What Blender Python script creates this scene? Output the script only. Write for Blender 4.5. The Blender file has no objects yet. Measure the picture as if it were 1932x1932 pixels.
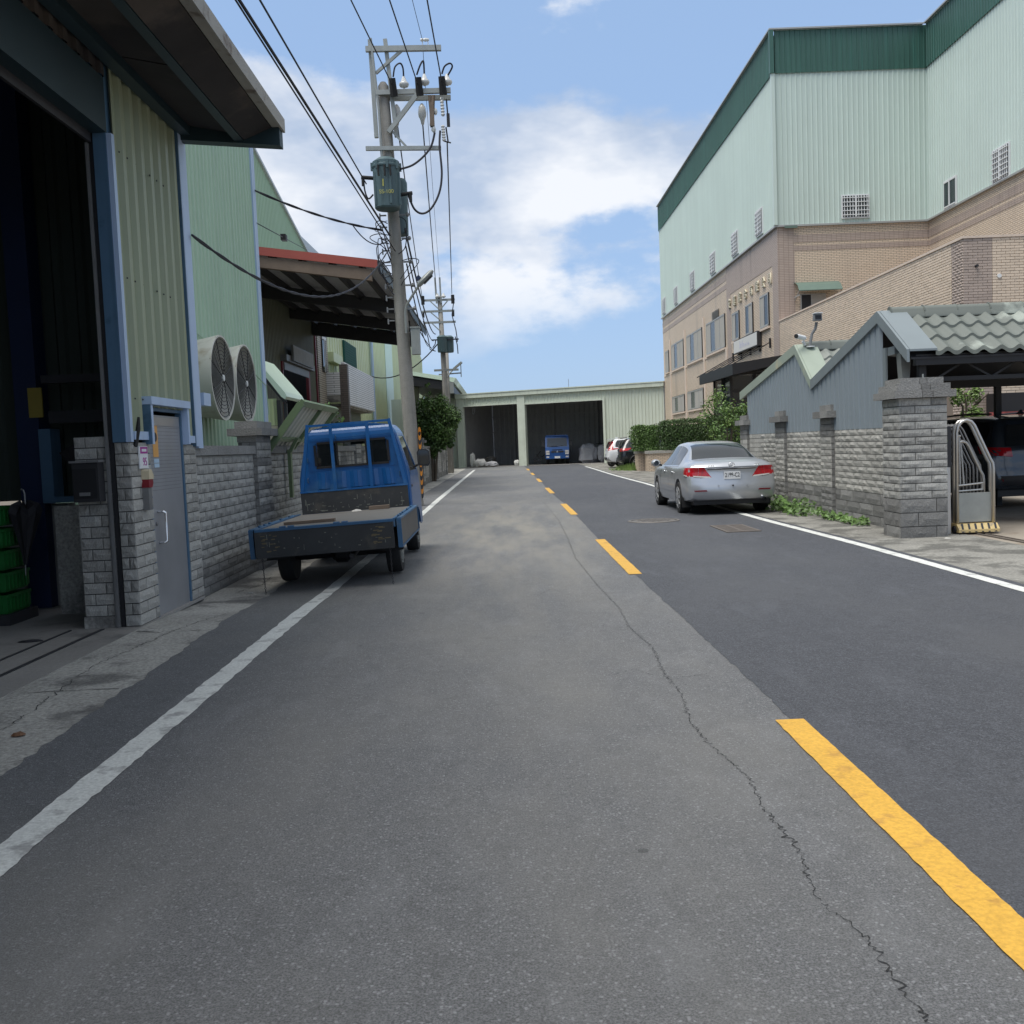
import bpy, bmesh, random
import numpy as np
from math import sin, cos, tan, pi, radians, sqrt, atan2, exp, floor, ceil, hypot
from mathutils import Vector, Matrix
random.seed(7)
SC = bpy.context.scene
COL = SC.collection

# ------------------------------------------------------------------ camera
cam_data = bpy.data.cameras.new('camera')
cam = bpy.data.objects.new('camera', cam_data)
COL.objects.link(cam)
SC.camera = cam
cam_data.sensor_width = 36.0
cam_data.lens = 1850 / 1932 * 36.0
cam_data.clip_start = 0.05
cam_data.clip_end = 4000
_r = Vector((0.99917181, -0.00808969, -0.03987784))
_u = Vector((0.04033045, 0.06687478, 0.99694595))
_f = Vector((0.00539816, 0.99772858, -0.06714566))
cam.matrix_world = Matrix(((_r.x, _u.x, -_f.x, 0), (_r.y, _u.y, -_f.y, 0), (_r.z, _u.z, -_f.z, 1.47), (0, 0, 0, 1)))

# ------------------------------------------------------------------ view, world, sun
SC.view_settings.view_transform = 'Standard'
SC.view_settings.look = 'None'
SC.view_settings.exposure = 1.15
SC.view_settings.gamma = 1.0
SC.view_settings.use_curve_mapping = False
SUN_EL, SUN_AZ = radians(68), radians(-125)     # azimuth clockwise from +Y: the sun stands high to the left behind thin cloud
W = bpy.data.worlds.new('World')
SC.world = W
W.use_nodes = True
nt = W.node_tree
for n in list(nt.nodes):
    nt.nodes.remove(n)
def wn(t, **k):
    n = nt.nodes.new(t)
    for a, b in k.items():
        setattr(n, a, b)
    return n
def wmath(op, a, b=None, clamp=False):
    n = wn('ShaderNodeMath', operation=op, use_clamp=clamp)
    for i, v in enumerate((a, b)):
        if v is None:
            continue
        if isinstance(v, (int, float)):
            n.inputs[i].default_value = v
        else:
            nt.links.new(v, n.inputs[i])
    return n.outputs[0]
sky = wn('ShaderNodeTexSky', sky_type='NISHITA', sun_disc=False, sun_elevation=SUN_EL, sun_rotation=SUN_AZ,
         altitude=100, air_density=1.0, dust_density=1.2, ozone_density=2.0)
tc = wn('ShaderNodeTexCoord')
sep = wn('ShaderNodeSeparateXYZ')
nt.links.new(tc.outputs['Generated'], sep.inputs[0])
def wnoise(scale, stretch, off, detail=7, rough=.55):
    mp = wn('ShaderNodeMapping')
    mp.inputs['Scale'].default_value = (1, 1, stretch)
    mp.inputs['Location'].default_value = off
    nt.links.new(tc.outputs['Generated'], mp.inputs[0])
    nz = wn('ShaderNodeTexNoise')
    nz.inputs['Scale'].default_value = scale
    nz.inputs['Detail'].default_value = detail
    nz.inputs['Roughness'].default_value = rough
    nt.links.new(mp.outputs[0], nz.inputs['Vector'])
    return nz.outputs['Fac']
CLO = (5.1, 0.7, 1.9)
n1 = wnoise(3.9, 2.2, CLO, 8, .5)
n2 = wnoise(11.0, 1.7, (3.1, 1.7, 0.2), 8, .6)
z = sep.outputs['Z']
dz = wmath('DIVIDE', wmath('SUBTRACT', z, 0.255), 0.085)
band = wmath('POWER', 2.718, wmath('MULTIPLY', wmath('MULTIPLY', dz, dz), -1.0))
dens = wmath('ADD', wmath('ADD', wmath('MULTIPLY', n1, 0.8), wmath('MULTIPLY', n2, 0.24)), wmath('MULTIPLY', band, 0.20))
low = wn('ShaderNodeMapRange', interpolation_type='SMOOTHSTEP')
low.inputs['From Min'].default_value = 0.07
low.inputs['From Max'].default_value = 0.17
nt.links.new(z, low.inputs[0])
mr = wn('ShaderNodeMapRange', interpolation_type='SMOOTHSTEP')
mr.inputs['From Min'].default_value = 0.562
mr.inputs['From Max'].default_value = 0.655
nt.links.new(dens, mr.inputs[0])
mask = wmath('MULTIPLY', mr.outputs[0], wmath('ADD', wmath('MULTIPLY', low.outputs[0], 0.75), 0.12), True)
shade = wn('ShaderNodeMapRange')
shade.inputs['From Min'].default_value = 0.40
shade.inputs['From Max'].default_value = 0.60
nt.links.new(wnoise(5.2, 2.0, (1.0, 4.0, 0.9), 5), shade.inputs[0])
cmix = wn('ShaderNodeMix', data_type='RGBA')
cmix.inputs[6].default_value = (3.6, 4.3, 5.5, 1)
cmix.inputs[7].default_value = (7.2, 7.3, 7.5, 1)
nt.links.new(shade.outputs[0], cmix.inputs[0])
haze_n = wn('ShaderNodeMix', data_type='RGBA')       # thin milky veil in the blue
veil = wn('ShaderNodeMapRange', interpolation_type='SMOOTHSTEP')
veil.inputs['From Min'].default_value = 0.40
veil.inputs['From Max'].default_value = 0.72
veil.inputs['To Min'].default_value = 0.0
veil.inputs['To Max'].default_value = 0.88
nt.links.new(z, veil.inputs[0])
nt.links.new(veil.outputs[0], haze_n.inputs[0])
haze_n.inputs[7].default_value = (5.9, 6.1, 6.3, 1)
blue_n = wn('ShaderNodeMix', data_type='RGBA')
blue_n.inputs[0].default_value = 0.7
blue_n.inputs[7].default_value = (2.9, 4.3, 6.7, 1)
nt.links.new(sky.outputs[0], blue_n.inputs[6])
nt.links.new(blue_n.outputs[2], haze_n.inputs[6])
fin = wn('ShaderNodeMix', data_type='RGBA')
nt.links.new(mask, fin.inputs[0])
nt.links.new(haze_n.outputs[2], fin.inputs[6])
nt.links.new(cmix.outputs[2], fin.inputs[7])
bg = wn('ShaderNodeBackground')
bg.inputs['Strength'].default_value = 0.062
nt.links.new(fin.outputs[2], bg.inputs[0])
wo = wn('ShaderNodeOutputWorld')
nt.links.new(bg.outputs[0], wo.inputs[0])

sun_data = bpy.data.lights.new('sun', 'SUN')
sun_data.energy = 1.7
sun_data.angle = radians(36)
sun_data.color = (1.0, 0.965, 0.91)
sun = bpy.data.objects.new('sun', sun_data)
COL.objects.link(sun)
_sd = Vector((sin(SUN_AZ) * cos(SUN_EL), cos(SUN_AZ) * cos(SUN_EL), sin(SUN_EL)))
sun.rotation_euler = (-_sd).to_track_quat('-Z', 'Y').to_euler()

# ------------------------------------------------------------------ materials
MATS = {}
def mat(name, col, rough=.6, metal=0.0, var=.12, vs=2.5, fine=0.0, fs=60, bump=0.0, bs=40, streak=0.0, stcol=None, rnd=0.0,
        spec=.5, coat=0.0, patch=None, pscale=1.5, pthr=.6, emit=None):
    """Procedural surface: base colour with slow variation, fine grain, vertical rain streaks, per-piece variation, patches of a second colour."""
    if name in MATS:
        return MATS[name]
    m = bpy.data.materials.new(name)
    m.use_nodes = True
    t = m.node_tree
    L = t.links.new
    b = t.nodes['Principled BSDF']
    b.inputs['Roughness'].default_value = rough
    b.inputs['Metallic'].default_value = metal
    b.inputs['Specular IOR Level'].default_value = spec
    if coat:
        b.inputs['Coat Weight'].default_value = coat
        b.inputs['Coat Roughness'].default_value = .06
    co = t.nodes.new('ShaderNodeTexCoord').outputs['Object']
    def noise(scale, detail=5, sc=None, w=None):
        v = co
        if sc:
            mp = t.nodes.new('ShaderNodeMapping')
            mp.inputs['Scale'].default_value = sc
            L(co, mp.inputs[0])
            v = mp.outputs[0]
        n = t.nodes.new('ShaderNodeTexNoise')
        n.inputs['Scale'].default_value = scale
        n.inputs['Detail'].default_value = detail
        n.inputs['Roughness'].default_value = .6
        L(v, n.inputs['Vector'])
        return n.outputs['Fac']
    def mathn(op, a, c):
        n = t.nodes.new('ShaderNodeMath')
        n.operation = op
        for i, v in enumerate((a, c)):
            if isinstance(v, (int, float)):
                n.inputs[i].default_value = v
            else:
                L(v, n.inputs[i])
        return n.outputs[0]
    def ramp(f, lo, hi):
        n = t.nodes.new('ShaderNodeMapRange')
        n.interpolation_type = 'SMOOTHSTEP'
        n.inputs['From Min'].default_value = lo
        n.inputs['From Max'].default_value = hi
        L(f, n.inputs[0])
        return n.outputs[0]
    def mix(f, a, c, blend='MIX'):
        n = t.nodes.new('ShaderNodeMix')
        n.data_type = 'RGBA'
        n.blend_type = blend
        if isinstance(f, (int, float)):
            n.inputs[0].default_value = f
        else:
            L(f, n.inputs[0])
        for i, v in ((6, a), (7, c)):
            if isinstance(v, tuple):
                n.inputs[i].default_value = (*v[:3], 1)
            else:
                L(v, n.inputs[i])
        return n.outputs[2]
    val = 1.0
    fac = mathn('ADD', mathn('MULTIPLY', mathn('SUBTRACT', noise(vs), .5), var * 4), 1.0)
    if fine:
        fac = mathn('MULTIPLY', fac, mathn('ADD', mathn('MULTIPLY', mathn('SUBTRACT', noise(fs, 3), .5), fine * 4), 1.0))
    if rnd:
        oi = t.nodes.new('ShaderNodeObjectInfo')
        gi = t.nodes.new('ShaderNodeNewGeometry')
        r = mathn('FRACT', mathn('ADD', oi.outputs['Random'], gi.outputs['Random Per Island']), 0)
        fac = mathn('MULTIPLY', fac, mathn('ADD', mathn('MULTIPLY', mathn('SUBTRACT', r, .5), rnd * 2), 1.0))
    c = tuple(col)
    if patch:
        c = mix(ramp(noise(pscale, 6), pthr - .06, pthr + .06), c, tuple(patch))
    if streak:
        c = mix(mathn('MULTIPLY', ramp(noise(1.0, 4, (7, 7, .35)), .48, .72), streak), c, tuple(stcol or tuple(x * .35 for x in col)))
    cc = t.nodes.new('ShaderNodeVectorMath')
    cc.operation = 'SCALE'
    if isinstance(c, tuple):
        cc.inputs[0].default_value = c[:3]
    else:
        L(c, cc.inputs[0])
    L(fac, cc.inputs['Scale'])
    L(cc.outputs[0], b.inputs['Base Color'])
    if bump:
        bn = t.nodes.new('ShaderNodeBump')
        bn.inputs['Strength'].default_value = bump
        bn.inputs['Distance'].default_value = .02
        L(noise(bs, 4), bn.inputs['Height'])
        L(bn.outputs[0], b.inputs['Normal'])
    if emit:
        b.inputs['Emission Color'].default_value = (*emit[:3], 1)
        b.inputs['Emission Strength'].default_value = 1.0
    MATS[name] = m
    return m

def asphalt(name, col, speck, dust, crackle):
    m = bpy.data.materials.new(name)
    m.use_nodes = True
    t = m.node_tree
    L = t.links.new
    b = t.nodes['Principled BSDF']
    b.inputs['Roughness'].default_value = .78
    b.inputs['Specular IOR Level'].default_value = .35
    co = t.nodes.new('ShaderNodeTexCoord').outputs['Object']
    def N(tp, **k):
        n = t.nodes.new(tp)
        for a, v in k.items():
            setattr(n, a, v)
        return n
    def noise(s, d=5, sc=(1, 1, 1), r=.6):
        mp = N('ShaderNodeMapping')
        mp.inputs['Scale'].default_value = sc
        L(co, mp.inputs[0])
        n = N('ShaderNodeTexNoise')
        n.inputs['Scale'].default_value = s
        n.inputs['Detail'].default_value = d
        n.inputs['Roughness'].default_value = r
        L(mp.outputs[0], n.inputs['Vector'])
        return n.outputs['Fac']
    def ramp(f, lo, hi, a=0., c=1.):
        n = N('ShaderNodeMapRange', interpolation_type='SMOOTHSTEP')
        n.inputs['From Min'].default_value = lo
        n.inputs['From Max'].default_value = hi
        n.inputs['To Min'].default_value = a
        n.inputs['To Max'].default_value = c
        L(f, n.inputs[0])
        return n.outputs[0]
    def mix(f, a, c):
        n = N('ShaderNodeMix', data_type='RGBA')
        L(f, n.inputs[0])
        for i, v in ((6, a), (7, c)):
            if isinstance(v, tuple):
                n.inputs[i].default_value = (*v, 1)
            else:
                L(v, n.inputs[i])
        return n.outputs[2]
    vor = N('ShaderNodeTexVoronoi')
    vor.inputs['Scale'].default_value = 85
    L(co, vor.inputs['Vector'])
    sx = N('ShaderNodeSeparateColor')
    L(vor.outputs['Color'], sx.inputs[0])
    stone = ramp(sx.outputs[0], .78, .96)
    core = ramp(vor.outputs['Distance'], .62, .30)
    mul = N('ShaderNodeMath', operation='MULTIPLY')
    L(stone, mul.inputs[0])
    L(core, mul.inputs[1])
    spot = N('ShaderNodeMath', operation='MULTIPLY')
    spot.inputs[1].default_value = speck
    L(mul.outputs[0], spot.inputs[0])
    grain = noise(140, 4, r=.7)
    c0 = mix(ramp(grain, .36, .64), tuple(x * .55 for x in col), tuple(x * 1.42 for x in col))
    c0 = mix(ramp(noise(42, 4, r=.75), .50, .66, 0, .5), c0, tuple(x * .42 for x in col))
    c0 = mix(ramp(noise(55, 3, (1, 1, 3), r=.7), .54, .66, 0, .55), c0, tuple(x * 1.75 for x in col))
    c0 = mix(ramp(noise(9, 5, r=.7), .44, .66, 0, .28), c0, tuple(x * .55 for x in col))
    c0 = mix(ramp(noise(3.3, 6, (1, .35, 1)), .5, .7, 0, .25), c0, tuple(x * 1.7 for x in col))
    c1 = mix(spot.outputs[0], c0, tuple(min(1, x * 3.1) for x in col))
    c2 = mix(ramp(noise(.55, 5, (1, .45, 1)), .40, .72, 0, .55), c1, tuple(dust))
    c3 = mix(ramp(noise(2.1, 6), .62, .74, 0, .35), c2, tuple(x * .55 for x in col))
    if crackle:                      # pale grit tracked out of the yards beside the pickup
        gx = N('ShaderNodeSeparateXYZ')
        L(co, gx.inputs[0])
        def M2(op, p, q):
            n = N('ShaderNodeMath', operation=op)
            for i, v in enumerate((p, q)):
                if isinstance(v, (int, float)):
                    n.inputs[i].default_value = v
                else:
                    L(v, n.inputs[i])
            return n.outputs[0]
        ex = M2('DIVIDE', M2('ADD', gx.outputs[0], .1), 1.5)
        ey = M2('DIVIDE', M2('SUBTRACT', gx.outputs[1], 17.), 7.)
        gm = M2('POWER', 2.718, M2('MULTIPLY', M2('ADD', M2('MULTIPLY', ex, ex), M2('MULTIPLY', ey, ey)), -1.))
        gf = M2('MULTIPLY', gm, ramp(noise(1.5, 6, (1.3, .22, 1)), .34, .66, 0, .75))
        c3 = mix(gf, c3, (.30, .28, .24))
    # tiny dark spots (oil drops, chewing gum)
    v2 = N('ShaderNodeTexVoronoi')
    v2.inputs['Scale'].default_value = 1.7
    L(co, v2.inputs['Vector'])
    s2 = N('ShaderNodeSeparateColor')
    L(v2.outputs['Color'], s2.inputs[0])
    rad = N('ShaderNodeMath', operation='MULTIPLY')
    rad.inputs[1].default_value = .055
    L(s2.outputs[1], rad.inputs[0])
    lt = N('ShaderNodeMath', operation='LESS_THAN')
    L(v2.outputs['Distance'], lt.inputs[0])
    L(rad.outputs[0], lt.inputs[1])
    ltm = N('ShaderNodeMath', operation='MULTIPLY')
    ltm.inputs[1].default_value = .6
    L(lt.outputs[0], ltm.inputs[0])
    c4 = mix(ltm.outputs[0], c3, tuple(x * .35 for x in col))
    L(c4, b.inputs['Base Color'])
    bn = N('ShaderNodeBump')
    bn.inputs['Strength'].default_value = .8
    bn.inputs['Distance'].default_value = .014
    L(grain, bn.inputs['Height'])
    L(bn.outputs[0], b.inputs['Normal'])
    MATS[name] = m
    return m

def brick_tile(name, c1, c2, mortar, bw, rh, gap=.006, bump=.4, streak=.3, stcol=(.12, .10, .09), offset=.5):
    """Small facing tiles far away: running bond in metres along x+y, z."""
    m = bpy.data.materials.new(name)
    m.use_nodes = True
    t = m.node_tree
    L = t.links.new
    b = t.nodes['Principled BSDF']
    b.inputs['Roughness'].default_value = .55
    co = t.nodes.new('ShaderNodeTexCoord').outputs['Object']
    s = t.nodes.new('ShaderNodeSeparateXYZ')
    L(co, s.inputs[0])
    a = t.nodes.new('ShaderNodeMath')
    a.operation = 'ADD'
    L(s.outputs[0], a.inputs[0])
    L(s.outputs[1], a.inputs[1])
    cb = t.nodes.new('ShaderNodeCombineXYZ')
    L(a.outputs[0], cb.inputs[0])
    L(s.outputs[2], cb.inputs[1])
    br = t.nodes.new('ShaderNodeTexBrick')
    br.offset = offset
    br.inputs['Scale'].default_value = 1
    br.inputs['Color1'].default_value = (*c1, 1)
    br.inputs['Color2'].default_value = (*c2, 1)
    br.inputs['Mortar'].default_value = (*mortar, 1)
    br.inputs['Mortar Size'].default_value = gap
    br.inputs['Mortar Smooth'].default_value = .2
    br.inputs['Brick Width'].default_value = bw
    br.inputs['Row Height'].default_value = rh
    L(cb.outputs[0], br.inputs['Vector'])
    mp = t.nodes.new('ShaderNodeMapping')
    mp.inputs['Scale'].default_value = (1.3, 1.3, .16)
    L(co, mp.inputs[0])
    nz = t.nodes.new('ShaderNodeTexNoise')
    nz.inputs['Scale'].default_value = 1.0
    nz.inputs['Detail'].default_value = 6
    L(mp.outputs[0], nz.inputs['Vector'])
    rp = t.nodes.new('ShaderNodeMapRange')
    rp.interpolation_type = 'SMOOTHSTEP'
    rp.inputs['From Min'].default_value = .5
    rp.inputs['From Max'].default_value = .75
    rp.inputs['To Max'].default_value = streak
    L(nz.outputs['Fac'], rp.inputs[0])
    mx = t.nodes.new('ShaderNodeMix')
    mx.data_type = 'RGBA'
    L(rp.outputs[0], mx.inputs[0])
    L(br.outputs['Color'], mx.inputs[6])
    mx.inputs[7].default_value = (*stcol, 1)
    L(mx.outputs[2], b.inputs['Base Color'])
    bn = t.nodes.new('ShaderNodeBump')
    bn.inputs['Strength'].default_value = bump
    bn.inputs['Distance'].default_value = .01
    bn.invert = True
    L(br.outputs['Fac'], bn.inputs['Height'])
    L(bn.outputs[0], b.inputs['Normal'])
    MATS[name] = m
    return m

def glass(name, tint=(.02, .03, .035), alpha=.25, rough=.03):
    """Window glass: reflects strongly, lets part of what is behind show through."""
    m = bpy.data.materials.new(name)
    m.use_nodes = True
    t = m.node_tree
    L = t.links.new
    b = t.nodes['Principled BSDF']
    b.inputs['Base Color'].default_value = (*tint, 1)
    b.inputs['Roughness'].default_value = rough
    b.inputs['IOR'].default_value = 1.5
    b.inputs['Specular IOR Level'].default_value = .8
    out = t.nodes['Material Output']
    tr = t.nodes.new('ShaderNodeBsdfTransparent')
    mx = t.nodes.new('ShaderNodeMixShader')
    mx.inputs[0].default_value = alpha
    L(b.outputs[0], mx.inputs[1])
    L(tr.outputs[0], mx.inputs[2])
    L(mx.outputs[0], out.inputs[0])
    MATS[name] = m
    return m

# ------------------------------------------------------------------ mesh builder
ORG = {}
class MB:
    def __init__(self):
        self.v = []
        self.f = []
    def add(self, vs, fs):
        o = len(self.v)
        self.v.extend([tuple(p) for p in vs])
        self.f.extend([tuple(i + o for i in q) for q in fs])
        return self
    def box(self, x0, x1, y0, y1, z0, z1, M=None):
        vs = [(x0, y0, z0), (x1, y0, z0), (x1, y1, z0), (x0, y1, z0), (x0, y0, z1), (x1, y0, z1), (x1, y1, z1), (x0, y1, z1)]
        if M is not None:
            vs = [M @ Vector(p) for p in vs]
        return self.add(vs, [(0, 3, 2, 1), (4, 5, 6, 7), (0, 1, 5, 4), (1, 2, 6, 5), (2, 3, 7, 6), (3, 0, 4, 7)])
    def beam(self, p0, p1, w, h, up=(0, 0, 1)):
        """rectangular bar between two points, w across, h along 'up'"""
        p0, p1 = Vector(p0), Vector(p1)
        d = (p1 - p0)
        l = d.length
        d.normalize()
        u = Vector(up)
        s = d.cross(u)
        if s.length < 1e-4:
            s = d.cross(Vector((1, 0, 0)))
        s.normalize()
        u = s.cross(d)
        vs = []
        for p in (p0, p1):
            for a, c in ((-1, -1), (1, -1), (1, 1), (-1, 1)):
                vs.append(p + s * (a * w / 2) + u * (c * h / 2))
        return self.add(vs, [(0, 1, 2, 3), (7, 6, 5, 4), (0, 4, 5, 1), (1, 5, 6, 2), (2, 6, 7, 3), (3, 7, 4, 0)])
    def tube(self, pts, r, n=8, cap=True):
        pts = [Vector(p) for p in pts]
        rs = r if isinstance(r, (list, tuple)) else [r] * len(pts)
        o = len(self.v)
        prev = None
        for i, p in enumerate(pts):
            if i == 0:
                d = pts[1] - p
            elif i == len(pts) - 1:
                d = p - pts[i - 1]
            else:
                d = (pts[i + 1] - p).normalized() + (p - pts[i - 1]).normalized()
            if d.length < 1e-9:
                d = Vector((0, 0, 1))
            d.normalize()
            if prev is None:
                a = d.cross(Vector((0, 0, 1)))
                if a.length < .05:
                    a = d.cross(Vector((1, 0, 0)))
            else:
                a = prev - d * prev.dot(d)
            a.normalize()
            prev = a
            c = d.cross(a)
            for k in range(n):
                t = 2 * pi * k / n
                self.v.append(tuple(p + a * (cos(t) * rs[i]) + c * (sin(t) * rs[i])))
        for i in range(len(pts) - 1):
            for k in range(n):
                q = (k + 1) % n
                self.f.append((o + i * n + k, o + i * n + q, o + (i + 1) * n + q, o + (i + 1) * n + k))
        if cap:
            self.f.append(tuple(o + k for k in range(n))[::-1])
            self.f.append(tuple(o + (len(pts) - 1) * n + k for k in range(n)))
        return self
    def lathe(self, prof, c=(0, 0, 0), axis='Z', n=16, cap=True):
        """prof: (radius, height along the axis)"""
        o = len(self.v)
        for r, h in prof:
            for k in range(n):
                t = 2 * pi * k / n
                a, b_ = r * cos(t), r * sin(t)
                p = {'Z': (a, b_, h), 'X': (h, a, b_), 'Y': (b_, h, a)}[axis]
                self.v.append((p[0] + c[0], p[1] + c[1], p[2] + c[2]))
        for i in range(len(prof) - 1):
            for k in range(n):
                q = (k + 1) % n
                self.f.append((o + i * n + k, o + i * n + q, o + (i + 1) * n + q, o + (i + 1) * n + k))
        if cap:
            self.f.append(tuple(o + k for k in range(n))[::-1])
            self.f.append(tuple(o + (len(prof) - 1) * n + k for k in range(n)))
        return self
    def prism(self, poly, axis, a, b):
        """polygon of 2D points swept along an axis: X -> (y,z), Y -> (x,z), Z -> (x,y)"""
        def P(p, h):
            return {'X': (h, p[0], p[1]), 'Y': (p[0], h, p[1]), 'Z': (p[0], p[1], h)}[axis]
        n = len(poly)
        vs = [P(p, a) for p in poly] + [P(p, b) for p in poly]
        fs = [tuple(range(n))[::-1], tuple(range(n, 2 * n))]
        for i in range(n):
            j = (i + 1) % n
            fs.append((i, j, n + j, n + i))
        return self.add(vs, fs)
    def quad(self, a, b, c, d):
        return self.add([a, b, c, d], [(0, 1, 2, 3)])
    def corr(self, o, ud, nd, u0, u1, pitch, depth, spans, breaks=(), prof=((0, 0), (.12, 1), (.42, 1), (.54, 0))):
        """ribbed sheet: o origin, ud horizontal direction, nd outward; spans(u) -> list of (z0, z1)"""
        o, ud, nd = Vector(o), Vector(ud), Vector(nd)
        us = []
        k = floor(u0 / pitch) - 1
        while k * pitch < u1 + pitch:
            for f, d in prof:
                us.append(((k + f) * pitch, d * depth))
            k += 1
        def dat(u):
            for (a, d0), (b, d1) in zip(us[:-1], us[1:]):
                if a <= u <= b:
                    return d0 + (d1 - d0) * ((u - a) / max(1e-9, b - a))
            return 0
        pts = [(u, d) for u, d in us if u0 < u < u1]
        for u in list(breaks) + [u0, u1]:
            if u0 <= u <= u1:
                pts.append((u, dat(u)))
        pts.sort()
        for (a, d0), (b, d1) in zip(pts[:-1], pts[1:]):
            if b - a < 1e-5:
                continue
            s0, s1, sm = spans(a + 1e-4), spans(b - 1e-4), spans((a + b) / 2)
            if len(s0) != len(sm) or len(s1) != len(sm):
                s0 = s1 = sm
            for (z0, z1), (y0, y1) in zip(s0, s1):
                pa = o + ud * a + nd * d0
                pb = o + ud * b + nd * d1
                self.add([(pa.x, pa.y, pa.z + z0), (pb.x, pb.y, pb.z + y0), (pb.x, pb.y, pb.z + y1), (pa.x, pa.y, pa.z + z1)], [(0, 1, 2, 3)])
        return self
    def pieces(self):
        """one builder per connected piece"""
        par = list(range(len(self.v)))
        def find(i):
            while par[i] != i:
                par[i] = par[par[i]]
                i = par[i]
            return i
        for f in self.f:
            r0 = find(f[0])
            for i in f[1:]:
                par[find(i)] = r0
        out, idx = {}, {}
        for f in self.f:
            k = find(f[0])
            mb = out.setdefault(k, MB())
            ix = idx.setdefault(k, {})
            for i in f:
                if i not in ix:
                    ix[i] = len(mb.v)
                    mb.v.append(self.v[i])
            mb.f.append(tuple(ix[i] for i in f))
        return list(out.values())
    def curve(self, pts, r, n=8, sub=6):
        """tube along a smooth curve through the points"""
        P = [Vector(p) for p in pts]
        out = []
        for i in range(len(P) - 1):
            p0, p1, p2, p3 = P[max(0, i - 1)], P[i], P[i + 1], P[min(len(P) - 1, i + 2)]
            for k in range(sub):
                t = k / sub
                out.append(.5 * ((2 * p1) + (p2 - p0) * t + (2 * p0 - 5 * p1 + 4 * p2 - p3) * t * t + (3 * p1 - p0 - 3 * p2 + p3) * t ** 3))
        out.append(P[-1])
        return self.tube(out, r, n)
    def mesh(self, name, off=(0, 0, 0), smooth=False):
        me = bpy.data.meshes.new(name)
        if any(off):
            vs = [(p[0] - off[0], p[1] - off[1], p[2] - off[2]) for p in self.v]
        else:
            vs = self.v
        me.from_pydata(vs, [], self.f)
        if smooth:
            me.polygons.foreach_set('use_smooth', [True] * len(me.polygons))
        me.update()
        return me
    def obj(self, name, m, parent=None, smooth=False, label=None, sharp=None, kind=None, fix=False, split=False):
        if split:
            first = None
            for piece in self.pieces():
                o = piece.obj(name, m, parent, smooth, label, sharp, kind, fix)
                first = first or o
            return first
        off = ORG.get(parent.name, (0, 0, 0)) if parent else (0, 0, 0)
        me = self.mesh(name, off, smooth)
        if fix:
            bm = bmesh.new()
            bm.from_mesh(me)
            bmesh.ops.recalc_face_normals(bm, faces=bm.faces)
            bm.to_mesh(me)
            bm.free()
        if isinstance(m, str):
            m = MATS[m]
        me.materials.append(m)
        if sharp:
            try:
                me.set_sharp_from_angle(angle=radians(sharp))
            except Exception:
                pass
        o = bpy.data.objects.new(name, me)
        COL.objects.link(o)
        if parent:
            o.parent = parent
        ORG[o.name] = off
        if label:
            o['label'] = label
        if kind:
            o['kind'] = kind
        return o

def thing(name, loc, label, cat, group=None, local=False, rot=(0, 0, 0)):
    o = bpy.data.objects.new(name, None)
    COL.objects.link(o)
    o.location = loc
    o.rotation_euler = rot
    o['label'] = label
    o['category'] = cat
    if group:
        o['group'] = group
    ORG[o.name] = (0, 0, 0) if local else tuple(loc)
    return o
def tag(o, label, cat, group=None):
    o['label'] = label
    o['category'] = cat
    if group:
        o['group'] = group
    return o
def struct(o):
    o['kind'] = 'structure'
    return o
def children(o):
    return [c for c in bpy.data.objects if c.parent == o]
def copy_tree(o, parent=None):
    c = o.copy()
    COL.objects.link(c)
    ORG[c.name] = ORG.get(o.name, (0, 0, 0))
    if parent:
        c.parent = parent
    for ch in children(o):
        copy_tree(ch, c)
    return c
def text(name, s, size, m, parent, M, extrude=.004, align='CENTER', sx=1.0, bold=0.0):
    cu = bpy.data.curves.new(name, 'FONT')
    cu.body = s
    cu.size = size
    cu.extrude = extrude
    cu.align_x = align
    cu.align_y = 'CENTER'
    cu.offset = bold
    cu.materials.append(MATS[m] if isinstance(m, str) else m)
    c = bpy.data.objects.new(name + '_curve', cu)
    COL.objects.link(c)
    dg = bpy.context.evaluated_depsgraph_get()
    dg.update()
    me = bpy.data.meshes.new_from_object(c.evaluated_get(dg))
    bpy.data.objects.remove(c)
    if not me.materials:
        me.materials.append(MATS[m] if isinstance(m, str) else m)
    o = bpy.data.objects.new(name, me)
    COL.objects.link(o)
    off = Vector(ORG.get(parent.name, (0, 0, 0)))
    o.parent = parent
    me.transform(Matrix.Translation(M.to_translation() - off) @ M.to_3x3().to_4x4() @ Matrix.Diagonal((sx, 1, 1, 1)))
    return o
def frame_face(pos, right, up):
    """matrix whose x is 'right', y is 'up': text laid on a face"""
    r, u = Vector(right).normalized(), Vector(up).normalized()
    n = r.cross(u)
    M = Matrix(((r.x, u.x, n.x, pos[0]), (r.y, u.y, n.y, pos[1]), (r.z, u.z, n.z, pos[2]), (0, 0, 0, 1)))
    return M
def boolean_cut(o, cutters):
    tmp = []
    for mb in cutters:
        me = mb.mesh('cutter')
        bm = bmesh.new(); bm.from_mesh(me); bmesh.ops.recalc_face_normals(bm, faces=bm.faces); bm.to_mesh(me); bm.free()
        c = bpy.data.objects.new('cutter', me)
        COL.objects.link(c)
        c.parent = o.parent
        md = o.modifiers.new('cut', 'BOOLEAN')
        md.operation = 'DIFFERENCE'
        md.solver = 'EXACT'
        md.object = c
        tmp.append(c)
    dg = bpy.context.evaluated_depsgraph_get()
    dg.update()
    me = bpy.data.meshes.new_from_object(o.evaluated_get(dg))
    o.modifiers.clear()
    old = o.data
    o.data = me
    for c in tmp:
        bpy.data.objects.remove(c)
def smooth_step(t):
    t = max(0., min(1., t))
    return t * t * (3 - 2 * t)
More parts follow.
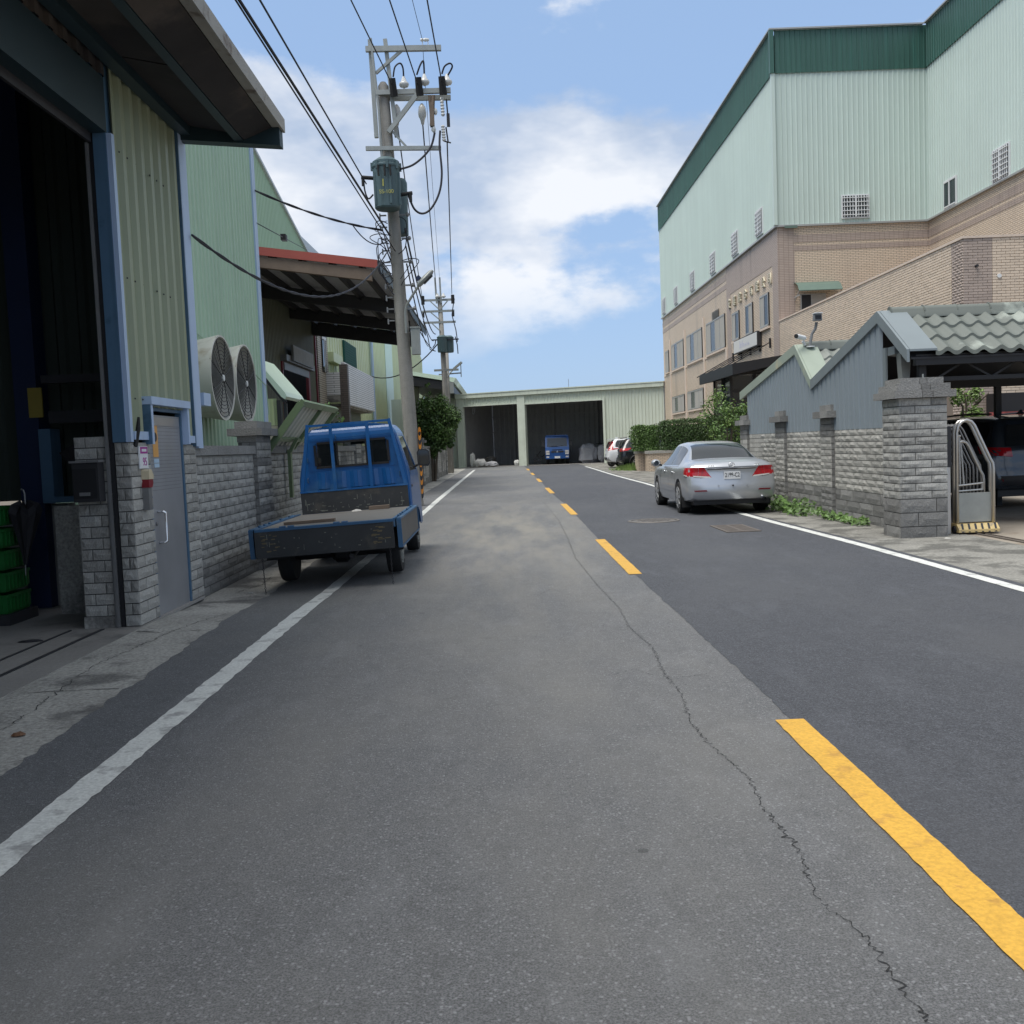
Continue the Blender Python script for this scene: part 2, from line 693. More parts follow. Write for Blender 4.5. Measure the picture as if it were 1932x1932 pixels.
def lerp(a, b, t):
    return a + (b - a) * t

# ------------------------------------------------------------------ leaves
def leaf(mb, p, size, nrm, wid=.55):
    a = nrm.cross(Vector((random.uniform(-1, 1), random.uniform(-1, 1), random.uniform(-1, 1))))
    if a.length < 1e-3:
        a = Vector((1, 0, 0))
    a.normalize()
    b_ = nrm.cross(a)
    s = size * random.uniform(.65, 1.25)
    q = p + nrm * (s * .12)
    mb.add([p - a * s * .5, q + b_ * s * wid * .5, p + a * s * .5, q - b_ * s * wid * .5, p], [(0, 4, 1), (1, 4, 2), (2, 4, 3), (3, 4, 0)])
def rdir():
    while True:
        v = Vector((random.uniform(-1, 1), random.uniform(-1, 1), random.uniform(-1, 1)))
        if .05 < v.length < 1:
            return v.normalized()
def leaf_blob(mb, c, r, n, size, clumps=14, shell=.55, up=.35):
    """crown made of leaf clumps spread through an ellipsoid"""
    c, r = Vector(c), Vector(r)
    cl = []
    for _ in range(clumps):
        d = rdir()
        k = random.uniform(shell, 1.0)
        cl.append((Vector((c.x + d.x * r.x * k, c.y + d.y * r.y * k, c.z + d.z * r.z * k)), random.uniform(.22, .42)))
    rr = (r.x + r.y + r.z) / 3
    for _ in range(n):
        cc, k = random.choice(cl)
        d = rdir()
        p = cc + d * (k * rr * random.random() ** .4)
        nv = (d + Vector((0, 0, up)) + rdir() * .6).normalized()
        leaf(mb, p, size, nv)

# ------------------------------------------------------------------ palette
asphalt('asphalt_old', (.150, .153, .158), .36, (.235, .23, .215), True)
asphalt('asphalt_new', (.078, .082, .093), .28, (.105, .108, .116), False)
mat('concrete', (.36, .35, .32), rough=.9, var=.24, vs=.9, fine=.38, fs=38, bump=.5, bs=30, patch=(.155, .15, .14), pscale=1.1, pthr=.57)
mat('concrete_floor', (.26, .25, .235), rough=.85, var=.2, vs=.7, fine=.1, fs=30, bump=.2, patch=(.15, .145, .14), pscale=.9)
mat('concrete_pole', (.25, .24, .22), rough=.85, var=.14, vs=3, fine=.12, fs=40, bump=.2, streak=.35)
mat('verge_concrete', (.235, .228, .205), rough=.95, var=.25, vs=1.2, fine=.35, fs=30, bump=.8, bs=22, patch=(.12, .117, .105), pscale=1.7, pthr=.52)
mat('yard_concrete', (.29, .255, .21), rough=.85, var=.15, vs=.6, fine=.1, fs=30, bump=.2, patch=(.22, .18, .14), pscale=.8)
mat('soil', (.16, .14, .11), rough=.95, var=.25, vs=2, bump=.5)
mat('crack', (.028, .028, .028), rough=1, var=.1)
mat('line_white', (.62, .63, .60), rough=.65, var=.10, vs=2.5, fine=.22, fs=50, patch=(.36, .36, .35), pscale=5.5, pthr=.60, bump=.2, bs=60)
mat('line_yellow', (.60, .34, .045), rough=.6, var=.08, vs=2, fine=.2, fs=60, patch=(.46, .25, .045), pscale=6, pthr=.60, bump=.2, bs=60)
mat('block_light', (.40, .39, .36), rough=.9, var=.10, vs=3, fine=.26, fs=40, bump=.8, bs=34, rnd=.17, patch=(.27, .265, .25), pscale=1.4, pthr=.64)
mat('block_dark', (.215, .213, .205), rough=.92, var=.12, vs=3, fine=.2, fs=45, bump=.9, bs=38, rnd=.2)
mat('block_worn', (.40, .395, .37), rough=.92, var=.16, vs=1.2, fine=.26, fs=40, bump=.8, bs=34, rnd=.17, patch=(.16, .16, .155), pscale=.7, pthr=.53, streak=.3)
mat('mortar', (.13, .128, .12), rough=.95, var=.12)
mat('olive_sheet', (.295, .33, .22), rough=.45, var=.05, vs=1, streak=.3, stcol=(.22, .23, .16), rnd=.05)
mat('mint_sheet', (.40, .55, .40), rough=.42, var=.05, vs=1, streak=.22, stcol=(.28, .40, .29), rnd=.04)
mat('mint_gable_sheet', (.30, .43, .29), rough=.45, var=.05, vs=.7, streak=.15, stcol=(.2, .3, .2))
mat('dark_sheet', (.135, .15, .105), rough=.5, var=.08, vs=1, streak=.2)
mat('lime_sheet', (.58, .64, .38), rough=.45, var=.06, vs=.7, streak=.18, stcol=(.45, .5, .3))
mat('lime_light', (.62, .76, .62), rough=.4, var=.05)
mat('grey_roof_sheet', (.42, .44, .44), rough=.4, metal=.3, var=.06)
mat('pale_blue_trim', (.43, .55, .74), rough=.4, var=.04, vs=1.5, streak=.12)
mat('blue_steel', (.075, .15, .235), rough=.45, var=.10, vs=2, streak=.25, patch=(.045, .10, .16), pscale=3, pthr=.66)
mat('dark_teal_steel', (.016, .036, .045), rough=.5, var=.1)
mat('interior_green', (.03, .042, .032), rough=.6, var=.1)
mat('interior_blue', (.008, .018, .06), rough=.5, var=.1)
mat('dark_steel', (.028, .028, .032), rough=.55, var=.15)
mat('grey_steel', (.22, .22, .22), rough=.45, metal=.4, var=.12, vs=4)
mat('galvanised', (.30, .315, .30), rough=.5, metal=.35, var=.12, vs=5)
mat('stainless', (.50, .49, .47), rough=.33, metal=.85, var=.08, vs=3)
mat('stainless_door', (.36, .365, .38), rough=.42, metal=.45, var=.12, vs=2, patch=(.36, .35, .31), pscale=.9, pthr=.6)
mat('chrome', (.75, .75, .75), rough=.1, metal=1, var=.02)
mat('fascia_sheet', (.33, .31, .27), rough=.6, metal=.1, var=.16, vs=2.2, patch=(.16, .12, .09), pscale=3.2, pthr=.62)
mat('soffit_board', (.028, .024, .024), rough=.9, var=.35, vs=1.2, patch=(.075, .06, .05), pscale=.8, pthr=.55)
mat('red_fascia', (.33, .07, .05), rough=.5, var=.08, vs=1)
mat('red_trim', (.20, .02, .03), rough=.5, var=.08)
mat('weathered_beam', (.16, .12, .09), rough=.8, var=.25, vs=2)
mat('fan_shell', (.60, .59, .54), rough=.5, var=.08, vs=1.3, patch=(.36, .29, .20), pscale=1.1, pthr=.64, streak=.25, stcol=(.25, .21, .16))
mat('black_metal', (.012, .012, .014), rough=.5, var=.1)
mat('black_rubber', (.014, .014, .015), rough=.8, var=.12, vs=6)
mat('wire_black', (.012, .012, .02), rough=.6, var=.05)
mat('white_paint', (.72, .73, .73), rough=.45, var=.04)
mat('porcelain', (.62, .62, .60), rough=.2, var=.05)
mat('transformer_green', (.07, .115, .125), rough=.45, var=.08, vs=2, streak=.3)
mat('white_tile', (.62, .63, .65), rough=.3, var=.06, rnd=.06)
mat('brown_tile', (.14, .115, .10), rough=.6, var=.1, rnd=.1)
mat('cream_tile', (.50, .45, .36), rough=.4, var=.06, rnd=.06)
mat('tile_joint', (.11, .105, .10), rough=.9)
mat('shutter_green', (.012, .085, .07), rough=.85, var=.06)
mat('leaf_dark', (.055, .105, .028), rough=.5, var=.2, vs=1.5, rnd=.5)
mat('leaf_mid', (.085, .155, .036), rough=.5, var=.2, vs=1.5, rnd=.5)
mat('leaf_bright', (.13, .21, .045), rough=.5, var=.2, vs=1.5, rnd=.45)
mat('bark', (.10, .08, .06), rough=.9, var=.2, vs=8, bump=.5)
mat('crate_green', (.006, .115, .02), rough=.5, var=.1)
mat('umbrella_black', (.012, .012, .016), rough=.7, var=.15)
mat('notice_yellow', (.30, .23, .04), rough=.6)
mat('purple_print', (.36, .02, .26), rough=.5)
mat('plate_white', (.74, .75, .76), rough=.4, var=.02)
mat('intercom_cream', (.62, .53, .36), rough=.5)
mat('intercom_red', (.22, .012, .02), rough=.4)
mat('orange_print', (.70, .36, .10), rough=.5)
mat('sticker_blue', (.45, .60, .74), rough=.4)
mat('ink', (.02, .025, .035), rough=.6)
mat('plastic_dark', (.03, .03, .033), rough=.4)
glass('tinted_glass', (.012, .015, .017), .12)
glass('clear_glass', (.02, .03, .03), .88)
glass('window_glass', (.03, .045, .055), .30)

# ------------------------------------------------------------------ ground
def hz(x, y):
    """the left verge falls towards the wall where the pickup is parked"""
    w = smooth_step((y - 8.6) / 2.2) * smooth_step((30 - y) / 8)
    return -0.055 * smooth_step((-1.45 - x) / 1.2) * w
def jag(seed, amp, step):
    rnd = random.Random(seed)
    tab = [rnd.uniform(-1, 1) for _ in range(4000)]
    def f(y):
        t = (y + 50) / step
        i = int(floor(t))
        a = lerp(tab[i % 4000], tab[(i + 1) % 4000], t - i)
        t2 = t * 3.7
        j = int(floor(t2))
        b_ = lerp(tab[(j * 7) % 4000], tab[((j + 1) * 7) % 4000], t2 - j)
        return amp * (a + .45 * b_)
    return f
def yrange(y0, y1, fine=.06):
    """rows dense near the camera, sparse far off"""
    ys, y = [], y0
    while y < y1:
        ys.append(y)
        y += max(fine, .012 * max(0, y) ** 1.1) if y > 0 else .5
    return ys + [y1]
def strip(name, m, left, right, y0, y1, z, nx=2, fine=.06, rows=None):
    mb = MB()
    ys = rows or yrange(y0, y1, fine)
    for y in ys:
        a, b_ = left(y), right(y)
        for k in range(nx + 1):
            x = lerp(a, b_, k / nx)
            mb.v.append((x, y, z + hz(x, y)))
    n = nx + 1
    for i in range(len(ys) - 1):
        for k in range(nx):
            mb.f.append((i * n + k, i * n + k + 1, (i + 1) * n + k + 1, (i + 1) * n + k))
    return struct(mb.obj(name, m))
g = MB()
g.quad((-900, -300, -.09), (900, -300, -.09), (900, 1500, -.09), (-900, 1500, -.09))
struct(g.obj('ground', 'soil'))
jl = jag(3, .022, .07)
jr = jag(5, .014, .09)
jm = jag(8, .010, .055)
def left_edge(y):
    base = -2.47 - .032 * max(0, min(y, 14) - 5) if y < 16 else -2.76
    return base + jl(y)
def mid_edge(y):
    return 1.405 + .025 * sin(y * .35) + jm(y)
def right_line(y):
    return 4.60 - .10 * smooth_step((y - 12) / 6) + .30 * smooth_step((y - 20) / 14) + .25 * smooth_step((y - 40) / 22)
def right_edge(y):
    return right_line(y) + .17 + jr(y) * .6
def wall_x(y):
    return -3.9
strip('pavement', 'concrete', lambda y: -3.95, lambda y: left_edge(y) + .12, -6, 78, -.006, 6)
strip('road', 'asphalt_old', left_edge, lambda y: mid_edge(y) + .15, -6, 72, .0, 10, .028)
strip('road', 'asphalt_new', mid_edge, right_edge, -6, 70, .0025, 4, .025)
strip('pavement', 'verge_concrete', lambda y: right_edge(y) - .12, lambda y: 6.35 if y < 24 else 6.35 + (y - 24) * .25, -6, 76, -.004, 4)
gy = MB()
gy.quad((5.9, -6, -.012), (30, -6, -.012), (30, 60, -.012), (5.9, 60, -.012))
struct(gy.obj('yard', 'yard_concrete'))
# slab joints cut into the left pavement
pj = MB()
for y in (4.1, 6.3, 8.35, 10.3, 12.2):
    r = random.Random(int(y * 10))
    x, pts = -3.2, []
    while x < left_edge(y) - .05:
        pts.append((x, y + .05 * (x + 3.2) + r.uniform(-.012, .012)))
        x += .09
    for (a, b_), (c, d) in zip(pts[:-1], pts[1:]):
        w = r.uniform(.002, .006)
        pj.quad((a, b_ - w, -.002 + hz(a, b_)), (c, d - w, -.002 + hz(c, d)), (c, d + w, -.002 + hz(c, d)), (a, b_ + w, -.002 + hz(a, b_)))
def crack_line(mb, pts, w0, w1, z, seed, jit=.02, step=.035):
    r = random.Random(seed)
    P = []
    for (a, b_), (c, d) in zip(pts[:-1], pts[1:]):
        n = max(2, int(hypot(c - a, d - b_) / step))
        for k in range(n):
            t = k / n
            P.append((lerp(a, c, t) + r.gauss(0, jit * .5), lerp(b_, d, t) + r.gauss(0, jit * .3)))
    P.append(pts[-1])
    for i, ((a, b_), (c, d)) in enumerate(zip(P[:-1], P[1:])):
        dx, dy = c - a, d - b_
        l = max(1e-6, hypot(dx, dy))
        w = r.uniform(w0, w1) / 2
        nx_, ny_ = -dy / l * w, dx / l * w
        mb.quad((a + nx_, b_ + ny_, z + hz(a, b_)), (a - nx_, b_ - ny_, z + hz(a, b_)), (c - nx_, d - ny_, z + hz(c, d)), (c + nx_, d + ny_, z + hz(c, d)))
crack_line(pj, [(-2.95, 3.3), (-2.88, 5.6), (-3.05, 7.1), (-2.92, 8.4), (-2.72, 9.3)], .002, .008, -.002, 21, .03, .03)
crack_line(pj, [(-3.1, 11.0), (-2.95, 11.6), (-3.0, 12.3)], .004, .012, -.002, 22)
struct(pj.obj('pavement_crack', 'crack'))
ck = MB()
main = [(1.02, 2.2), (.985, 2.43), (1.0, 2.75), (.93, 3.02), (.99, 3.35), (.97, 3.8), (1.0, 4.15), (.93, 4.6), (.91, 5.0), (.97, 5.6), (.95, 6.1), (1.0, 6.9), (.93, 7.7), (.96, 8.6), (.90, 10.2), (.86, 12.5), (.93, 15), (1.0, 19), (.95, 25)]
crack_line(ck, main, .0008, .0050, .003, 31, .015, .012)
for i, (x, y) in enumerate([(.93, 6.0), (.93, 7.6)]):
    r = random.Random(50 + i)
    s = r.choice((-1, -1, -1, 1))
    l = r.uniform(.12, .34)
    crack_line(ck, [(x, y), (x + s * l * .5, y + r.uniform(-.05, .03)), (x + s * l, y + r.uniform(-.08, .06))], .001, .0035, .003, 60 + i, .02, .014)
crack_line(ck, [(.62, 6.1), (.78, 6.25), (.88, 6.05)], .001, .003, .003, 91, .02, .014)
crack_line(ck, [(.30, 9.6), (.42, 9.9), (.5, 9.7)], .001, .003, .003, 92, .02, .014)
struct(ck.obj('road_crack', 'crack'))
# painted markings
def line(name, m, xs, w, y0, y1, z, seed, ragged=.006, fine=.05):
    j1, j2 = jag(seed, ragged, .05), jag(seed + 1, ragged, .05)
    return strip(name, m, lambda y: xs(y) - w / 2 + j1(y), lambda y: xs(y) + w / 2 + j2(y), y0, y1, z, 1, fine, None)
line('edge_line', 'line_white', lambda y: -1.945 - .0008 * y, .155, -3, 64, .004, 40, .008)
line('edge_line', 'line_white', right_line, .14, -3, 61.5, .0065, 44, .005)
for k, (a, b_) in enumerate([(1.0, 4.97), (10.75, 14.8), (20.2, 24.0), (29.4, 33.3), (38.8, 42.7), (48.2, 52.0), (57.6, 61.4)]):
    mk = line('centre_dash', 'line_yellow', lambda y: 1.395 + .02 * (1 if y < 6 else 0), .148, a, b_, .0062, 70 + 2 * k, .003)
# manhole cover, drain grate
mat('cast_iron', (.17, .155, .14), rough=.6, metal=.4, var=.15, vs=8, fine=.2, fs=50)
mat('rusty_iron', (.15, .13, .115), rough=.75, metal=.25, var=.2, vs=6, fine=.2, fs=50)
mh = thing('manhole_cover', (2.68, 17.85, 0), 'round iron manhole cover set in the dark lane behind the silver sedan', 'manhole cover')
a = MB()
a.lathe([(.0, .012), (.38, .012), (.40, .006)], (2.68, 17.85, 0), n=40, cap=False)
for i in range(-6, 7):
    for j in range(-6, 7):
        if i * i + j * j < 34 and (i + j) % 2 == 0:
            a.box(2.68 + i * .056 - .02, 2.68 + i * .056 + .02, 17.85 + j * .056 - .02, 17.85 + j * .056 + .02, .010, .017)
a.obj('lid', 'cast_iron', mh)
a = MB()
a.lathe([(.415, .0055), (.415, .013), (.47, .013), (.475, .0055)], (2.68, 17.85, 0), n=40, cap=False)
a.obj('rim', 'cast_iron', mh)
dr = thing('drain_grate', (3.63, 15.7, 0), 'rusty rectangular drain grate in the dark lane beside the white edge line', 'drain grate')
a = MB()
X0, X1, Y0, Y1 = 3.38, 3.92, 15.05, 16.3
for (p, q, r_, s) in ((X0, X1, Y0, Y0 + .05), (X0, X1, Y1 - .05, Y1), (X0, X0 + .04, Y0 + .05, Y1 - .05), (X1 - .04, X1, Y0 + .05, Y1 - .05)):
    a.box(p, q, r_, s, .0, .016)
a.obj('frame', 'rusty_iron', dr)
a = MB(); a.box(X0 + .04, X1 - .04, Y0 + .05, Y1 - .05, .001, .0062); a.obj('pit', 'dark_steel', dr)
for k in range(15):
    y = Y0 + .09 + k * (Y1 - Y0 - .18) / 14
    a = MB(); a.box(X0 + .042, X1 - .042, y - .023, y + .023, .0065, .015); a.obj('bar', 'rusty_iron', dr)
a = MB(); a.box(3.64, 3.67, Y0 + .051, Y1 - .051, .0066, .0155); a.obj('rib', 'rusty_iron', dr)

# ------------------------------------------------------------------ blocks and bricks
def block_mesh(L, H, D, seed, rough=.009):
    """rock-faced block: front at -y, centred on x and z, back at +D"""
    r = random.Random(seed)
    mb = MB()
    nx, nz = 4, 2
    for k in range(nz + 1):
        for i in range(nx + 1):
            edge = i in (0, nx) or k in (0, nz)
            d = 0 if edge else -r.uniform(.4, 1.6) * rough
            mb.v.append((-L / 2 + L * i / nx, d, -H / 2 + H * k / nz))
    n = nx + 1
    for k in range(nz):
        for i in range(nx):
            q = (k * n + i, k * n + i + 1, (k + 1) * n + i + 1, (k + 1) * n + i)
            if r.random() < .5:
                mb.f += [(q[0], q[1], q[2]), (q[0], q[2], q[3])]
            else:
                mb.f += [(q[0], q[1], q[3]), (q[1], q[2], q[3])]
    o = len(mb.v)
    mb.v += [(-L / 2, D, -H / 2), (L / 2, D, -H / 2), (L / 2, D, H / 2), (-L / 2, D, H / 2)]
    c = (0, nx, nz * n + nx, nz * n)
    mb.f += [(o, o + 1, c[1], c[0]), (o + 1, o + 2, c[2], c[1]), (o + 2, o + 3, c[3], c[2]), (o + 3, o, c[0], c[3])]
    me = bpy.data.meshes.new('brick')
    me.from_pydata(mb.v, [], mb.f)
    return me
BV = {}
def brick_variant(m, H, seed, D=.05):
    k = (m, round(H, 3), seed, D)
    if k not in BV:
        me = block_mesh(1.0, H, D, hash(k) % 9999 if False else seed * 37 + int(H * 1000), .010)
        me.materials.append(MATS[m])
        BV[k] = me
    return BV[k]
def lay_bricks(parent, specs, limit=300, name='brick'):
    """specs: (centre, rotz, length, height, material, depth). Nearest become objects, the rest one joined part per material."""
    off = Vector(ORG.get(parent.name, (0, 0, 0)))
    specs = sorted(specs, key=lambda s: Vector(s[0]).length / max(.05, abs(sin(s[1])) * .5 + .5))
    for i, (c, rz, L, H, m, D) in enumerate(specs[:limit]):
        o = bpy.data.objects.new(name, brick_variant(m, H, i % 7, D))
        COL.objects.link(o)
        o.parent = parent
        o.location = Vector(c) - off
        o.rotation_euler = (0, 0, rz)
        o.scale = (L, 1, 1)
    rest = {}
    for s in specs[limit:]:
        rest.setdefault(s[4], []).append(s)
    for m, ss in rest.items():
        mb = MB()
        for c, rz, L, H, _, D in ss:
            M = Matrix.Translation(c) @ Matrix.Rotation(rz, 4, 'Z')
            d = random.uniform(0, .006)
            vs = [(-L / 2, -d, -H / 2), (L / 2, -d, -H / 2), (L / 2, -d, H / 2), (-L / 2, -d, H / 2), (-L / 2, D, -H / 2), (L / 2, D, -H / 2), (L / 2, D, H / 2), (-L / 2, D, H / 2)]
            mb.add([M @ Vector(p) for p in vs], [(0, 1, 2, 3), (1, 5, 6, 2), (3, 2, 6, 7), (4, 0, 3, 7), (4, 5, 1, 0)])
        mb.obj(name + '_courses', m, parent, kind='stuff')
def course(specs, p0, direction, length, z0, z1, rows, L, m, rotz, joint=.010, D=.05, shift=0, matf=None, cut=None):
    """running bond on a rectangle: p0 start (x,y), direction unit (x,y); rows = number of courses"""
    h = (z1 - z0) / rows
    for r in range(rows):
        zc = z0 + (r + .5) * h
        s = -((r + shift) % 2) * L / 2
        while s < length - .01:
            a, b_ = max(0, s), min(length, s + L)
            s += L
            if b_ - a < .03:
                continue
            segs = [(a, b_)]
            if cut:
                segs = cut(a, b_, zc)
            for a2, b2 in segs:
                if b2 - a2 < .03:
                    continue
                mid = (a2 + b2) / 2
                mm = matf(mid, zc) if matf else m
                specs.append(((p0[0] + direction[0] * mid, p0[1] + direction[1] * mid, zc), rotz, b2 - a2 - joint, h - joint, mm, D))
FACE_E, FACE_W, FACE_S = radians(90), radians(-90), 0.0     # face looks to +X, -X, -Y

# ------------------------------------------------------------------ LEFT: open workshop
XW, YJ = -3.30, 8.69
ws = thing('workshop', (-6.5, 3.0, 0), 'dark open workshop with olive ribbed wall, blue posts and deep eave', 'workshop')
# structure of the hall
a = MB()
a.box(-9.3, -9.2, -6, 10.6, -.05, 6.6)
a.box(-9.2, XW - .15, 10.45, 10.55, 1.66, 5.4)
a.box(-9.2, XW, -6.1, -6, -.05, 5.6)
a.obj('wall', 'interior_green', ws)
a = MB(); a.box(-9.2, XW + .02, -6, 10.5, -.03, -.003); a.obj('floor', 'concrete_floor', ws)
a = MB()
a.prism([(-2.22, 4.99), (-2.22, 5.03), (-9.3, 6.7), (-9.3, 6.62)], 'Y', -6.1, 10.72)
a.obj('roof', 'dark_steel', ws)
a = MB(); a.box(-2.225, -2.20, -6.1, 10.74, 4.90, 5.04); a.box(-2.30, -2.227, -6.1, 10.56, 4.905, 4.92); a.obj('eave_fascia', 'fascia_sheet', ws)
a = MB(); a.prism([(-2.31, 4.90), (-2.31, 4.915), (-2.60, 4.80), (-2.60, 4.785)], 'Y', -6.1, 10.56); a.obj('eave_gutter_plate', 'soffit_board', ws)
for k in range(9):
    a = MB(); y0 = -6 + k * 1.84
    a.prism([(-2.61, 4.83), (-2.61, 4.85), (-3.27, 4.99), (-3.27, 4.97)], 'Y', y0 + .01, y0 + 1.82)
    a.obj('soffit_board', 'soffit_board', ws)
a = MB(); a.box(-3.28, -3.16, -6, 10.56, 4.86, 5.06); a.obj('eave_purlin', 'dark_teal_steel', ws)
a = MB(); a.box(-2.70, -2.61, -6, 10.56, 4.78, 4.86); a.obj('eave_purlin', 'dark_teal_steel', ws)
a = MB(); a.prism([(-3.42, 4.83), (-3.42, 5.12), (-2.226, 4.98), (-2.226, 4.72)], 'Y', 10.565, 10.72); a.obj('eave_end_beam', 'dark_teal_steel', ws)
# ribbed wall sheet
def sp(u):
    y = YJ + u
    if 9.14 - .02 < y < 10.2:
        return [(1.97, 5.1)]
    return [(1.70, 5.1)]
a = MB()
a.corr((XW - .03, YJ, 0), (0, 1, 0), (1, 0, 0), 0.06, 1.86, .235, .042, sp, breaks=(.43, 1.51))
a.obj('wall_sheet', 'olive_sheet', ws)
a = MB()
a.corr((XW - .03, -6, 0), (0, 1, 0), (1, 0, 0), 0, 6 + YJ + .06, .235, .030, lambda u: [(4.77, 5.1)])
a.obj('wall_sheet', 'soffit_board', ws)  # olive sheet deep under the eave, its shade painted with the soffit colour
a = MB()
for k in range(9):                                  # screw heads
    for zz in (2.03, 3.1, 4.2):
        a.lathe([(.009, 0), (.009, .006), (.004, .010)], (XW + .001, YJ + .2 + k * .235 * .8, zz), 'X', 6)
a.obj('screw', 'dark_steel', ws, kind='stuff')
a = MB(); a.box(XW - .06, XW + .035, 10.48, 10.60, 1.60, 4.98); a.box(XW - .06, XW + .02, 10.60, 10.76, 1.58, 4.98); a.obj('corner_trim', 'pale_blue_trim', ws)
a = MB(); a.box(XW - .058, XW + .033, 10.462, 10.478, 1.60, 4.98); a.obj('corner_trim_shade', 'blue_steel', ws)  # darker blue sliver paints the shaded side of the pale corner trim
a = MB(); a.box(XW - .022, XW + .022, YJ - .008, YJ + .055, 1.64, 4.3); a.obj('edge_trim', 'pale_blue_trim', ws)
a = MB(); a.box(XW - .03, XW + .03, 8.76, 9.10, 1.66, 1.735); a.box(XW - .03, XW + .03, 10.22, 10.46, 1.635, 1.71); a.obj('base_flashing', 'pale_blue_trim', ws, split=True)
a = MB()
a.box(XW - .03, XW + .06, 9.115, 9.165, 1.62, 1.985); a.box(XW - .03, XW + .06, 10.16, 10.21, 1.62, 1.985); a.box(XW - .03, XW + .075, 9.10, 10.225, 1.987, 2.06)
a.obj('door_hood', 'pale_blue_trim', ws)
a = MB(); a.box(XW - .028, XW + .058, 9.098, 9.113, 1.62, 1.985); a.obj('door_hood_shade', 'blue_steel', ws)  # shaded flank of the pale hood, put in as a darker blue
a = MB(); a.box(-3.435, XW - .024, YJ - .02, YJ + .12, 1.64, 4.95); a.obj('door_post', 'blue_steel', ws)
a = MB(); a.box(-3.46, XW - .01, -6, YJ - .022, 4.30, 4.76); a.obj('header_beam', 'dark_teal_steel', ws)
a = MB(); a.box(-3.475, -3.445, -6, YJ - .03, 4.22, 4.30); a.obj('door_rail', 'dark_steel', ws)
a = MB(); a.box(-3.475, -3.437, YJ + .0, YJ + .10, 0, 4.3); a.obj('gap_shade_strip', 'black_metal', ws)  # black strip stands in for the dark gap of the door slot
a = MB(); a.box(-3.500, -3.478, YJ - .035, YJ - .002, 0, 4.22); a.box(-3.520, -3.500, YJ - .015, YJ - .002, 0, 1.2); a.obj('door_track', 'grey_steel', ws)
a = MB(); a.tube([(XW + .02, 8.78, 1.60), (XW + .035, 8.83, 1.76), (XW + .035, 8.86, 1.86)], [.02, .022, .012], 6); a.obj('cable_stub', 'black_rubber', ws)
a = MB(); a.box(XW - .15, XW + .03, 10.85, 11.1, 2.05, 2.19); a.obj('vent_cowl', 'pale_blue_trim', ws)
# brick jamb and door surround
specs = []
course(specs, (-3.79, YJ), (1, 0), .305, .10, 1.70, 16, .20, 'block_light', FACE_S)
course(specs, (-3.435, YJ), (1, 0), .135, .0, 1.64, 16, .135, 'block_light', FACE_S)
course(specs, (XW, YJ), (0, 1), .50, .0, 1.64, 16, .39, 'block_light', FACE_E)
course(specs, (XW, 10.15), (0, 1), .40, .0, 1.62, 16, .39, 'block_light', FACE_E, shift=1)
lay_bricks(ws, specs)
a = MB()
a.box(-3.78, -3.49, YJ + .012, YJ + .4, -.05, 1.69)
a.box(-3.434, XW - .012, YJ + .012, 9.17, -.05, 1.63)
a.box(-3.6, XW - .012, 10.17, 10.55, -.08, 1.62)
a.obj('mortar_core', 'mortar', ws, split=True)
a = MB(); a.box(-3.80, -3.48, YJ - .006, YJ + .3, -.02, .098); a.obj('plinth', 'concrete', ws)
# the steel door
a = MB(); a.box(XW - .07, XW - .02, 9.20, 10.12, -.03, 1.90); dleaf = a.obj('door', 'stainless_door', ws)
a = MB(); a.tube([(XW - .02, 9.34, .98), (XW + .035, 9.34, .98), (XW + .05, 9.355, .965), (XW + .05, 9.355, .70), (XW + .035, 9.34, .685), (XW - .02, 9.34, .685)], .013, 8); a.obj('handle', 'chrome', dleaf, smooth=True)
a = MB(); a.lathe([(.02, 0), (.02, .012), (.012, .016)], (XW - .02, 9.285, .87), 'X', 10); a.obj('lock', 'grey_steel', dleaf)
a = MB()
for k in range(18):
    zz = 1.78 - k * .035
    a.box(XW - .021, XW - .0185, 9.26, 10.06, zz - .002, zz + .002)
a.obj('ribbing', 'grey_steel', dleaf)
a = MB(); a.box(XW - .0198, XW - .017, 9.32, 9.46, 1.50, 1.80); a.obj('notice', 'orange_print', dleaf)
a = MB(); a.lathe([(.045, 0), (.045, .0015)], (XW - .0165, 9.39, 1.69), 'X', 16); a.obj('emblem', 'dark_steel', dleaf)
a = MB()
for zz in (1.40, 1.445):
    a.box(XW - .0198, XW - .0165, 9.33, 9.46, zz, zz + .038)
a.obj('sticker', 'sticker_blue', dleaf)
a = MB(); a.box(XW - .06, XW - .005, 9.165, 9.198, -.02, 1.935); a.box(XW - .06, XW - .005, 10.122, 10.155, -.04, 1.935); a.box(XW - .06, XW - .005, 9.165, 10.155, 1.937, 1.968)
a.obj('door_frame', 'blue_steel', ws)
a = MB(); a.box(XW - .0185, XW - .012, 9.24, 10.08, 1.80, 1.88); a.obj('closer_plate', 'stainless', dleaf)
# interior columns, low wall
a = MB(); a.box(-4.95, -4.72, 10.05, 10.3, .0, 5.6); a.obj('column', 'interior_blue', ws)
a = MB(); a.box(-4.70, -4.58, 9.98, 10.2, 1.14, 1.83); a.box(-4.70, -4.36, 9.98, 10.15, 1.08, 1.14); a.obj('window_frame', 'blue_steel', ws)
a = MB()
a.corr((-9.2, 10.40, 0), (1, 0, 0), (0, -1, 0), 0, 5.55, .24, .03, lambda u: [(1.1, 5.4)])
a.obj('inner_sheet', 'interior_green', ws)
a = MB(); a.box(-4.55, -3.62, 9.9, 10.0, 1.88, 2.0); a.box(-4.60, -3.55, 9.9, 10.0, 2.28, 2.36); a.obj('shelf', 'dark_steel', ws, split=True)
a = MB(); a.box(-6.6, -4.55, 10.2, 10.38, -.02, 1.06); a.obj('low_wall', 'concrete_floor', ws)
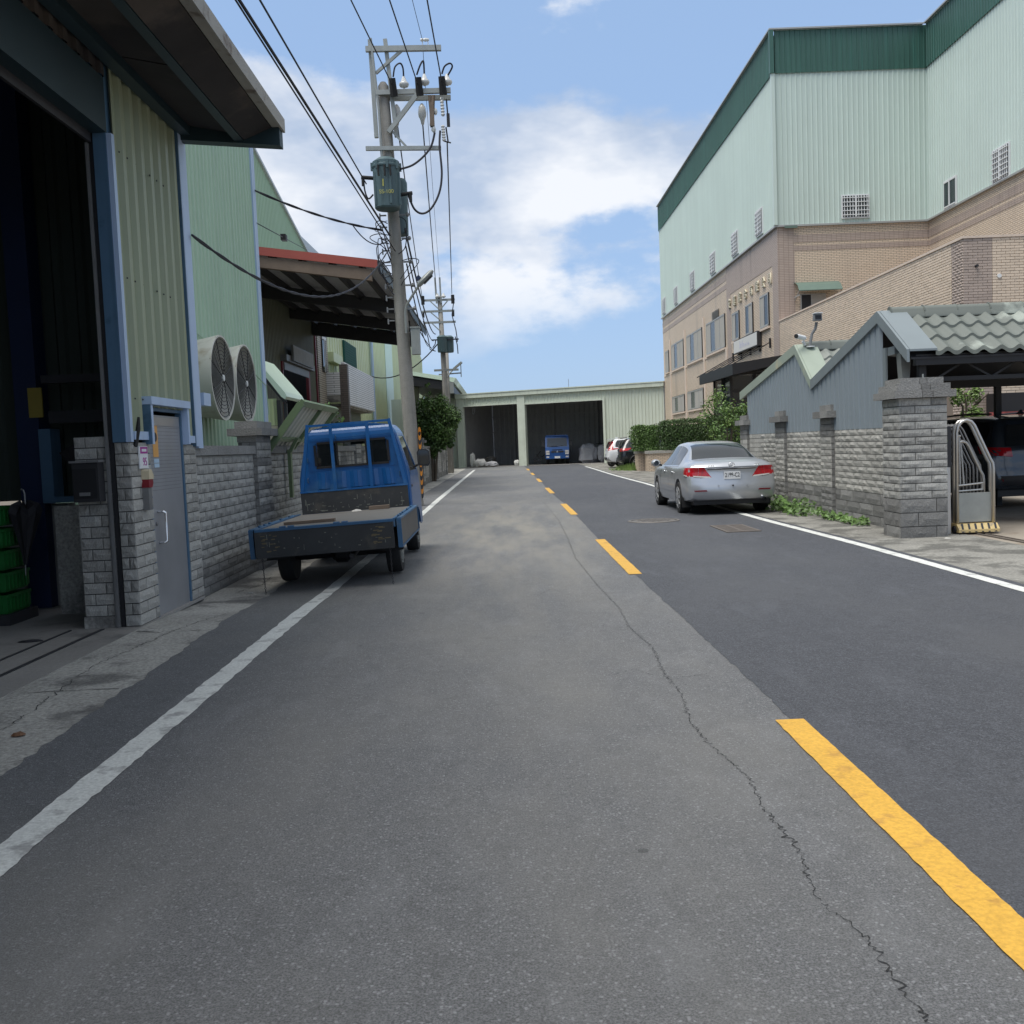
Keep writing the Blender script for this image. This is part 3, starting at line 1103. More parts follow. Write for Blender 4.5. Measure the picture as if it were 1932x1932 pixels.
a = MB(); a.box(-4.42, -3.80, 9.6, 9.75, -.02, 1.06); a.obj('low_wall', 'concrete', ws)
# rails on the threshold
a = MB(); a.box(-3.62, -3.59, 2.0, 8.6, -.003, .006); a.box(-3.90, -3.88, 2.0, 8.6, -.003, .006); a.obj('floor_rail', 'dark_steel', ws, split=True)

# things on and in the workshop
hp = thing('house_number_plate', (XW + .012, 8.95, 1.5), 'white and purple house number plate 95 beside the steel door', 'sign')
a = MB(); a.box(XW + .008, XW + .02, 8.86, 9.07, 1.40, 1.60); a.obj('plate', 'plate_white', hp)
a = MB(); a.box(XW + .0205, XW + .0225, 8.885, 9.06, 1.535, 1.595); a.obj('header', 'purple_print', hp)
text('number', '95', .105, 'purple_print', hp, frame_face((XW + .021, 8.985, 1.458), (0, 1, 0), (0, 0, 1)), .0015)
a = MB()
for k in range(3):
    a.box(XW + .0205, XW + .0222, 8.868, 8.874, 1.415 + k * .045, 1.445 + k * .045)
a.box(XW + .0228, XW + .0238, 8.915, 9.03, 1.553, 1.577)
a.obj('small_print', 'plate_white', hp)
ic = thing('intercom', (XW, 8.98, 1.3), 'cream and red doorbell box over a grey mail tube', 'doorbell')
a = MB(); a.prism([(8.915, 1.30), (8.915, 1.375), (8.93, 1.39), (8.985, 1.39), (9.03, 1.34), (9.03, 1.30)], 'X', XW + .004, XW + .075); a.obj('cover', 'intercom_cream', ic)
a = MB(); a.prism([(8.915, 1.225), (8.915, 1.299), (9.02, 1.299), (9.03, 1.27), (9.0, 1.225)], 'X', XW + .004, XW + .07); a.obj('lens', 'intercom_red', ic)
a = MB(); a.box(XW + .004, XW + .06, 8.92, 9.0, 1.02, 1.224); a.obj('tube', 'grey_steel', ic)
a = MB(); a.box(XW + .004, XW + .016, 9.002, 9.065, 1.06, 1.21); a.obj('card', 'sticker_blue', ic)
mbx = thing('mailbox', (-3.62, YJ - .05, 1.3), 'black glossy mailbox hung on the grey brick pier', 'mailbox')
a = MB(); a.box(-3.755, -3.53, YJ - .15, YJ - .02, 1.13, 1.47); a.obj('body', 'plastic_dark', mbx)
a = MB(); a.box(-3.75, -3.545, YJ - .156, YJ - .151, 1.16, 1.42); a.obj('door', 'black_metal', mbx)
a = MB(); a.box(-3.695, -3.605, YJ - .168, YJ - .157, 1.185, 1.215); a.obj('flap', 'grey_steel', mbx)
a = MB(); a.box(-3.77, -3.515, YJ - .17, YJ - .01, 1.472, 1.49); a.obj('lid', 'grey_steel', mbx)
yn = tag(MB().box(-4.80, -4.66, 10.025, 10.048, 1.95, 2.25).obj('notice_board', 'notice_yellow'), 'small yellow warning notice on the blue column inside', 'sign')
# stacked green crates
for k in range(5):
    z0 = .10 + k * .205
    cr = thing('plastic_crate', (-4.95, 9.3, z0), ['lowest', 'second lowest', 'middle', 'second highest', 'topmost'][k] + ' green plastic crate of the stack in the workshop', 'crate', 'green crates stacked in the workshop')
    a = MB()
    x0, x1, y0, y1 = -5.25, -4.66, 9.05, 9.5
    a.box(x0 + .01, x1 - .01, y0 + .01, y1 - .01, z0, z0 + .02)
    for (p, q, r_, s) in ((x0, x1, y0, y0 + .015), (x0, x1, y1 - .015, y1), (x0, x0 + .015, y0 + .015, y1 - .015), (x1 - .015, x1, y0 + .015, y1 - .015)):
        a.box(p, q, r_, s, z0 + .021, z0 + .172)
    a.obj('tub', 'crate_green', cr)
    a = MB()
    a.box(x0 - .006, x1 + .006, y0 - .012, y0 - .001, z0 + .150, z0 + .178); a.box(x1 + .001, x1 + .012, y0, y1, z0 + .150, z0 + .178)
    a.obj('rim', 'crate_green', cr)
    a = MB()
    for i in range(9):
        xx = x0 + .05 + i * .061
        a.box(xx - .006, xx + .006, y0 - .009, y0 - .001, z0 + .02, z0 + .149)
    for i in range(6):
        yy = y0 + .06 + i * .065
        a.box(x1 + .001, x1 + .009, yy - .006, yy + .006, z0 + .02, z0 + .149)
    a.obj('rib', 'crate_green', cr, kind='stuff')
tag(MB().box(-5.3, -4.62, 9.0, 9.55, 0, .098).obj('pallet', 'dark_steel'), 'dark low pallet under the green crates', 'pallet')
um = thing('umbrella', (-4.52, 9.25, .6), 'black folded umbrella hanging beside the green crates', 'umbrella')
a = MB()
pf = []
for zz, r in ((.54, .012), (.68, .035), (.85, .075), (1.0, .12), (1.06, .10), (1.10, .03)):
    pf.append((r, zz))
n = 14
for i, (r, zz) in enumerate(pf):
    for k in range(n):
        t = 2 * pi * k / n
        rr = r * (1 + .28 * (k % 2))
        a.v.append((-4.54 + (zz - .5) * .06 + rr * cos(t), 9.2 + rr * sin(t), zz + (.05 * (k % 2) if i >= 3 else 0)))
for i in range(len(pf) - 1):
    for k in range(n):
        q = (k + 1) % n
        a.f.append((i * n + k, i * n + q, (i + 1) * n + q, (i + 1) * n + k))
a.obj('canopy', 'umbrella_black', um)
a = MB(); a.tube([(-4.50, 9.2, 1.08), (-4.50, 9.2, 1.21), (-4.51, 9.2, 1.24), (-4.53, 9.2, 1.25)], .009, 6); a.tube([(-4.54, 9.2, .54), (-4.545, 9.2, .44)], .006, 6); a.obj('shaft', 'grey_steel', um)
# bag hung on the window frame
bg_ = MB()
leafp = [(-4.44, 1.58), (-4.30, 1.66), (-4.12, 1.65), (-4.08, 1.50), (-4.14, 1.36), (-4.30, 1.40)]
bg_.prism(leafp, 'Y', 9.84, 9.96)
tag(bg_.obj('dark_bag', 'umbrella_black'), 'dark plastic bag hung by the brick pier inside the workshop', 'bag')
# debris in front
mat('litter', (.42, .41, .38), rough=.8)
mat('leaf_brown', (.16, .08, .04), rough=.8)
for (x, y, w, l, m, lb) in [(-4.02, 8.15, .13, .06, 'dark_steel', 'dark flat scrap lying on the workshop threshold'), (-2.9, 10.9, .05, .03, 'litter', 'white paper scrap on the pavement by the wall'),
                         (-2.62, 4.75, .05, .07, 'dark_steel', 'dark clod at the pavement edge'), (-3.18, 8.45, .10, .05, 'concrete', 'broken mortar chip at the foot of the brick corner'),
                         (-2.72, 5.3, .04, .05, 'leaf_brown', 'brown leaf at the asphalt edge on the left'), (5.9, 13.05, .07, .05, 'litter', 'white stone lying at the foot of the gate pier')]:
    a = MB()
    r = random.Random(int(x * 100))
    pts = [(x + w * cos(t) * r.uniform(.6, 1), y + l * sin(t) * r.uniform(.6, 1)) for t in [k * pi / 3.5 for k in range(7)]]
    zz = hz(x, y)
    top = [(lerp(x, px, .6), lerp(y, py, .6)) for px, py in pts]
    n = len(pts)
    a.add([(p[0], p[1], zz) for p in pts] + [(p[0], p[1], zz + r.uniform(.006, .016)) for p in top], [tuple(range(n, 2 * n))] + [(i, (i + 1) % n, n + (i + 1) % n, n + i) for i in range(n)])
    tag(a.obj('debris', m), lb, 'debris')

# ------------------------------------------------------------------ LEFT: boundary wall
bw = thing('boundary_wall', (-3.45, 30, 0), 'long grey rock faced block wall behind the blue pickup', 'wall')
XB = -3.36
specs = []
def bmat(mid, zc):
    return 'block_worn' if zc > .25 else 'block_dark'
piers = [(13.15, 13.95), (17.6, 18.3), (22.0, 22.7), (31.5, 32.2), (40.0, 40.6), (48, 48.6), (56.2, 56.9)]
segs, y = [], 10.56
for p, q in piers:
    segs.append((y, p)); y = q
for (p, q) in segs:
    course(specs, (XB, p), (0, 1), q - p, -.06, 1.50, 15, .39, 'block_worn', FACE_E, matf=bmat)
for (p, q) in piers:
    course(specs, (XB + .06, p), (0, 1), q - p, -.06, 1.66, 16, .39, 'block_worn', FACE_E, matf=lambda m_, z_: 'block_worn' if int(z_ * 37) % 3 else 'block_dark')
    course(specs, (XB - .14, p), (1, 0), .20, -.06, 1.66, 16, .20, 'block_dark', FACE_S)
lay_bricks(bw, specs)
a = MB()
for p, q in segs:
    a.box(XB - .15, XB - .010, p, q, -.1, 1.50)
for p, q in piers:
    a.box(XB - .19, XB + .048, p + .012, q - .012, -.1, 1.66)
a.obj('mortar_core', 'mortar', bw, split=True)
for p, q in segs:
    n = max(1, int((q - p) / .8))
    for k in range(n):
        a = MB(); a.box(XB - .2, XB + .045, p + (q - p) * k / n + .004, p + (q - p) * (k + 1) / n - .004, 1.502, 1.61); a.obj('coping_stone', 'block_dark', bw)
for p, q in piers:
    for (e, z0, z1) in ((.0, 1.662, 1.745), (.10, 1.747, 1.845), (.02, 1.847, 1.94)):
        for k in range(2):
            y0 = lerp(p - e, q + e, k / 2); y1 = lerp(p - e, q + e, (k + 1) / 2)
            a = MB(); a.box(XB - .2 - e, XB + .06 + e, y0 + .004, y1 - .004, z0, z1); a.obj('cap_stone', 'block_dark', bw)

# ------------------------------------------------------------------ LEFT: mint shed with exhaust fans
ms = thing('mint_shed', (-7.4, 17.5, 0), 'tall mint green ribbed shed behind the boundary wall with pale blue corner', 'shed')
a = MB()
a.corr((-5.42, 11.4, 0), (0, 1, 0), (1, 0, 0), 0, 11.0, .235, .028, lambda u: [(0, 8.9)])
a.obj('wall_sheet', 'mint_sheet', ms)
a = MB(); a.corr((-9.6, 22.55, 0), (1, 0, 0), (0, 1, 0), 0, 4.15, .235, .028, lambda u: [(0, 8.9)]); a.obj('wall_sheet', 'mint_sheet', ms)
a = MB(); a.box(-9.6, -5.44, 11.4, 22.5, 8.9, 9.0); a.obj('roof', 'grey_roof_sheet', ms)
a = MB(); a.box(-5.47, -5.36, 22.28, 22.56, 0, 8.95); a.obj('corner_trim', 'pale_blue_trim', ms)
a = MB(); a.tube([(-5.365, 12, 3.62), (-5.365, 14.6, 3.66), (-5.365, 16.2, 3.60), (-5.365, 17.5, 3.70), (-5.365, 18.6, 3.55), (-5.365, 20.5, 3.48), (-5.33, 22.4, 3.05), (-5.33, 22.5, 2.4)], .012, 5); a.obj('conduit', 'mint_sheet', ms)
for k, (yc, lb) in enumerate([(16.35, 'nearer round exhaust fan with black wire guard on the mint shed'), (17.83, 'farther round exhaust fan with black wire guard on the mint shed')]):
    zc, R = 2.78, .70
    fn = thing('exhaust_fan', (-5.0, yc, zc), lb, 'fan', 'exhaust fans on the mint shed')
    a = MB()
    a.lathe([(.58, -5.40), (.60, -5.15), (.68, -4.70), (R, -4.60), (R, -4.585), (R - .03, -4.585), (R - .04, -4.64), (.56, -5.2), (.52, -5.39)], (0, yc, zc), 'X', 40, cap=False)
    a.obj('housing', 'fan_shell', fn, smooth=True, sharp=40)
    a = MB()
    for i in range(10):
        rr = .08 + i * .062
        pts = [(-4.60, yc + rr * cos(t), zc + rr * sin(t)) for t in [j * 2 * pi / 28 for j in range(29)]]
        a.tube(pts, .006, 4, cap=False)
    for i in range(8):
        t = i * pi / 4 + .4
        a.tube([(-4.585, yc + .06 * cos(t), zc + .06 * sin(t)), (-4.60, yc + R * cos(t), zc + R * sin(t))], .007, 4)
    a.obj('guard', 'black_metal', fn)
    a = MB()
    for i in range(6):
        t = i * pi / 3 + k
        d, s = Vector((0, cos(t), sin(t))), Vector((0, -sin(t), cos(t)))
        c = Vector((-4.95, yc, zc))
        p = [c + d * .09 - s * .05 + Vector((.04, 0, 0)), c + d * .50 - s * .13 + Vector((.07, 0, 0)), c + d * .50 + s * .10 - Vector((.05, 0, 0)), c + d * .09 + s * .05 - Vector((.04, 0, 0))]
        a.add(p + [q - Vector((.008, 0, 0)) for q in p], [(0, 1, 2, 3), (7, 6, 5, 4), (0, 4, 5, 1), (1, 5, 6, 2), (2, 6, 7, 3), (3, 7, 4, 0)])
    a.obj('blade', 'dark_steel', fn)
    a = MB(); a.lathe([(.0, -5.20), (.565, -5.20), (.62, -4.95), (.60, -4.95), (.55, -5.19), (.0, -5.19)], (0, yc, zc), 'X', 28, cap=False); a.obj('shade_disc', 'black_metal', fn)  # black disc added inside the housing to paint the fan opening dark
    a = MB(); a.lathe([(.10, -5.05), (.10, -4.88), (.05, -4.84)], (0, yc, zc), 'X', 14); a.obj('motor', 'dark_steel', fn)
    a = MB(); a.lathe([(.055, -4.60), (.055, -4.575), (.03, -4.57)], (0, yc, zc), 'X', 12); a.obj('badge', 'white_paint', fn)
# small lean-to awning beyond the shed
aw = thing('side_awning', (-5.7, 24, 2.2), 'small steep pale green lean-to awning behind the mint shed corner', 'awning')
a = MB(); a.prism([(-6.0, 3.80), (-5.95, 3.86), (-5.26, 3.0), (-5.20, 2.88), (-5.26, 2.82), (-5.34, 2.88)], 'Y', 23.9, 26.0); a.obj('roof', 'lime_light', aw)
a = MB(); a.beam((-5.95, 23.95, 3.65), (-5.25, 23.95, 2.74), .06, .08); a.beam((-5.27, 24.0, 2.72), (-5.27, 24.0, 0), .08, .08); a.beam((-5.42, 24.0, 2.80), (-5.42, 24.0, 0), .12, .1); a.obj('frame', 'dark_steel', aw)
a = MB(); a.corr((-5.95, 24.05, 0), (1, 0, 0), (0, -1, 0), 0, .46, .115, .02, lambda u: [(2.2, 2.85)]); a.obj('side_sheet', 'lime_sheet', aw)
a = MB(); a.box(-5.95, -5.5, 24.03, 24.15, 1.2, 2.19); a.obj('base_panel', 'cream_tile', aw)

# tilted flap roof over the side gate
fl = thing('gate_canopy', (-3.1, 15.4, 1.5), 'small upturned ribbed green canopy on a post beside the blue pickup', 'canopy')
dn = Vector((.54, 0, .70)).normalized()
P0, P1 = Vector((-3.37, 14.02, 1.53)), Vector((-2.85, 14.02, 2.20))
Ls = (P1 - P0).length
dn = (P1 - P0) / Ls
nn = Vector((-dn.z, 0, dn.x))
nr = 11
mat('flap_sheet', (.46, .46, .39), rough=.5, var=.08)
a = MB()
for k in range(nr):
    y0 = 14.05 + k * .258
    for (f0, f1, h0, h1) in ((0, .15, 0, .03), (.15, .4, .03, .03), (.4, .55, .03, 0), (.55, 1, 0, 0)):
        ya, yb = y0 + f0 * .258, y0 + f1 * .258
        pa, pb = P0 + nn * (h0 + .02), P0 + nn * (h1 + .02)
        qa, qb = P1 + nn * (h0 + .02), P1 + nn * (h1 + .02)
        a.quad((pa.x, ya, pa.z), (pb.x, yb, pb.z), (qb.x, yb, qb.z), (qa.x, ya, qa.z))
a.obj('roof_sheet', 'flap_sheet', fl)
mat('canopy_green', (.135, .19, .095), rough=.5, var=.08)
a = MB()
a.beam(P0, P1, .06, .10, up=nn); a.beam((P0.x, 16.86, P0.z), (P1.x, 16.86, P1.z), .06, .10, up=nn); a.beam((P0.x, 15.6, P0.z), (P1.x, 15.6, P1.z), .05, .07, up=nn)
a.beam((P1.x, 14.0, P1.z), (P1.x, 16.9, P1.z), .09, .06, up=nn); q_ = P0 + dn * .22; a.beam((q_.x, 14.05, q_.z), (q_.x, 16.85, q_.z), .05, .06, up=nn)
a.obj('frame', 'canopy_green', fl)
a = MB(); a.beam((-3.14, 15.0, 1.72), (-3.27, 15.0, 1.50), .08, .05); a.beam((-3.27, 15.0, 1.55), (-3.27, 15.0, .82), .05, .10, up=(0, 1, 0)); a.obj('bracket', 'canopy_green', fl)

# ------------------------------------------------------------------ LEFT: gable hall with the red canopy
gh = thing('gable_hall', (-12, 41, 0), 'green gabled factory hall with dark shaded wall and a big roller door', 'factory')
XG = -9.1
def gab(u):
    y = 28 + u
    zt = 11.2 + (38.3 - abs(y - 36.5)) * .0 - abs(y - 36.5) * .205 + 2.25
    return [(7.9, zt)]
a = MB(); a.corr((XG, 28, 0), (0, 1, 0), (1, 0, 0), 0, 20.3, .25, .03, gab, breaks=(8.5,)); a.obj('gable_sheet', 'mint_gable_sheet', gh)
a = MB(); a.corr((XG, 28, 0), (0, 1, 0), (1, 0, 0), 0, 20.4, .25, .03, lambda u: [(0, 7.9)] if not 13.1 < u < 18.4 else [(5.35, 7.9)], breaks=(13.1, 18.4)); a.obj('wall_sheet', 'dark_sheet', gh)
zr = 13.45
for s, y1 in ((-1, 28), (1, 48.3)):
    a = MB()
    yy0, yy1 = 36.5, y1
    zz1 = zr - abs(yy1 - 36.5) * .205
    a.add([(XG - 9, yy0, zr + .05), (XG + .12, yy0, zr + .05), (XG + .12, yy1, zz1 + .05), (XG - 9, yy1, zz1 + .05), (XG - 9, yy0, zr - .06), (XG + .12, yy0, zr - .06), (XG + .12, yy1, zz1 - .06), (XG - 9, yy1, zz1 - .06)],
          [(0, 1, 2, 3), (7, 6, 5, 4), (0, 4, 5, 1), (1, 5, 6, 2), (2, 6, 7, 3), (3, 7, 4, 0)])
    a.obj('roof', 'grey_roof_sheet', gh)
a = MB(); a.box(XG - .02, XG + .09, 48.42, 48.60, 0, 7.6); a.obj('corner_trim', 'red_trim', gh)
a = MB(); a.box(XG - 9, XG - .05, 48.40, 48.44, 0, 11); a.box(XG - 3.2, XG - 3.1, 40, 48, 0, 6); a.box(XG - 3.1, XG - .05, 40.9, 41.0, 0, 5.6); a.obj('wall', 'dark_steel', gh, split=True)
a = MB(); a.box(XG - .05, XG + .08, 40.95, 41.12, 0, 5.4); a.box(XG - .05, XG + .08, 46.35, 46.7, 0, 5.4); dfm = a.obj('door_frame', 'red_trim', gh, split=True)
a = MB(); a.box(XG + .0, XG + .30, 40.8, 46.8, 5.36, 5.62); a.box(XG + .05, XG + .12, 41.15, 46.3, 5.02, 5.34); a.obj('roller_shutter', 'grey_steel', gh)
a = MB(); a.box(XG + .32, XG + .40, 41.7, 46.1, 5.42, 6.08); sb = a.obj('sign_board', 'grey_steel', gh)
mat('sign_panel', (.34, .35, .34), rough=.6, var=.15, vs=3, streak=.3)
a = MB(); a.box(XG + .401, XG + .41, 41.75, 46.05, 5.46, 6.04); a.obj('sign_face', 'sign_panel', sb)
# second gable roof peeking out behind
fh = MB()
FG = [(44.0, 12.15), (54.5, 12.3), (54.5, 7.2), (44.0, 7.2)]
fh.prism(FG, 'X', -20, -9.6)
tag(fh.obj('far_gable_roof', 'grey_roof_sheet'), 'pale grey gable end peeking out behind the green gable', 'roof')

cp = thing('loading_canopy', (-6.4, 39, 7), 'large canopy with red front fascia and dark steel beams over the loading bay', 'canopy')
XR_, XL_ = -3.62, -9.05
mat('canopy_sheet', (.52, .52, .53), rough=.6, var=.1)
def cz(x):
    return 7.02 + (XR_ - x) * .148
Yc0, Yc1 = 30.3, 48.2
a = MB(); a.prism([(XR_, cz(XR_) + .16), (XR_, cz(XR_) + .21), (XL_, cz(XL_) + .21), (XL_, cz(XL_) + .16)], 'Y', Yc0, Yc1); a.obj('roof_sheet', 'canopy_sheet', cp)
a = MB(); a.prism([(XR_, cz(XR_)), (XR_, cz(XR_) + .25), (XL_, cz(XL_) + .25), (XL_, cz(XL_))], 'Y', Yc0 - .06, Yc0 - .003); a.obj('front_fascia', 'red_fascia', cp)
a = MB(); a.prism([(XR_ - .2, cz(XR_) - .36), (XR_ - .2, cz(XR_) - .02), (XL_, cz(XL_) - .02), (XL_, cz(XL_) - .34)], 'Y', Yc0 + .0, Yc0 + .22); a.obj('front_beam', 'weathered_beam', cp)
for yy, hh in ((32.9 + 4, .45), (43.0, .45), (Yc1 - .25, .62)):
    a = MB(); a.prism([(XR_ - .25, cz(XR_) - hh), (XR_ - .25, cz(XR_) + .04), (XL_, cz(XL_) + .04), (XL_, cz(XL_) - hh)], 'Y', yy, yy + .22); a.obj('cross_beam', 'dark_steel', cp)
for k in range(6):
    x = XR_ - .55 - k * .92
    a = MB(); a.box(x - .06, x + .06, Yc0 + .23, Yc1 - .26, cz(x) - .12, cz(x) + .13); a.obj('purlin', 'black_metal', cp)
a = MB(); a.prism([(XR_ + .003, cz(XR_) - .02), (XR_ + .003, cz(XR_) + .21), (XR_ + .05, cz(XR_) + .24), (XR_ + .05, cz(XR_) - .05)], 'Y', Yc0 - .06, Yc1); a.obj('edge_gutter', 'dark_teal_steel', cp)
a = MB()
a.corr((XL_, 0, 0), (1, 0, 0), (0, 0, 1), 0, .01, 1, 0, lambda u: [])
n = 90
for k in range(n):
    y0 = Yc0 + (Yc1 - Yc0) * k / n
    d = (Yc1 - Yc0) / n
    a.quad((XR_ + .10, y0, cz(XR_) + .235), (XR_ + .10, y0 + d * .5, cz(XR_) + .265), (XR_ - .5, y0 + d * .5, cz(XR_ - .5) + .265), (XR_ - .5, y0, cz(XR_ - .5) + .235))
    a.quad((XR_ + .10, y0 + d * .5, cz(XR_) + .265), (XR_ + .10, y0 + d, cz(XR_) + .235), (XR_ - .5, y0 + d, cz(XR_ - .5) + .235), (XR_ - .5, y0 + d * .5, cz(XR_ - .5) + .265))
a.obj('roof_edge', 'grey_roof_sheet', cp)

# tiled house with balcony
brick_tile('cream_tiles_far', (.50, .45, .36), (.44, .39, .31), (.12, .11, .10), .26, .11, .018, .5, .15)
brick_tile('white_tiles_far', (.80, .81, .82), (.76, .77, .78), (.25, .25, .26), .9, .115, .014, .5, .12)
brick_tile('brown_tiles_far', (.15, .125, .11), (.13, .11, .10), (.06, .055, .05), .6, .11, .014, .5, .15)
th = thing('tiled_house', (-9.5, 55, 0), 'small tiled house with white balcony parapet and brown corner pier', 'house')
a = MB(); a.box(-13, -9.02, 49.0, 51.8, 0, 9.5); a.obj('wall', 'cream_tiles_far', th)
w_ = MB(); w_.box(-9.016, -8.97, 50.0, 51.0, 5.6, 8.2); wf = w_.obj('window', 'black_metal', th)
a = MB(); a.box(-8.968, -8.95, 50.05, 50.45, 5.7, 7.2); a.box(-8.968, -8.95, 50.05, 50.95, 7.4, 8.1); a.obj('pane', 'tinted_glass', wf)
a = MB(); a.box(-8.968, -8.93, 50.46, 50.54, 5.6, 8.2); a.box(-8.968, -8.935, 50.0, 51.0, 7.25, 7.38); a.obj('frame', 'white_paint', wf)
a = MB(); a.box(-8.32, -8.15, 51.5, 63, 4.0, 6.18); a.box(-9.5, -8.33, 50.98, 51.1, 4.45, 5.62); a.obj('parapet', 'white_tiles_far', th, split=True)
a = MB(); a.box(-8.34, -7.93, 51.0, 51.48, 0, 6.02); a.obj('pier', 'brown_tiles_far', th)
a = MB(); a.box(-9.5, -8.33, 51.1, 63, 3.9, 4.0); a.box(-9.5, -8.35, 51.0, 51.09, 4.1, 4.44); a.obj('balcony_slab', 'concrete', th)
a = MB(); a.box(-8.30, -8.15, 51.5, 52.6, 0, 3.98); a.obj('column', 'white_tiles_far', th)
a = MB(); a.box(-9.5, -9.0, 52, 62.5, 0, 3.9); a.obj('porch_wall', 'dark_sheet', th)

# lime shed
ls = thing('lime_shed', (-12, 84, 0), 'long yellow green panel shed with dark green shuttered window and drainpipe', 'shed')
XLs = -9.2
def lsp(u):
    y = 51.9 + u
    return [(0, min(12.95, 10.9 + (y - 51.9) * .07) if y < 110 else 12.95 - (y - 110) * .2)]
a = MB(); a.corr((XLs, 51.9, 0), (0, 1, 0), (1, 0, 0), 0, 64, .8, .04, lsp, breaks=(58.1,), prof=((0, 0), (.06, 1), (.16, 1), (.22, 0))); a.obj('wall_panel', 'lime_sheet', ls)
a = MB(); a.box(XLs - 12, XLs - .06, 85, 110, 12.6, 12.9); a.obj('roof', 'grey_roof_sheet', ls)
w_ = MB(); w_.box(XLs + .045, XLs + .16, 57.6, 62.2, 6.15, 8.0); wf = w_.obj('window', 'shutter_green', ls)
a = MB()
for k in range(12):
    a.box(XLs + .161, XLs + .175, 57.7, 62.1, 6.22 + k * .148, 6.31 + k * .148)
a.obj('shutter_slat', 'shutter_green', wf)
a = MB(); a.tube([(XLs + .18, 69.5, 0), (XLs + .18, 69.5, 12.4)], .11, 8); a.obj('drainpipe', 'pale_blue_trim', ls)
a = MB(); a.box(XLs + .042, XLs + .07, 78.5, 83.5, 0, 12.5); a.obj('light_panel', 'lime_light', ls)
a = MB(); a.box(XLs + .045, XLs + .4, 52.3, 55.2, 6.3, 6.8); a.box(XLs + .25, XLs + .4, 54.9, 55.2, 5.7, 6.3); a.obj('meter_housing', 'lime_sheet', ls)

fc = thing('far_canopy', (-4.6, 78, 6), 'low flat pale green canopy behind the far utility poles', 'canopy')
a = MB(); a.prism([(-3.30, 6.02), (-3.12, 6.30), (-6.7, 6.95), (-6.7, 6.70)], 'Y', 68, 88); a.obj('roof', 'lime_light', fc)
a = MB(); a.prism([(-3.45, 5.45), (-3.45, 5.98), (-6.7, 6.6), (-6.7, 6.0)], 'Y', 68.1, 88); a.obj('soffit', 'black_metal', fc)
a = MB(); a.box(-6.6, -5.95, 70, 71, 0, 6.2); a.obj('post', 'dark_sheet', fc)

# ------------------------------------------------------------------ RIGHT: big factory
mat('mint_clad', (.545, .635, .58), rough=.4, var=.035, vs=.5, rnd=.03, streak=.14, stcol=(.45, .54, .47))
mat('band_green', (.042, .112, .088), rough=.42, var=.06, vs=.6, rnd=.08, streak=.2, stcol=(.05, .2, .165))
brick_tile('tile_beige', (.71, .575, .44), (.66, .53, .40), (.20, .16, .13), .215, .066, .008, .5, .42, (.30, .25, .21))
brick_tile('tile_beige_plain', (.60, .46, .35), (.58, .44, .335), (.42, .33, .26), .215, .066, .005, .3, .3, (.30, .25, .21))
brick_tile('tile_mauve', (.46, .37, .315), (.42, .335, .285), (.22, .17, .145), .19, .066, .007, .45, .5, (.17, .14, .125), offset=0)
mat('tile_piece', (.70, .57, .44), rough=.5, var=.06, vs=1.2, rnd=.09, streak=.12, stcol=(.33, .26, .2))
mat('tile_piece_light', (.71, .58, .45), rough=.5, var=.06, vs=1.2, rnd=.07)
mat('tile_piece_mauve', (.44, .355, .30), rough=.5, var=.08, vs=1.2, rnd=.09)
mat('tile_grout', (.20, .16, .13), rough=.9)
mat('plaster_beige', (.68, .56, .46), rough=.7, var=.08, streak=.2)
mat('curtain', (.42, .40, .36), rough=.8, var=.05)
mat('gold_letter', (.62, .57, .44), rough=.4, metal=.15, var=.05)
mat('sign_white', (.66, .65, .62), rough=.5, var=.03)
mat('sign_print', (.48, .48, .62), rough=.6)
mat('alu_frame', (.40, .40, .39), rough=.45, metal=.3, var=.05)
mat('dark_frame', (.03, .028, .028), rough=.5, var=.1)
mat('awning_green', (.115, .17, .14), rough=.5, var=.06)
fb = thing('factory_building', (16, 52, 0), 'tall factory with mint ribbed cladding, dark green top band and beige tiled base', 'factory')
XF, YF, YE, XV = 11.1, 39.2, 67.2, 17.09
a = MB()
a.box(XF, 40, YF, YE, -.05, 9.66)
a.box(XV, 40, 18, YF - .002, 6.0, 9.66)
a.obj('tiled_base', 'tile_beige', fb)
a = MB()
a.box(XF + .04, 40, YF + .04, YE - .04, 9.662, 17.0); a.box(XV + .04, 40, 18, YF + .02, 9.662, 17.0)
a.obj('upper_storey', 'mint_clad', fb)
CZ0, CZ1, CZ2 = 9.70, 15.52, 17.12
def clad(o, ud, nd, L, holes=()):
    def spn(lo, hi):
        def f(u):
            for (a0, a1, z0, z1) in holes:
                if a0 <= u <= a1 and lo < z0 and z1 < hi:
                    return [(lo, z0), (z1, hi)]
            return [(lo, hi)]
        return f
    br = [h for q in holes for h in q[:2]]
    m1 = MB(); m1.corr(o, ud, nd, 0, L, .20, .028, spn(CZ0, CZ1), breaks=br, prof=((0, 0), (.08, 1), (.22, 1), (.30, 0)))
    m1.obj('cladding', 'mint_clad', fb)
    o2 = (o[0] + nd[0] * .05, o[1] + nd[1] * .05, 0)
    m2 = MB(); m2.corr(o2, ud, nd, 0, L, .20, .028, lambda u: [(CZ1 - .02, CZ2)], prof=((0, 0), (.08, 1), (.22, 1), (.30, 0)))
    m2.obj('parapet_band', 'band_green', fb)
WL = [(41.0, 41.95), (45.25, 46.3), (50.05, 51.08), (55.45, 56.5), (60.85, 61.85), (65.35, 66.33)]
clad((XF - .05, YE, 0), (0, -1, 0), (-1, 0, 0), YE - YF)
clad((XF, YF - .05, 0), (1, 0, 0), (0, -1, 0), XV - XF - .0)
clad((XV - .05, YF, 0), (0, -1, 0), (-1, 0, 0), 21.2)
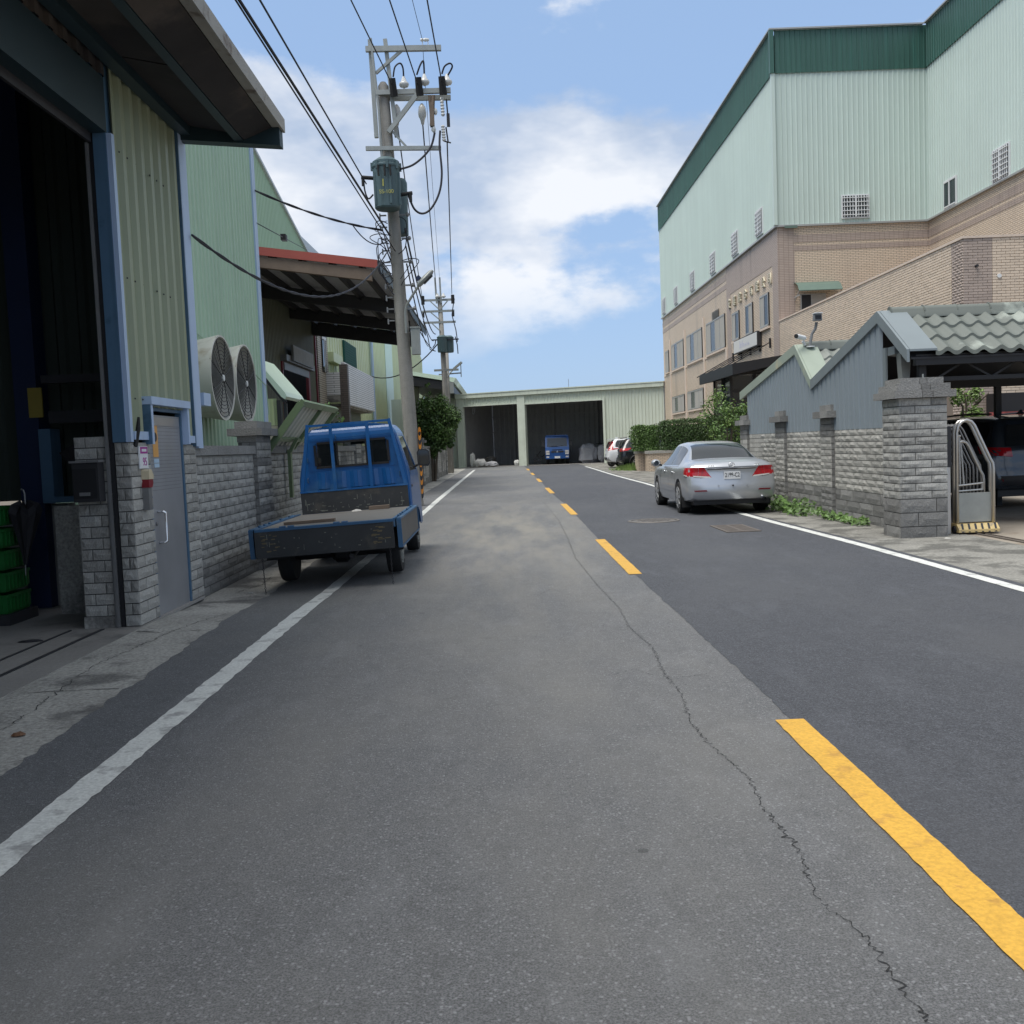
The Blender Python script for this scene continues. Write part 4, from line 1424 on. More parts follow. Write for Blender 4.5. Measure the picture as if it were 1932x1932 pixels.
a = MB(); a.box(XF - .16, XF - .02, YF - .16, YF - .02, CZ0, CZ1 - .03); a.obj('corner_trim', 'mint_clad', fb)
a = MB(); a.box(XF - .21, XF - .05, YF - .21, YF - .05, CZ1 - .03, CZ2 + .02); a.obj('corner_trim', 'band_green', fb)
a = MB(); a.box(XF - .22, XF + .02, YF - .05, YE, CZ2 + .003, CZ2 + .06); a.box(XF - .22, XV - .22, YF - .22, YF - .053, CZ2 + .003, CZ2 + .06); a.box(XV - .22, XV + .02, 18, YF - .22, CZ2 + .0035, CZ2 + .0605)
a.obj('parapet_cap', 'alu_frame', fb)
a = MB(); a.box(XF - .12, XF, YF - .0, YE, 9.63, 9.70); a.box(XF - .12, XV, YF - .12, YF - .002, 9.63, 9.70); a.box(XV - .12, XV - .001, 18, YF - .122, 9.63, 9.70); a.obj('drip_flashing', 'alu_frame', fb)
a = MB(); a.box(XF + .25, XF + .75, YF - .16, YF - .125, 9.56, 9.66); a.obj('bracket', 'awning_green', fb)
# mauve tile fields, 6 mm proud of the base
def field(x0, x1, y0, y1, z0, z1, m='tile_mauve', nm='tile_band'):
    q = MB(); q.box(x0, x1, y0, y1, z0, z1); q.obj(nm, m, fb)
E0 = .012
field(XF - E0, XF - .001, 39.2 - E0, 48.15, 8.28, 9.62)
field(XF - E0, XF - .001, 39.2 - E0, 40.0, .0, 8.278)
field(XF - E0, XF - .001, 47.35, 48.15, .0, 8.278)
field(XF - E0, XF - .001, 48.2, YE, 9.08, 9.34)
field(XF - E0, XF - .001, 48.2, YE, 8.66, 8.90)
field(XF + .002, 11.75, YF - E0, YF - .001, 6.0, 9.62)
field(11.752, XV - .014, YF - E0, YF - .001, 9.02, 9.32)
field(11.752, XV - .014, YF - E0, YF - .001, 8.70, 8.89)
field(XV - E0, XV - .001, 18, YF - E0 - .002, 9.02, 9.32)
field(XV - E0, XV - .001, 18, YF - E0 - .002, 8.70, 8.89)
for yp in (48.2, 53.55, 59.15, 64.35):
    field(XF - .05, XF - .001, yp, yp + .32, 0, 5.85 if yp < 49 else 8.0, 'plaster_beige', 'pilaster')
field(XF - .03, XF - .001, 48.6, YE, 5.72, 5.80, 'plaster_beige', 'sill_band')
# grilled windows in the cladding
def grille(px, axis, a0, a1, z0, z1, nv, nh, outward, slid=False):
    """axis 'Y': window on a face looking to -X at x=px spanning y a0..a1; axis 'X': on a face looking to -Y at y=px spanning x"""
    def B(mb, u0, u1, d0, d1, zz0, zz1):
        if axis == 'Y':
            mb.box(px - d1, px - d0, u0, u1, zz0, zz1)
        else:
            mb.box(u0, u1, px - d1, px - d0, zz0, zz1)
    q = MB(); B(q, a0 - .05, a1 + .05, .02, .075, z0 - .05, z1 + .05)
    w = q.obj('window', 'white_paint', fb)
    q = MB(); B(q, a0, a1, .0755, .082, z0, z1); q.obj('pane', 'tinted_glass' if not slid else 'window_glass', w)
    q = MB()
    if slid:
        m = (a0 + a1) / 2
        B(q, m - .03, m + .03, .083, .11, z0, z1); B(q, a0, a1, .083, .1, z0, z0 + .05); B(q, a0, a1, .083, .1, z1 - .05, z1)
        q.obj('frame', 'white_paint', w)
        return
    for i in range(nv):
        u = lerp(a0, a1, (i + .5) / nv)
        B(q, u - .014, u + .014, .083, .115, z0, z1)
    for j in range(nh):
        zz = lerp(z0, z1, (j + .5) / nh)
        B(q, a0 - .04, a1 + .04, .116, .135, zz - .014, zz + .014)
    B(q, (a0 + a1) / 2 - .03, (a0 + a1) / 2 + .03, .0825, .136, z0, z1)
    q.obj('grille', 'white_paint', w)
for (y0, y1) in WL:
    grille(XF - .05, 'Y', y0, y1, 9.85, 10.83, 7, 6, -1)
grille(YF - .05, 'X', 13.66, 14.66, 9.90, 10.72, 9, 5, -1)
grille(XV - .05, 'Y', 36.66, 37.56, 9.74, 10.70, 0, 0, -1, True)
grille(XV - .05, 'Y', 32.85, 33.88, 9.72, 10.75, 8, 6, -1)
# tiled-wall windows
def win(y0, y1, z0, z1, nm=4, open_i=None):
    q = MB(); q.box(XF - .035, XF - .013, y0 - .06, y1 + .06, z0 - .06, z1 + .06)
    w = q.obj('window', 'dark_frame', fb)
    for i in range(nm):
        a0, a1 = lerp(y0, y1, i / nm) + .03, lerp(y0, y1, (i + 1) / nm) - .03
        q = MB(); q.box(XF - .050, XF - .0355, a0, a1, z0 + .03, z1 - .03)
        q.obj('pane', 'window_glass' if i == open_i else 'curtain', w)
    q = MB()
    for i in range(nm + 1):
        u = lerp(y0, y1, i / nm)
        q.box(XF - .065, XF - .0505, u - .03, u + .03, z0, z1)
    q.box(XF - .066, XF - .0507, y0, y1, z0 - .04, z0 + .03); q.box(XF - .066, XF - .0507, y0, y1, z1 - .03, z1 + .04)
    q.obj('frame', 'alu_frame', w)
    q = MB(); q.box(XF - .09, XF - .013, y0 - .1, y1 + .1, z0 - .16, z0 - .065); q.obj('sill', 'plaster_beige', w)
    return w
win(65.05, 66.2, 6.0, 7.3, 2)
win(59.75, 63.8, 5.95, 7.48, 4, 2)
win(54.15, 58.5, 5.95, 7.48, 4, 2)
win(48.6, 52.85, 5.95, 7.49, 4, 2)
win(45.68, 46.95, 6.05, 7.24, 2, 0)
win(43.2, 44.36, 6.03, 7.26, 2, 1)
win(40.6, 41.85, 6.03, 7.28, 2, 0)
win(59.85, 64.0, 3.22, 4.15, 4, 2)
win(54.2, 58.7, 3.22, 4.2, 4, 2)
q = MB()
for k in range(12):
    q.prism([(XF - .06, 7.56 + k * .035), (XF - .013, 7.575 + k * .035), (XF - .013, 7.583 + k * .035), (XF - .06, 7.568 + k * .035)], 'Y', 49.85, 51.5)
q.obj('louvre', 'alu_frame', fb)
# company name and lit sign board
for ch, yc in zip('安庭綜合有限公司', (47.42, 46.40, 45.36, 44.32, 43.30, 42.28, 41.28, 40.32)):
    text('letter', ch, .50, 'gold_letter', fb, frame_face((XF - .045, yc, 7.80), (0, -1, 0), (0, 0, 1)), .03)
q = MB(); q.box(XF - .20, XF - .014, 41.85, 46.1, 5.30, 5.92); sbd = q.obj('sign_board', 'dark_frame', fb)
q = MB(); q.box(XF - .215, XF - .201, 41.9, 46.05, 5.34, 5.88); q.obj('sign_face', 'sign_white', sbd)
# faded print on the sign: a swash and a run of worn letters that cannot be read
q = MB()
r = random.Random(4)
for k in range(7):
    yc = 44.85 - k * .26
    h = (.34, .28, .30, .16, .15, .17, .14)[k]
    z0 = 5.47
    q.box(XF - .2205, XF - .2155, yc - .03, yc + .02, z0, z0 + h)
    q.box(XF - .2205, XF - .2155, yc - .10, yc - .032, z0 + h * .45, z0 + h * .6)
    if k % 2 == 0:
        q.box(XF - .2205, XF - .2155, yc - .13, yc - .101, z0 + .02, z0 + h * .62)
q.obj('sign_print', 'sign_print', sbd)
# entrance canopy and glazed lobby
q = MB()
q.prism([(XF - .02, 4.55), (XF - .02, 4.25), (8.75, 3.82), (8.75, 4.24)], 'Y', 37.3, 43.6)
q.obj('entrance_canopy', 'black_metal', fb)
for k in range(5):
    y = 40.45 + k * 1.62
    q = MB(); q.tube([(XF - .02, y, 5.30), (9.0, y - 1.6, 4.27)], .022, 6); q.box(XF - .08, XF - .012, y - .03, y + .03, 5.05, 5.45); q.obj('tie_rod', 'black_metal', fb)
lb_ = MB(); lb_.box(9.15, XF - .02, 39.3, 42.6, 0, .12); lob = lb_.obj('lobby', 'concrete', fb)
q = MB(); q.box(9.20, XF - .02, 39.36, 39.385, .12, 4.1); q.box(9.20, 9.225, 39.39, 42.5, .12, 4.1); q.obj('pane', 'window_glass', lob)
q = MB()
for x in (9.15, 10.1, 11.0):
    q.box(x - .05, x + .05, 39.28, 39.355, .12, 4.1)
for y in (39.30, 40.9, 42.45):
    q.box(9.12, 9.195, y - .05, y + .05, .12, 4.1)
for zz in (1.6, 2.55, 3.3, 4.0):
    q.box(9.15, XF - .02, 39.282, 39.353, zz - .05, zz + .05); q.box(9.122, 9.193, 39.3, 42.5, zz - .05, zz + .05)
q.obj('frame', 'dark_frame', lob)
q = MB(); q.box(9.5, XF - .03, 42.5, 42.6, .12, 4.1); q.box(10.2, 11.0, 40.5, 41.2, .12, 1.3); q.obj('back_wall', 'curtain', lob)
# window with green awning on the camera-side face
q = MB(); q.box(11.95, 12.95, YF - .05, YF - .013, 6.35, 7.0); w = q.obj('window', 'alu_frame', fb)
q = MB(); q.box(11.99, 12.36, YF - .056, YF - .0505, 6.38, 6.96); q.obj('pane', 'black_metal', w)
q = MB(); q.box(12.40, 12.92, YF - .056, YF - .0505, 6.38, 6.96); q.obj('pane', 'curtain', w)
q = MB()
pf = [(YF - .02, 7.46), (YF - .25, 7.42), (YF - .5, 7.30), (YF - .7, 7.06)]
for (a0, z0), (a1, z1) in zip(pf[:-1], pf[1:]):
    q.add([(11.7, a0, z0), (13.4, a0, z0), (13.4, a1, z1), (11.7, a1, z1), (11.7, a0, z0 - .03), (13.4, a0, z0 - .03), (13.4, a1, z1 - .03), (11.7, a1, z1 - .03)], [(0, 1, 2, 3), (7, 6, 5, 4), (0, 4, 5, 1), (1, 5, 6, 2), (2, 6, 7, 3), (3, 7, 4, 0)])
aw2 = q.obj('awning', 'awning_green', fb)
q = MB(); q.box(11.7, 11.73, YF - .68, YF - .02, 6.85, 6.9); q.box(13.37, 13.4, YF - .68, YF - .02, 6.85, 6.9); q.beam((11.72, YF - .05, 6.75), (11.72, YF - .69, 7.05), .03, .03); q.beam((13.38, YF - .05, 6.75), (13.38, YF - .69, 7.05), .03, .03); q.obj('bracket', 'alu_frame', aw2)

# ---- the low wing (terrace wall) in front, with its own facing tiles
lw = thing('tiled_wing', (18, 31, 0), 'low beige tiled wing with sloping view of its parapet and mauve corner pier', 'annexe')
YW = 23.6
q = MB(); q.box(XF + .012, 40, YW + .012, YF - .02, -.05, 5.93); q.obj('wall', 'tile_grout', lw)
q = MB(); q.box(XF - .03, XF + .30, YW - .03, YF - .015, 5.955, 6.01); q.box(XF + .302, 40, YW - .03, YW + .30, 5.955, 6.01); q.obj('parapet_cap', 'plaster_beige', lw)
specs = []
R = int((5.95 - 1.0) / .066)
z0 = 5.952 - R * .066
course(specs, (XF, YW), (0, 1), .62, z0, 5.952, R, .205, 'tile_piece_mauve', FACE_W, .011, .014)
course(specs, (XF, YW), (1, 0), .69, z0, 5.952, R, .23, 'tile_piece_mauve', FACE_S, .010, .014, matf=None)
course(specs, (XF + .69, YW), (1, 0), 6.4, z0, 5.952, R, .215, 'tile_piece_light', FACE_S, .010, .014)
course(specs, (XF, YW + .62), (0, 1), YF - YW - .64, 2.3, 5.952, int(3.65 / .066), .215, 'tile_piece', FACE_W, .013, .014)
lay_bricks(lw, specs, 300, 'tile')
q = MB(); q.tube([(XF + .30, YW - .08, 5.3), (XF + .30, YW + .02, 5.3)], .035, 8); q.obj('spout', 'dark_steel', lw)
q = MB(); q.lathe([(.05, -.03), (.05, .012)], (XF + .85, YW, 5.05), 'Y', 12); q.obj('pipe_stub', 'white_paint', lw)
q = MB(); q.tube([(XF - .12, 27.6, 2.4), (XF - .12, 27.6, 3.55), (XF - .16, 27.9, 3.75), (XF - .12, 28.2, 3.9)], .055, 8); q.obj('vent_pipe', 'galvanised', lw)
# yard clutter seen under the carport
mat('red_brick', (.26, .06, .055), rough=.7, rnd=.2)
q = MB(); q.box(11.6, 14.8, YW - .55, YW - .05, 0, 2.25); q.obj('dark_interior_box', 'black_metal', lw)  # solid black box painted in for the dark interior under the carport
bp = thing('brick_planter', (11.3, 22.3, 0), 'low red brick planter with white railing under the carport', 'planter')
for r_ in range(2):
    for k in range(4):
        q = MB(); q.box(11.0 + k * .28 + r_ * .1, 11.27 + k * .28 + r_ * .1, 22.2, 22.4, 1.55 + r_ * .13, 1.67 + r_ * .13); q.obj('brick', 'red_brick', bp)
q = MB(); q.box(10.9, 12.3, 22.22, 22.38, 0, 1.2); q.obj('base', 'block_dark', bp)
q = MB()
for k in range(7):
    q.box(11.0 + k * .18, 11.08 + k * .18, 22.25, 22.32, 1.2, 1.55)
q.obj('rail_bar', 'white_paint', bp, split=True)

# ------------------------------------------------------------------ RIGHT: road wall, gate pier
rw = thing('street_wall', (5.9, 19, 0), 'grey rock faced block wall with stepped posts behind the silver sedan', 'wall')
XS = 5.78
posts = [(17.15, 17.75), (20.05, 20.7), (23.1, 23.75)]
spans_ = [(13.9, 17.15), (17.75, 20.05), (20.7, 23.1)]
specs = []
for p, q_ in spans_:
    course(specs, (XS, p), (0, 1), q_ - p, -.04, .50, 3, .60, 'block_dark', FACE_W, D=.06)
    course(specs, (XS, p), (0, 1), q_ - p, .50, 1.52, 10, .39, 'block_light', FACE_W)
for p, q_ in posts:
    m_ = lambda mid, zc: 'block_dark' if zc < .48 or zc > 1.40 else 'block_light'
    course(specs, (XS - .06, p), (0, 1), q_ - p, -.04, 1.74, 16, .39, 'block_light', FACE_W, matf=m_)
    course(specs, (XS - .06, p), (1, 0), .28, -.04, 1.74, 16, .28, 'block_dark', FACE_S, matf=lambda mid, zc: 'block_dark')
lay_bricks(rw, specs)
q = MB()
for p, q_ in spans_:
    q.box(XS + .014, XS + .22, p, q_, -.1, 1.52)
for p, q_ in posts:
    q.box(XS - .047, XS + .21, p + .014, q_ - .014, -.1, 1.74)
q.obj('mortar_core', 'mortar', rw, split=True)
for p, q_ in posts:
    for e, z0, z1 in ((.10, 1.742, 1.86), (.0, 1.862, 1.97)):
        for k in range(2):
            y0, y1 = lerp(p - e, q_ + e, k / 2), lerp(p - e, q_ + e, (k + 1) / 2)
            q = MB(); q.box(XS - .06 - e, XS + .24, y0 + .004, y1 - .004, z0, z1); q.obj('cap_stone', 'block_dark', rw)
gp = thing('gate_pier', (5.7, 13.6, 0), 'stout grey block gate pier with stepped cap beside the driveway', 'pier')
specs = []
PX0, PX1, PY0, PY1 = 5.37, 6.03, 13.32, 13.92
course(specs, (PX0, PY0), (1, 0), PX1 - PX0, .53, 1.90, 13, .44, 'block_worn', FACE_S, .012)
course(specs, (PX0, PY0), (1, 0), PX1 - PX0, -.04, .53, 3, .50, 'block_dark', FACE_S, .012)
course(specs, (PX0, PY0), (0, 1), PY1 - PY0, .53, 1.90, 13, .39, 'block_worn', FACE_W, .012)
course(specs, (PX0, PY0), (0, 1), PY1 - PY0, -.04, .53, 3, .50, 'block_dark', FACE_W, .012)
lay_bricks(gp, specs)
q = MB(); q.box(PX0 + .014, PX1, PY0 + .014, PY1, -.1, 1.90); q.obj('mortar_core', 'mortar', gp)
for e, z0, z1 in ((.09, 1.902, 2.0), (.035, 2.002, 2.09), (-.03, 2.092, 2.175)):
    for k in range(3):
        x0, x1 = lerp(PX0 - e, PX1 + e, (0, .45, .62)[k]), lerp(PX0 - e, PX1 + e, (.45, .62, 1)[k])
        q = MB(); q.box(x0 + .004, x1 - .004, PY0 - e, PY1 + e, z0, z1); q.obj('cap_stone', 'block_dark', gp)
q = MB(); q.tube([(5.78, 13.5, 2.17), (5.78, 13.5, 2.23)], .012, 6); q.obj('pipe', 'galvanised', gp)
# steel gate cabinet
gc = thing('gate_cabinet', (6.2, 14, 0), 'narrow stainless gate motor cabinet between the pier and folding gate', 'cabinet')
q = MB(); q.box(6.06, 6.20, 13.62, 14.2, 0, .93); q.obj('door', 'stainless', gc)
q = MB(); q.box(6.06, 6.215, 13.62, 14.2, .932, 1.5); q.obj('upper_box', 'dark_steel', gc)
q = MB(); q.box(6.07, 6.16, 13.612, 13.618, .86, .92); q.obj('label_plate', 'sticker_blue', gc)
q = MB(); q.lathe([(.035, -.004), (.035, .0)], (6.13, 13.616, 1.30), 'Y', 12); q.obj('round_sticker', 'leaf_mid', gc)
# folding gate
fg = thing('folding_gate', (6.55, 14.2, 0), 'retracted stainless folding gate with yellow and black striped foot', 'gate')
def hoop(y, s, r, n=5):
    mb = MB()
    x0, x1 = 6.29, 6.80
    P = [(x0, .14), (x0, 1.40), (x0 + .02, 1.49), (x0 + .07, 1.555), (x0 + .14, 1.58), (x0 + .205, 1.555), (x0 + .25, 1.50), (x1 - .05, 1.04), (x1 - .01, .97), (x1, .89), (x1, .14)]
    cx, cz_ = (x0 + x1) / 2, .8
    P = [((px - cx) * s + cx, pz if pz < .2 else (pz - .1) * s + .1) for px, pz in P]
    mb.tube([(px, y, pz) for px, pz in P], r, 8)
    return mb
hoop(13.62, 1.0, .024).obj('front_hoop', 'stainless', fg, smooth=True)
hoop(13.72, 1.0, .024).obj('front_hoop', 'stainless', fg, smooth=True)
hoop(13.80, .80, .022).obj('inner_hoop', 'stainless', fg, smooth=True)
for k in range(10):
    y = 13.92 + k * .085
    hp_ = hoop(y, .96, .014)
    hp_.v = [(v[0] - .02 - .012 * k, v[1], v[2]) for v in hp_.v]
    hp_.obj('hoop', 'grey_steel', fg, smooth=True)
q = MB(); q.box(6.315, 6.775, 13.64, 13.70, .155, .56); q.obj('panel', 'galvanised', fg)
q = MB()
q.prism([(13.50, .02), (13.50, .06), (13.58, .135), (13.76, .135), (13.76, .02)], 'X', 6.26, 6.83)
mat('warn_yellow', (.58, .44, .20), rough=.6, var=.15, vs=6, patch=(.35, .28, .18), pscale=9)
foot = q.obj('foot', 'warn_yellow', fg)
for k in range(6):
    x = 6.30 + k * .092
    q = MB(); q.add([(x, 13.499, .022), (x + .03, 13.499, .022), (x + .05, 13.579, .1375), (x + .02, 13.579, .1375), (x, 13.502, .0625), (x + .03, 13.502, .0625)], [(0, 1, 5, 4), (4, 5, 2, 3)]); q.obj('stripe', 'ink', foot)
q = MB()
q.tube([(6.33, 13.74, .60), (6.36, 13.74, 1.36)], .017, 8); q.tube([(6.41, 13.78, .66), (6.40, 13.78, 1.36)], .013, 8); q.tube([(6.47, 13.8, .66), (6.43, 13.8, 1.28)], .015, 8)
q.tube([(6.31, 13.72, .66), (6.70, 13.72, .69)], .014, 8); q.tube([(6.31, 13.70, .585), (6.70, 13.72, .60)], .013, 8); q.tube([(6.31, 13.74, 1.36), (6.40, 13.74, 1.36)], .016, 8)
q.tube([(6.69, 13.72, .59), (6.69, 13.72, .68)], .013, 6)
q.obj('linkage', 'stainless', fg)
q = MB(); q.lathe([(.05, -.02), (.05, .02)], (6.84, 13.62, .055), 'X', 12); q.lathe([(.05, -.02), (.05, .02)], (6.25, 13.62, .055), 'X', 12); q.obj('wheel', 'black_rubber', fg, split=True)
tag(struct(MB().box(6.2, 6.9, 6.5, 13.45, -.008, .001).obj('gate_track', 'yard_concrete')), 'pale concrete track bed across the driveway', 'track') if False else None
tk = MB(); tk.box(6.50, 6.53, 4, 13.5, -.01, .006); tk.box(6.62, 6.64, 4, 13.5, -.01, .004); struct(tk.obj('gate_track', 'rusty_iron'))

# ------------------------------------------------------------------ RIGHT: carports
mat('roof_tile_metal', (.14, .155, .138), rough=.5, metal=0, var=.07, vs=1.5, patch=(.30, .33, .29), pscale=1.2, pthr=.62)
mat('roof_tile_rust', (.23, .245, .22), rough=.5, metal=0, var=.08, patch=(.36, .15, .05), pscale=2.2, pthr=.67)
mat('flashing_blue', (.22, .255, .268), rough=.4, metal=.2, var=.07, vs=1.5)
mat('flashing_green', (.32, .37, .305), rough=.45, metal=.1, var=.1, vs=1.5, patch=(.45, .42, .28), pscale=1.5, pthr=.62)
mat('blue_grey_sheet', (.235, .275, .305), rough=.4, var=.05, vs=.8, streak=.1, stcol=(.2, .26, .32))
def carport(name, label, yr, zr, yf, zf, yb, zb, y0c, y1c, x1, tile_m, flash_m, zc=1.52):
    t = thing(name, (9, (yf + yb) / 2, 2.5), label, 'carport', 'carports behind the street wall')
    X0 = XS + .03
    def slope(y, up=0):
        return (zf + (zr - zf) * (y - yf) / (yr - yf) if y < yr else zr + (zb - zr) * (y - yr) / (yb - yr)) + up
    # pressed tile sheets on the steep front slope: three steps of waves
    W_ = .255
    nstep = 3
    for s in range(nstep):
        mb = MB()
        ya, yb_ = lerp(yr - .06, yf, s / nstep), lerp(yr - .06, yf, (s + 1) / nstep)
        xs = []
        x = X0 + .34
        while x < x1:
            xs.append(x); x += W_ / 10
        rows = 4
        for j in range(rows + 1):
            y = lerp(ya, yb_, j / rows)
            for x in xs:
                ph = (x - X0) / W_ * 2 * pi
                wv = .030 * (cos(ph) + .12 * cos(2 * ph))
                mb.v.append((x, y - (.025 * j / rows), slope(y) + .035 + wv + .028 * (j / rows) - .03))
        for x in xs:                              # turned-down front lip of the step
            ph = (x - X0) / W_ * 2 * pi
            wv = .030 * (cos(ph) + .12 * cos(2 * ph))
            mb.v.append((x, yb_ - .022, slope(yb_) + .035 + wv - .03 - (.012 if s < nstep - 1 else .03)))
        n = len(xs)
        for j in range(rows + 1):
            for i in range(n - 1):
                mb.f.append((j * n + i, j * n + i + 1, (j + 1) * n + i + 1, (j + 1) * n + i))
        mb.obj('tile_sheet', tile_m, t, smooth=True, sharp=50)
    a = MB(); a.prism([(yr, zr - .03), (yf + .05, zf - .06), (yf + .05, zf - .09), (yr, zr - .07), (yb, zb - .07), (yb, zb - .02)], 'X', X0 + .02, x1); a.obj('roof_deck', 'dark_steel', t)
    # ridge caps in overlapping lengths
    x = X0 + .12
    k = 0
    while x < x1:
        a = MB()
        L_ = min(.52, x1 - x)
        rr = .085 + .006 * (k % 2)
        prof = [(yr + rr * cos(u), zr + .02 + rr * sin(u)) for u in [pi * i / 8 for i in range(9)]] + [(yr - rr - .05, zr - .05), (yr - rr - .05, zr - .075), (yr, zr - .06), (yr + rr, zr - .05)]
        a.prism(prof, 'X', x, x + L_ - .004)
        a.tube([(x + .01, yr + (rr + .006) * cos(u), zr + .02 + (rr + .006) * sin(u)) for u in [pi * i / 8 for i in range(9)]], .008, 5)
        a.obj('ridge_cap', 'roof_tile_metal', t, smooth=True, sharp=40)
        x += .50; k += 1
    # flashings along the gable
    def barge(ya, za, yb2, zb2, h):
        m_ = MB()
        m_.prism([(ya, za + .05), (yb2, zb2 + .05), (yb2, zb2 - h), (ya, za - h)], 'X', X0 - .07, X0 - .03)
        m_.obj('barge_board', flash_m, t)
    barge(yr - .01, zr, yb, zb, .13)
    barge(yf - .02, zf, yr - .012, zr, .13)
    a = MB(); a.prism([(yf - .03, zf + .05), (yr - .02, zr + .055), (yr - .02, zr + .035), (yf - .03, zf + .02)], 'X', X0 - .028, X0 + .36); a.obj('verge_flashing', flash_m, t)
    a = MB()
    bk = [yr - y0c]
    a.corr((X0, y0c, 0), (0, 1, 0), (-1, 0, 0), 0, y1c - y0c, .235, .036, lambda u: [(zc, slope(y0c + u) - .12)], breaks=bk, prof=((0, 0), (.10, 1), (.72, 1), (.82, 0)))
    a.obj('gable_sheet', 'blue_grey_sheet', t)
    a = MB()
    for y in (yf + .12, yb - .15):
        a.box(X0 + .1, x1, y - .05, y + .05, slope(y) - .25, slope(y) - .10)
    a.obj('eave_beam', 'black_metal', t)
    return t, slope
cp1, s1 = carport('carport', 'nearer carport with wavy metal tile roof and blue grey gable sheet', 15.04, 3.24, 13.95, 2.56, 18.33, 2.42, 14.98, 18.33, 14.5, 'roof_tile_metal', 'flashing_blue')
cp2, s2 = carport('carport', 'farther carport with rust marked tile roof and pale green gable flashing', 19.3, 3.17, 18.36, 2.44, 23.8, 2.49, 18.335, 23.25, 9.0, 'roof_tile_rust', 'flashing_green')
a = MB(); a.box(XS + .02, XS + .05, 14.86, 14.975, 1.54, 2.72); a.prism([(XS + .055, 2.72), (XS + .40, 2.62), (XS + .40, 2.56), (XS + .055, 2.6)], 'Y', 14.6, 14.9); a.obj('torn_flashing', 'flashing_blue', cp1)
a = MB(); a.prism([(XS + .10, 2.62), (XS + .26, 2.62), (XS + .22, 2.02), (XS + .14, 2.02)], 'Y', 14.5, 14.66); a.tube([(XS + .18, 14.6, 2.02), (XS + .2, 14.7, 1.0)], .03, 8); a.obj('downpipe', 'galvanised', cp1)
a = MB()
for x in (XS + .3, 9.2, 12.5):
    a.box(x - .05, x + .05, 14.2, 14.3, 0 if x > 7 else 1.6, 2.55); a.box(x - .05, x + .05, 18.2, 18.3, 0, 2.32)
a.box(XS + .2, 14.5, 14.22, 14.30, 2.16, 2.22); a.box(XS + .2, 14.5, 14.22, 14.30, 2.40, 2.46)
a.box(XS + .2, 14.5, 18.2, 18.3, 2.22, 2.32)
for k in range(10):
    x = 6.3 + k * .8
    a.beam((x, 14.26, 2.2), (x + .4, 14.26, 2.43), .03, .03); a.beam((x + .4, 14.26, 2.43), (x + .8, 14.26, 2.2), .03, .03)
a.obj('truss', 'black_metal', cp1)
a = MB()
for x in (XS + .3, 8.8):
    a.box(x - .05, x + .05, 23.2, 23.3, 0, 2.38)
a.obj('post', 'black_metal', cp2, split=True)
# camera and floodlight on the far ridge
cc = thing('security_camera', (XS + .1, 19.2, 3.3), 'white bullet security camera on the ridge of the farther carport', 'camera')
a = MB(); a.tube([(XS + .12, 19.15, 3.33), (XS - .08, 18.98, 3.355)], .048, 12); a.obj('body', 'white_paint', cc, smooth=True, sharp=50)
a = MB(); a.tube([(XS - .081, 18.979, 3.355), (XS - .095, 18.967, 3.3565)], .042, 12); a.obj('lens', 'black_metal', cc)
a = MB(); a.tube([(XS + .1, 19.16, 3.27), (XS + .14, 19.2, 3.2)], .03, 8); a.lathe([(.08, 0), (.08, .02)], (XS + .24, 19.15, 3.15), 'Z', 14); a.obj('mount', 'white_paint', cc)
fl2 = thing('floodlight', (XS + .3, 19.15, 3.5), 'small square floodlight on a bent arm above the farther carport', 'lamp')
a = MB(); a.tube([(XS + .22, 19.15, 3.16), (XS + .27, 19.15, 3.4), (XS + .33, 19.12, 3.50), (XS + .35, 19.1, 3.62)], .028, 8); a.obj('arm', 'grey_steel', fl2)
a = MB(); a.prism([(XS + .27, 3.64), (XS + .43, 3.64), (XS + .42, 3.77), (XS + .28, 3.77)], 'Y', 19.0, 19.10); a.obj('housing', 'grey_steel', fl2)
a = MB(); a.box(XS + .295, XS + .405, 18.99, 18.998, 3.665, 3.74); a.obj('lens', 'dark_steel', fl2)
a = MB(); a.box(XS + .27, XS + .43, 18.95, 19.12, 3.772, 3.787); a.obj('hood', 'white_paint', fl2)

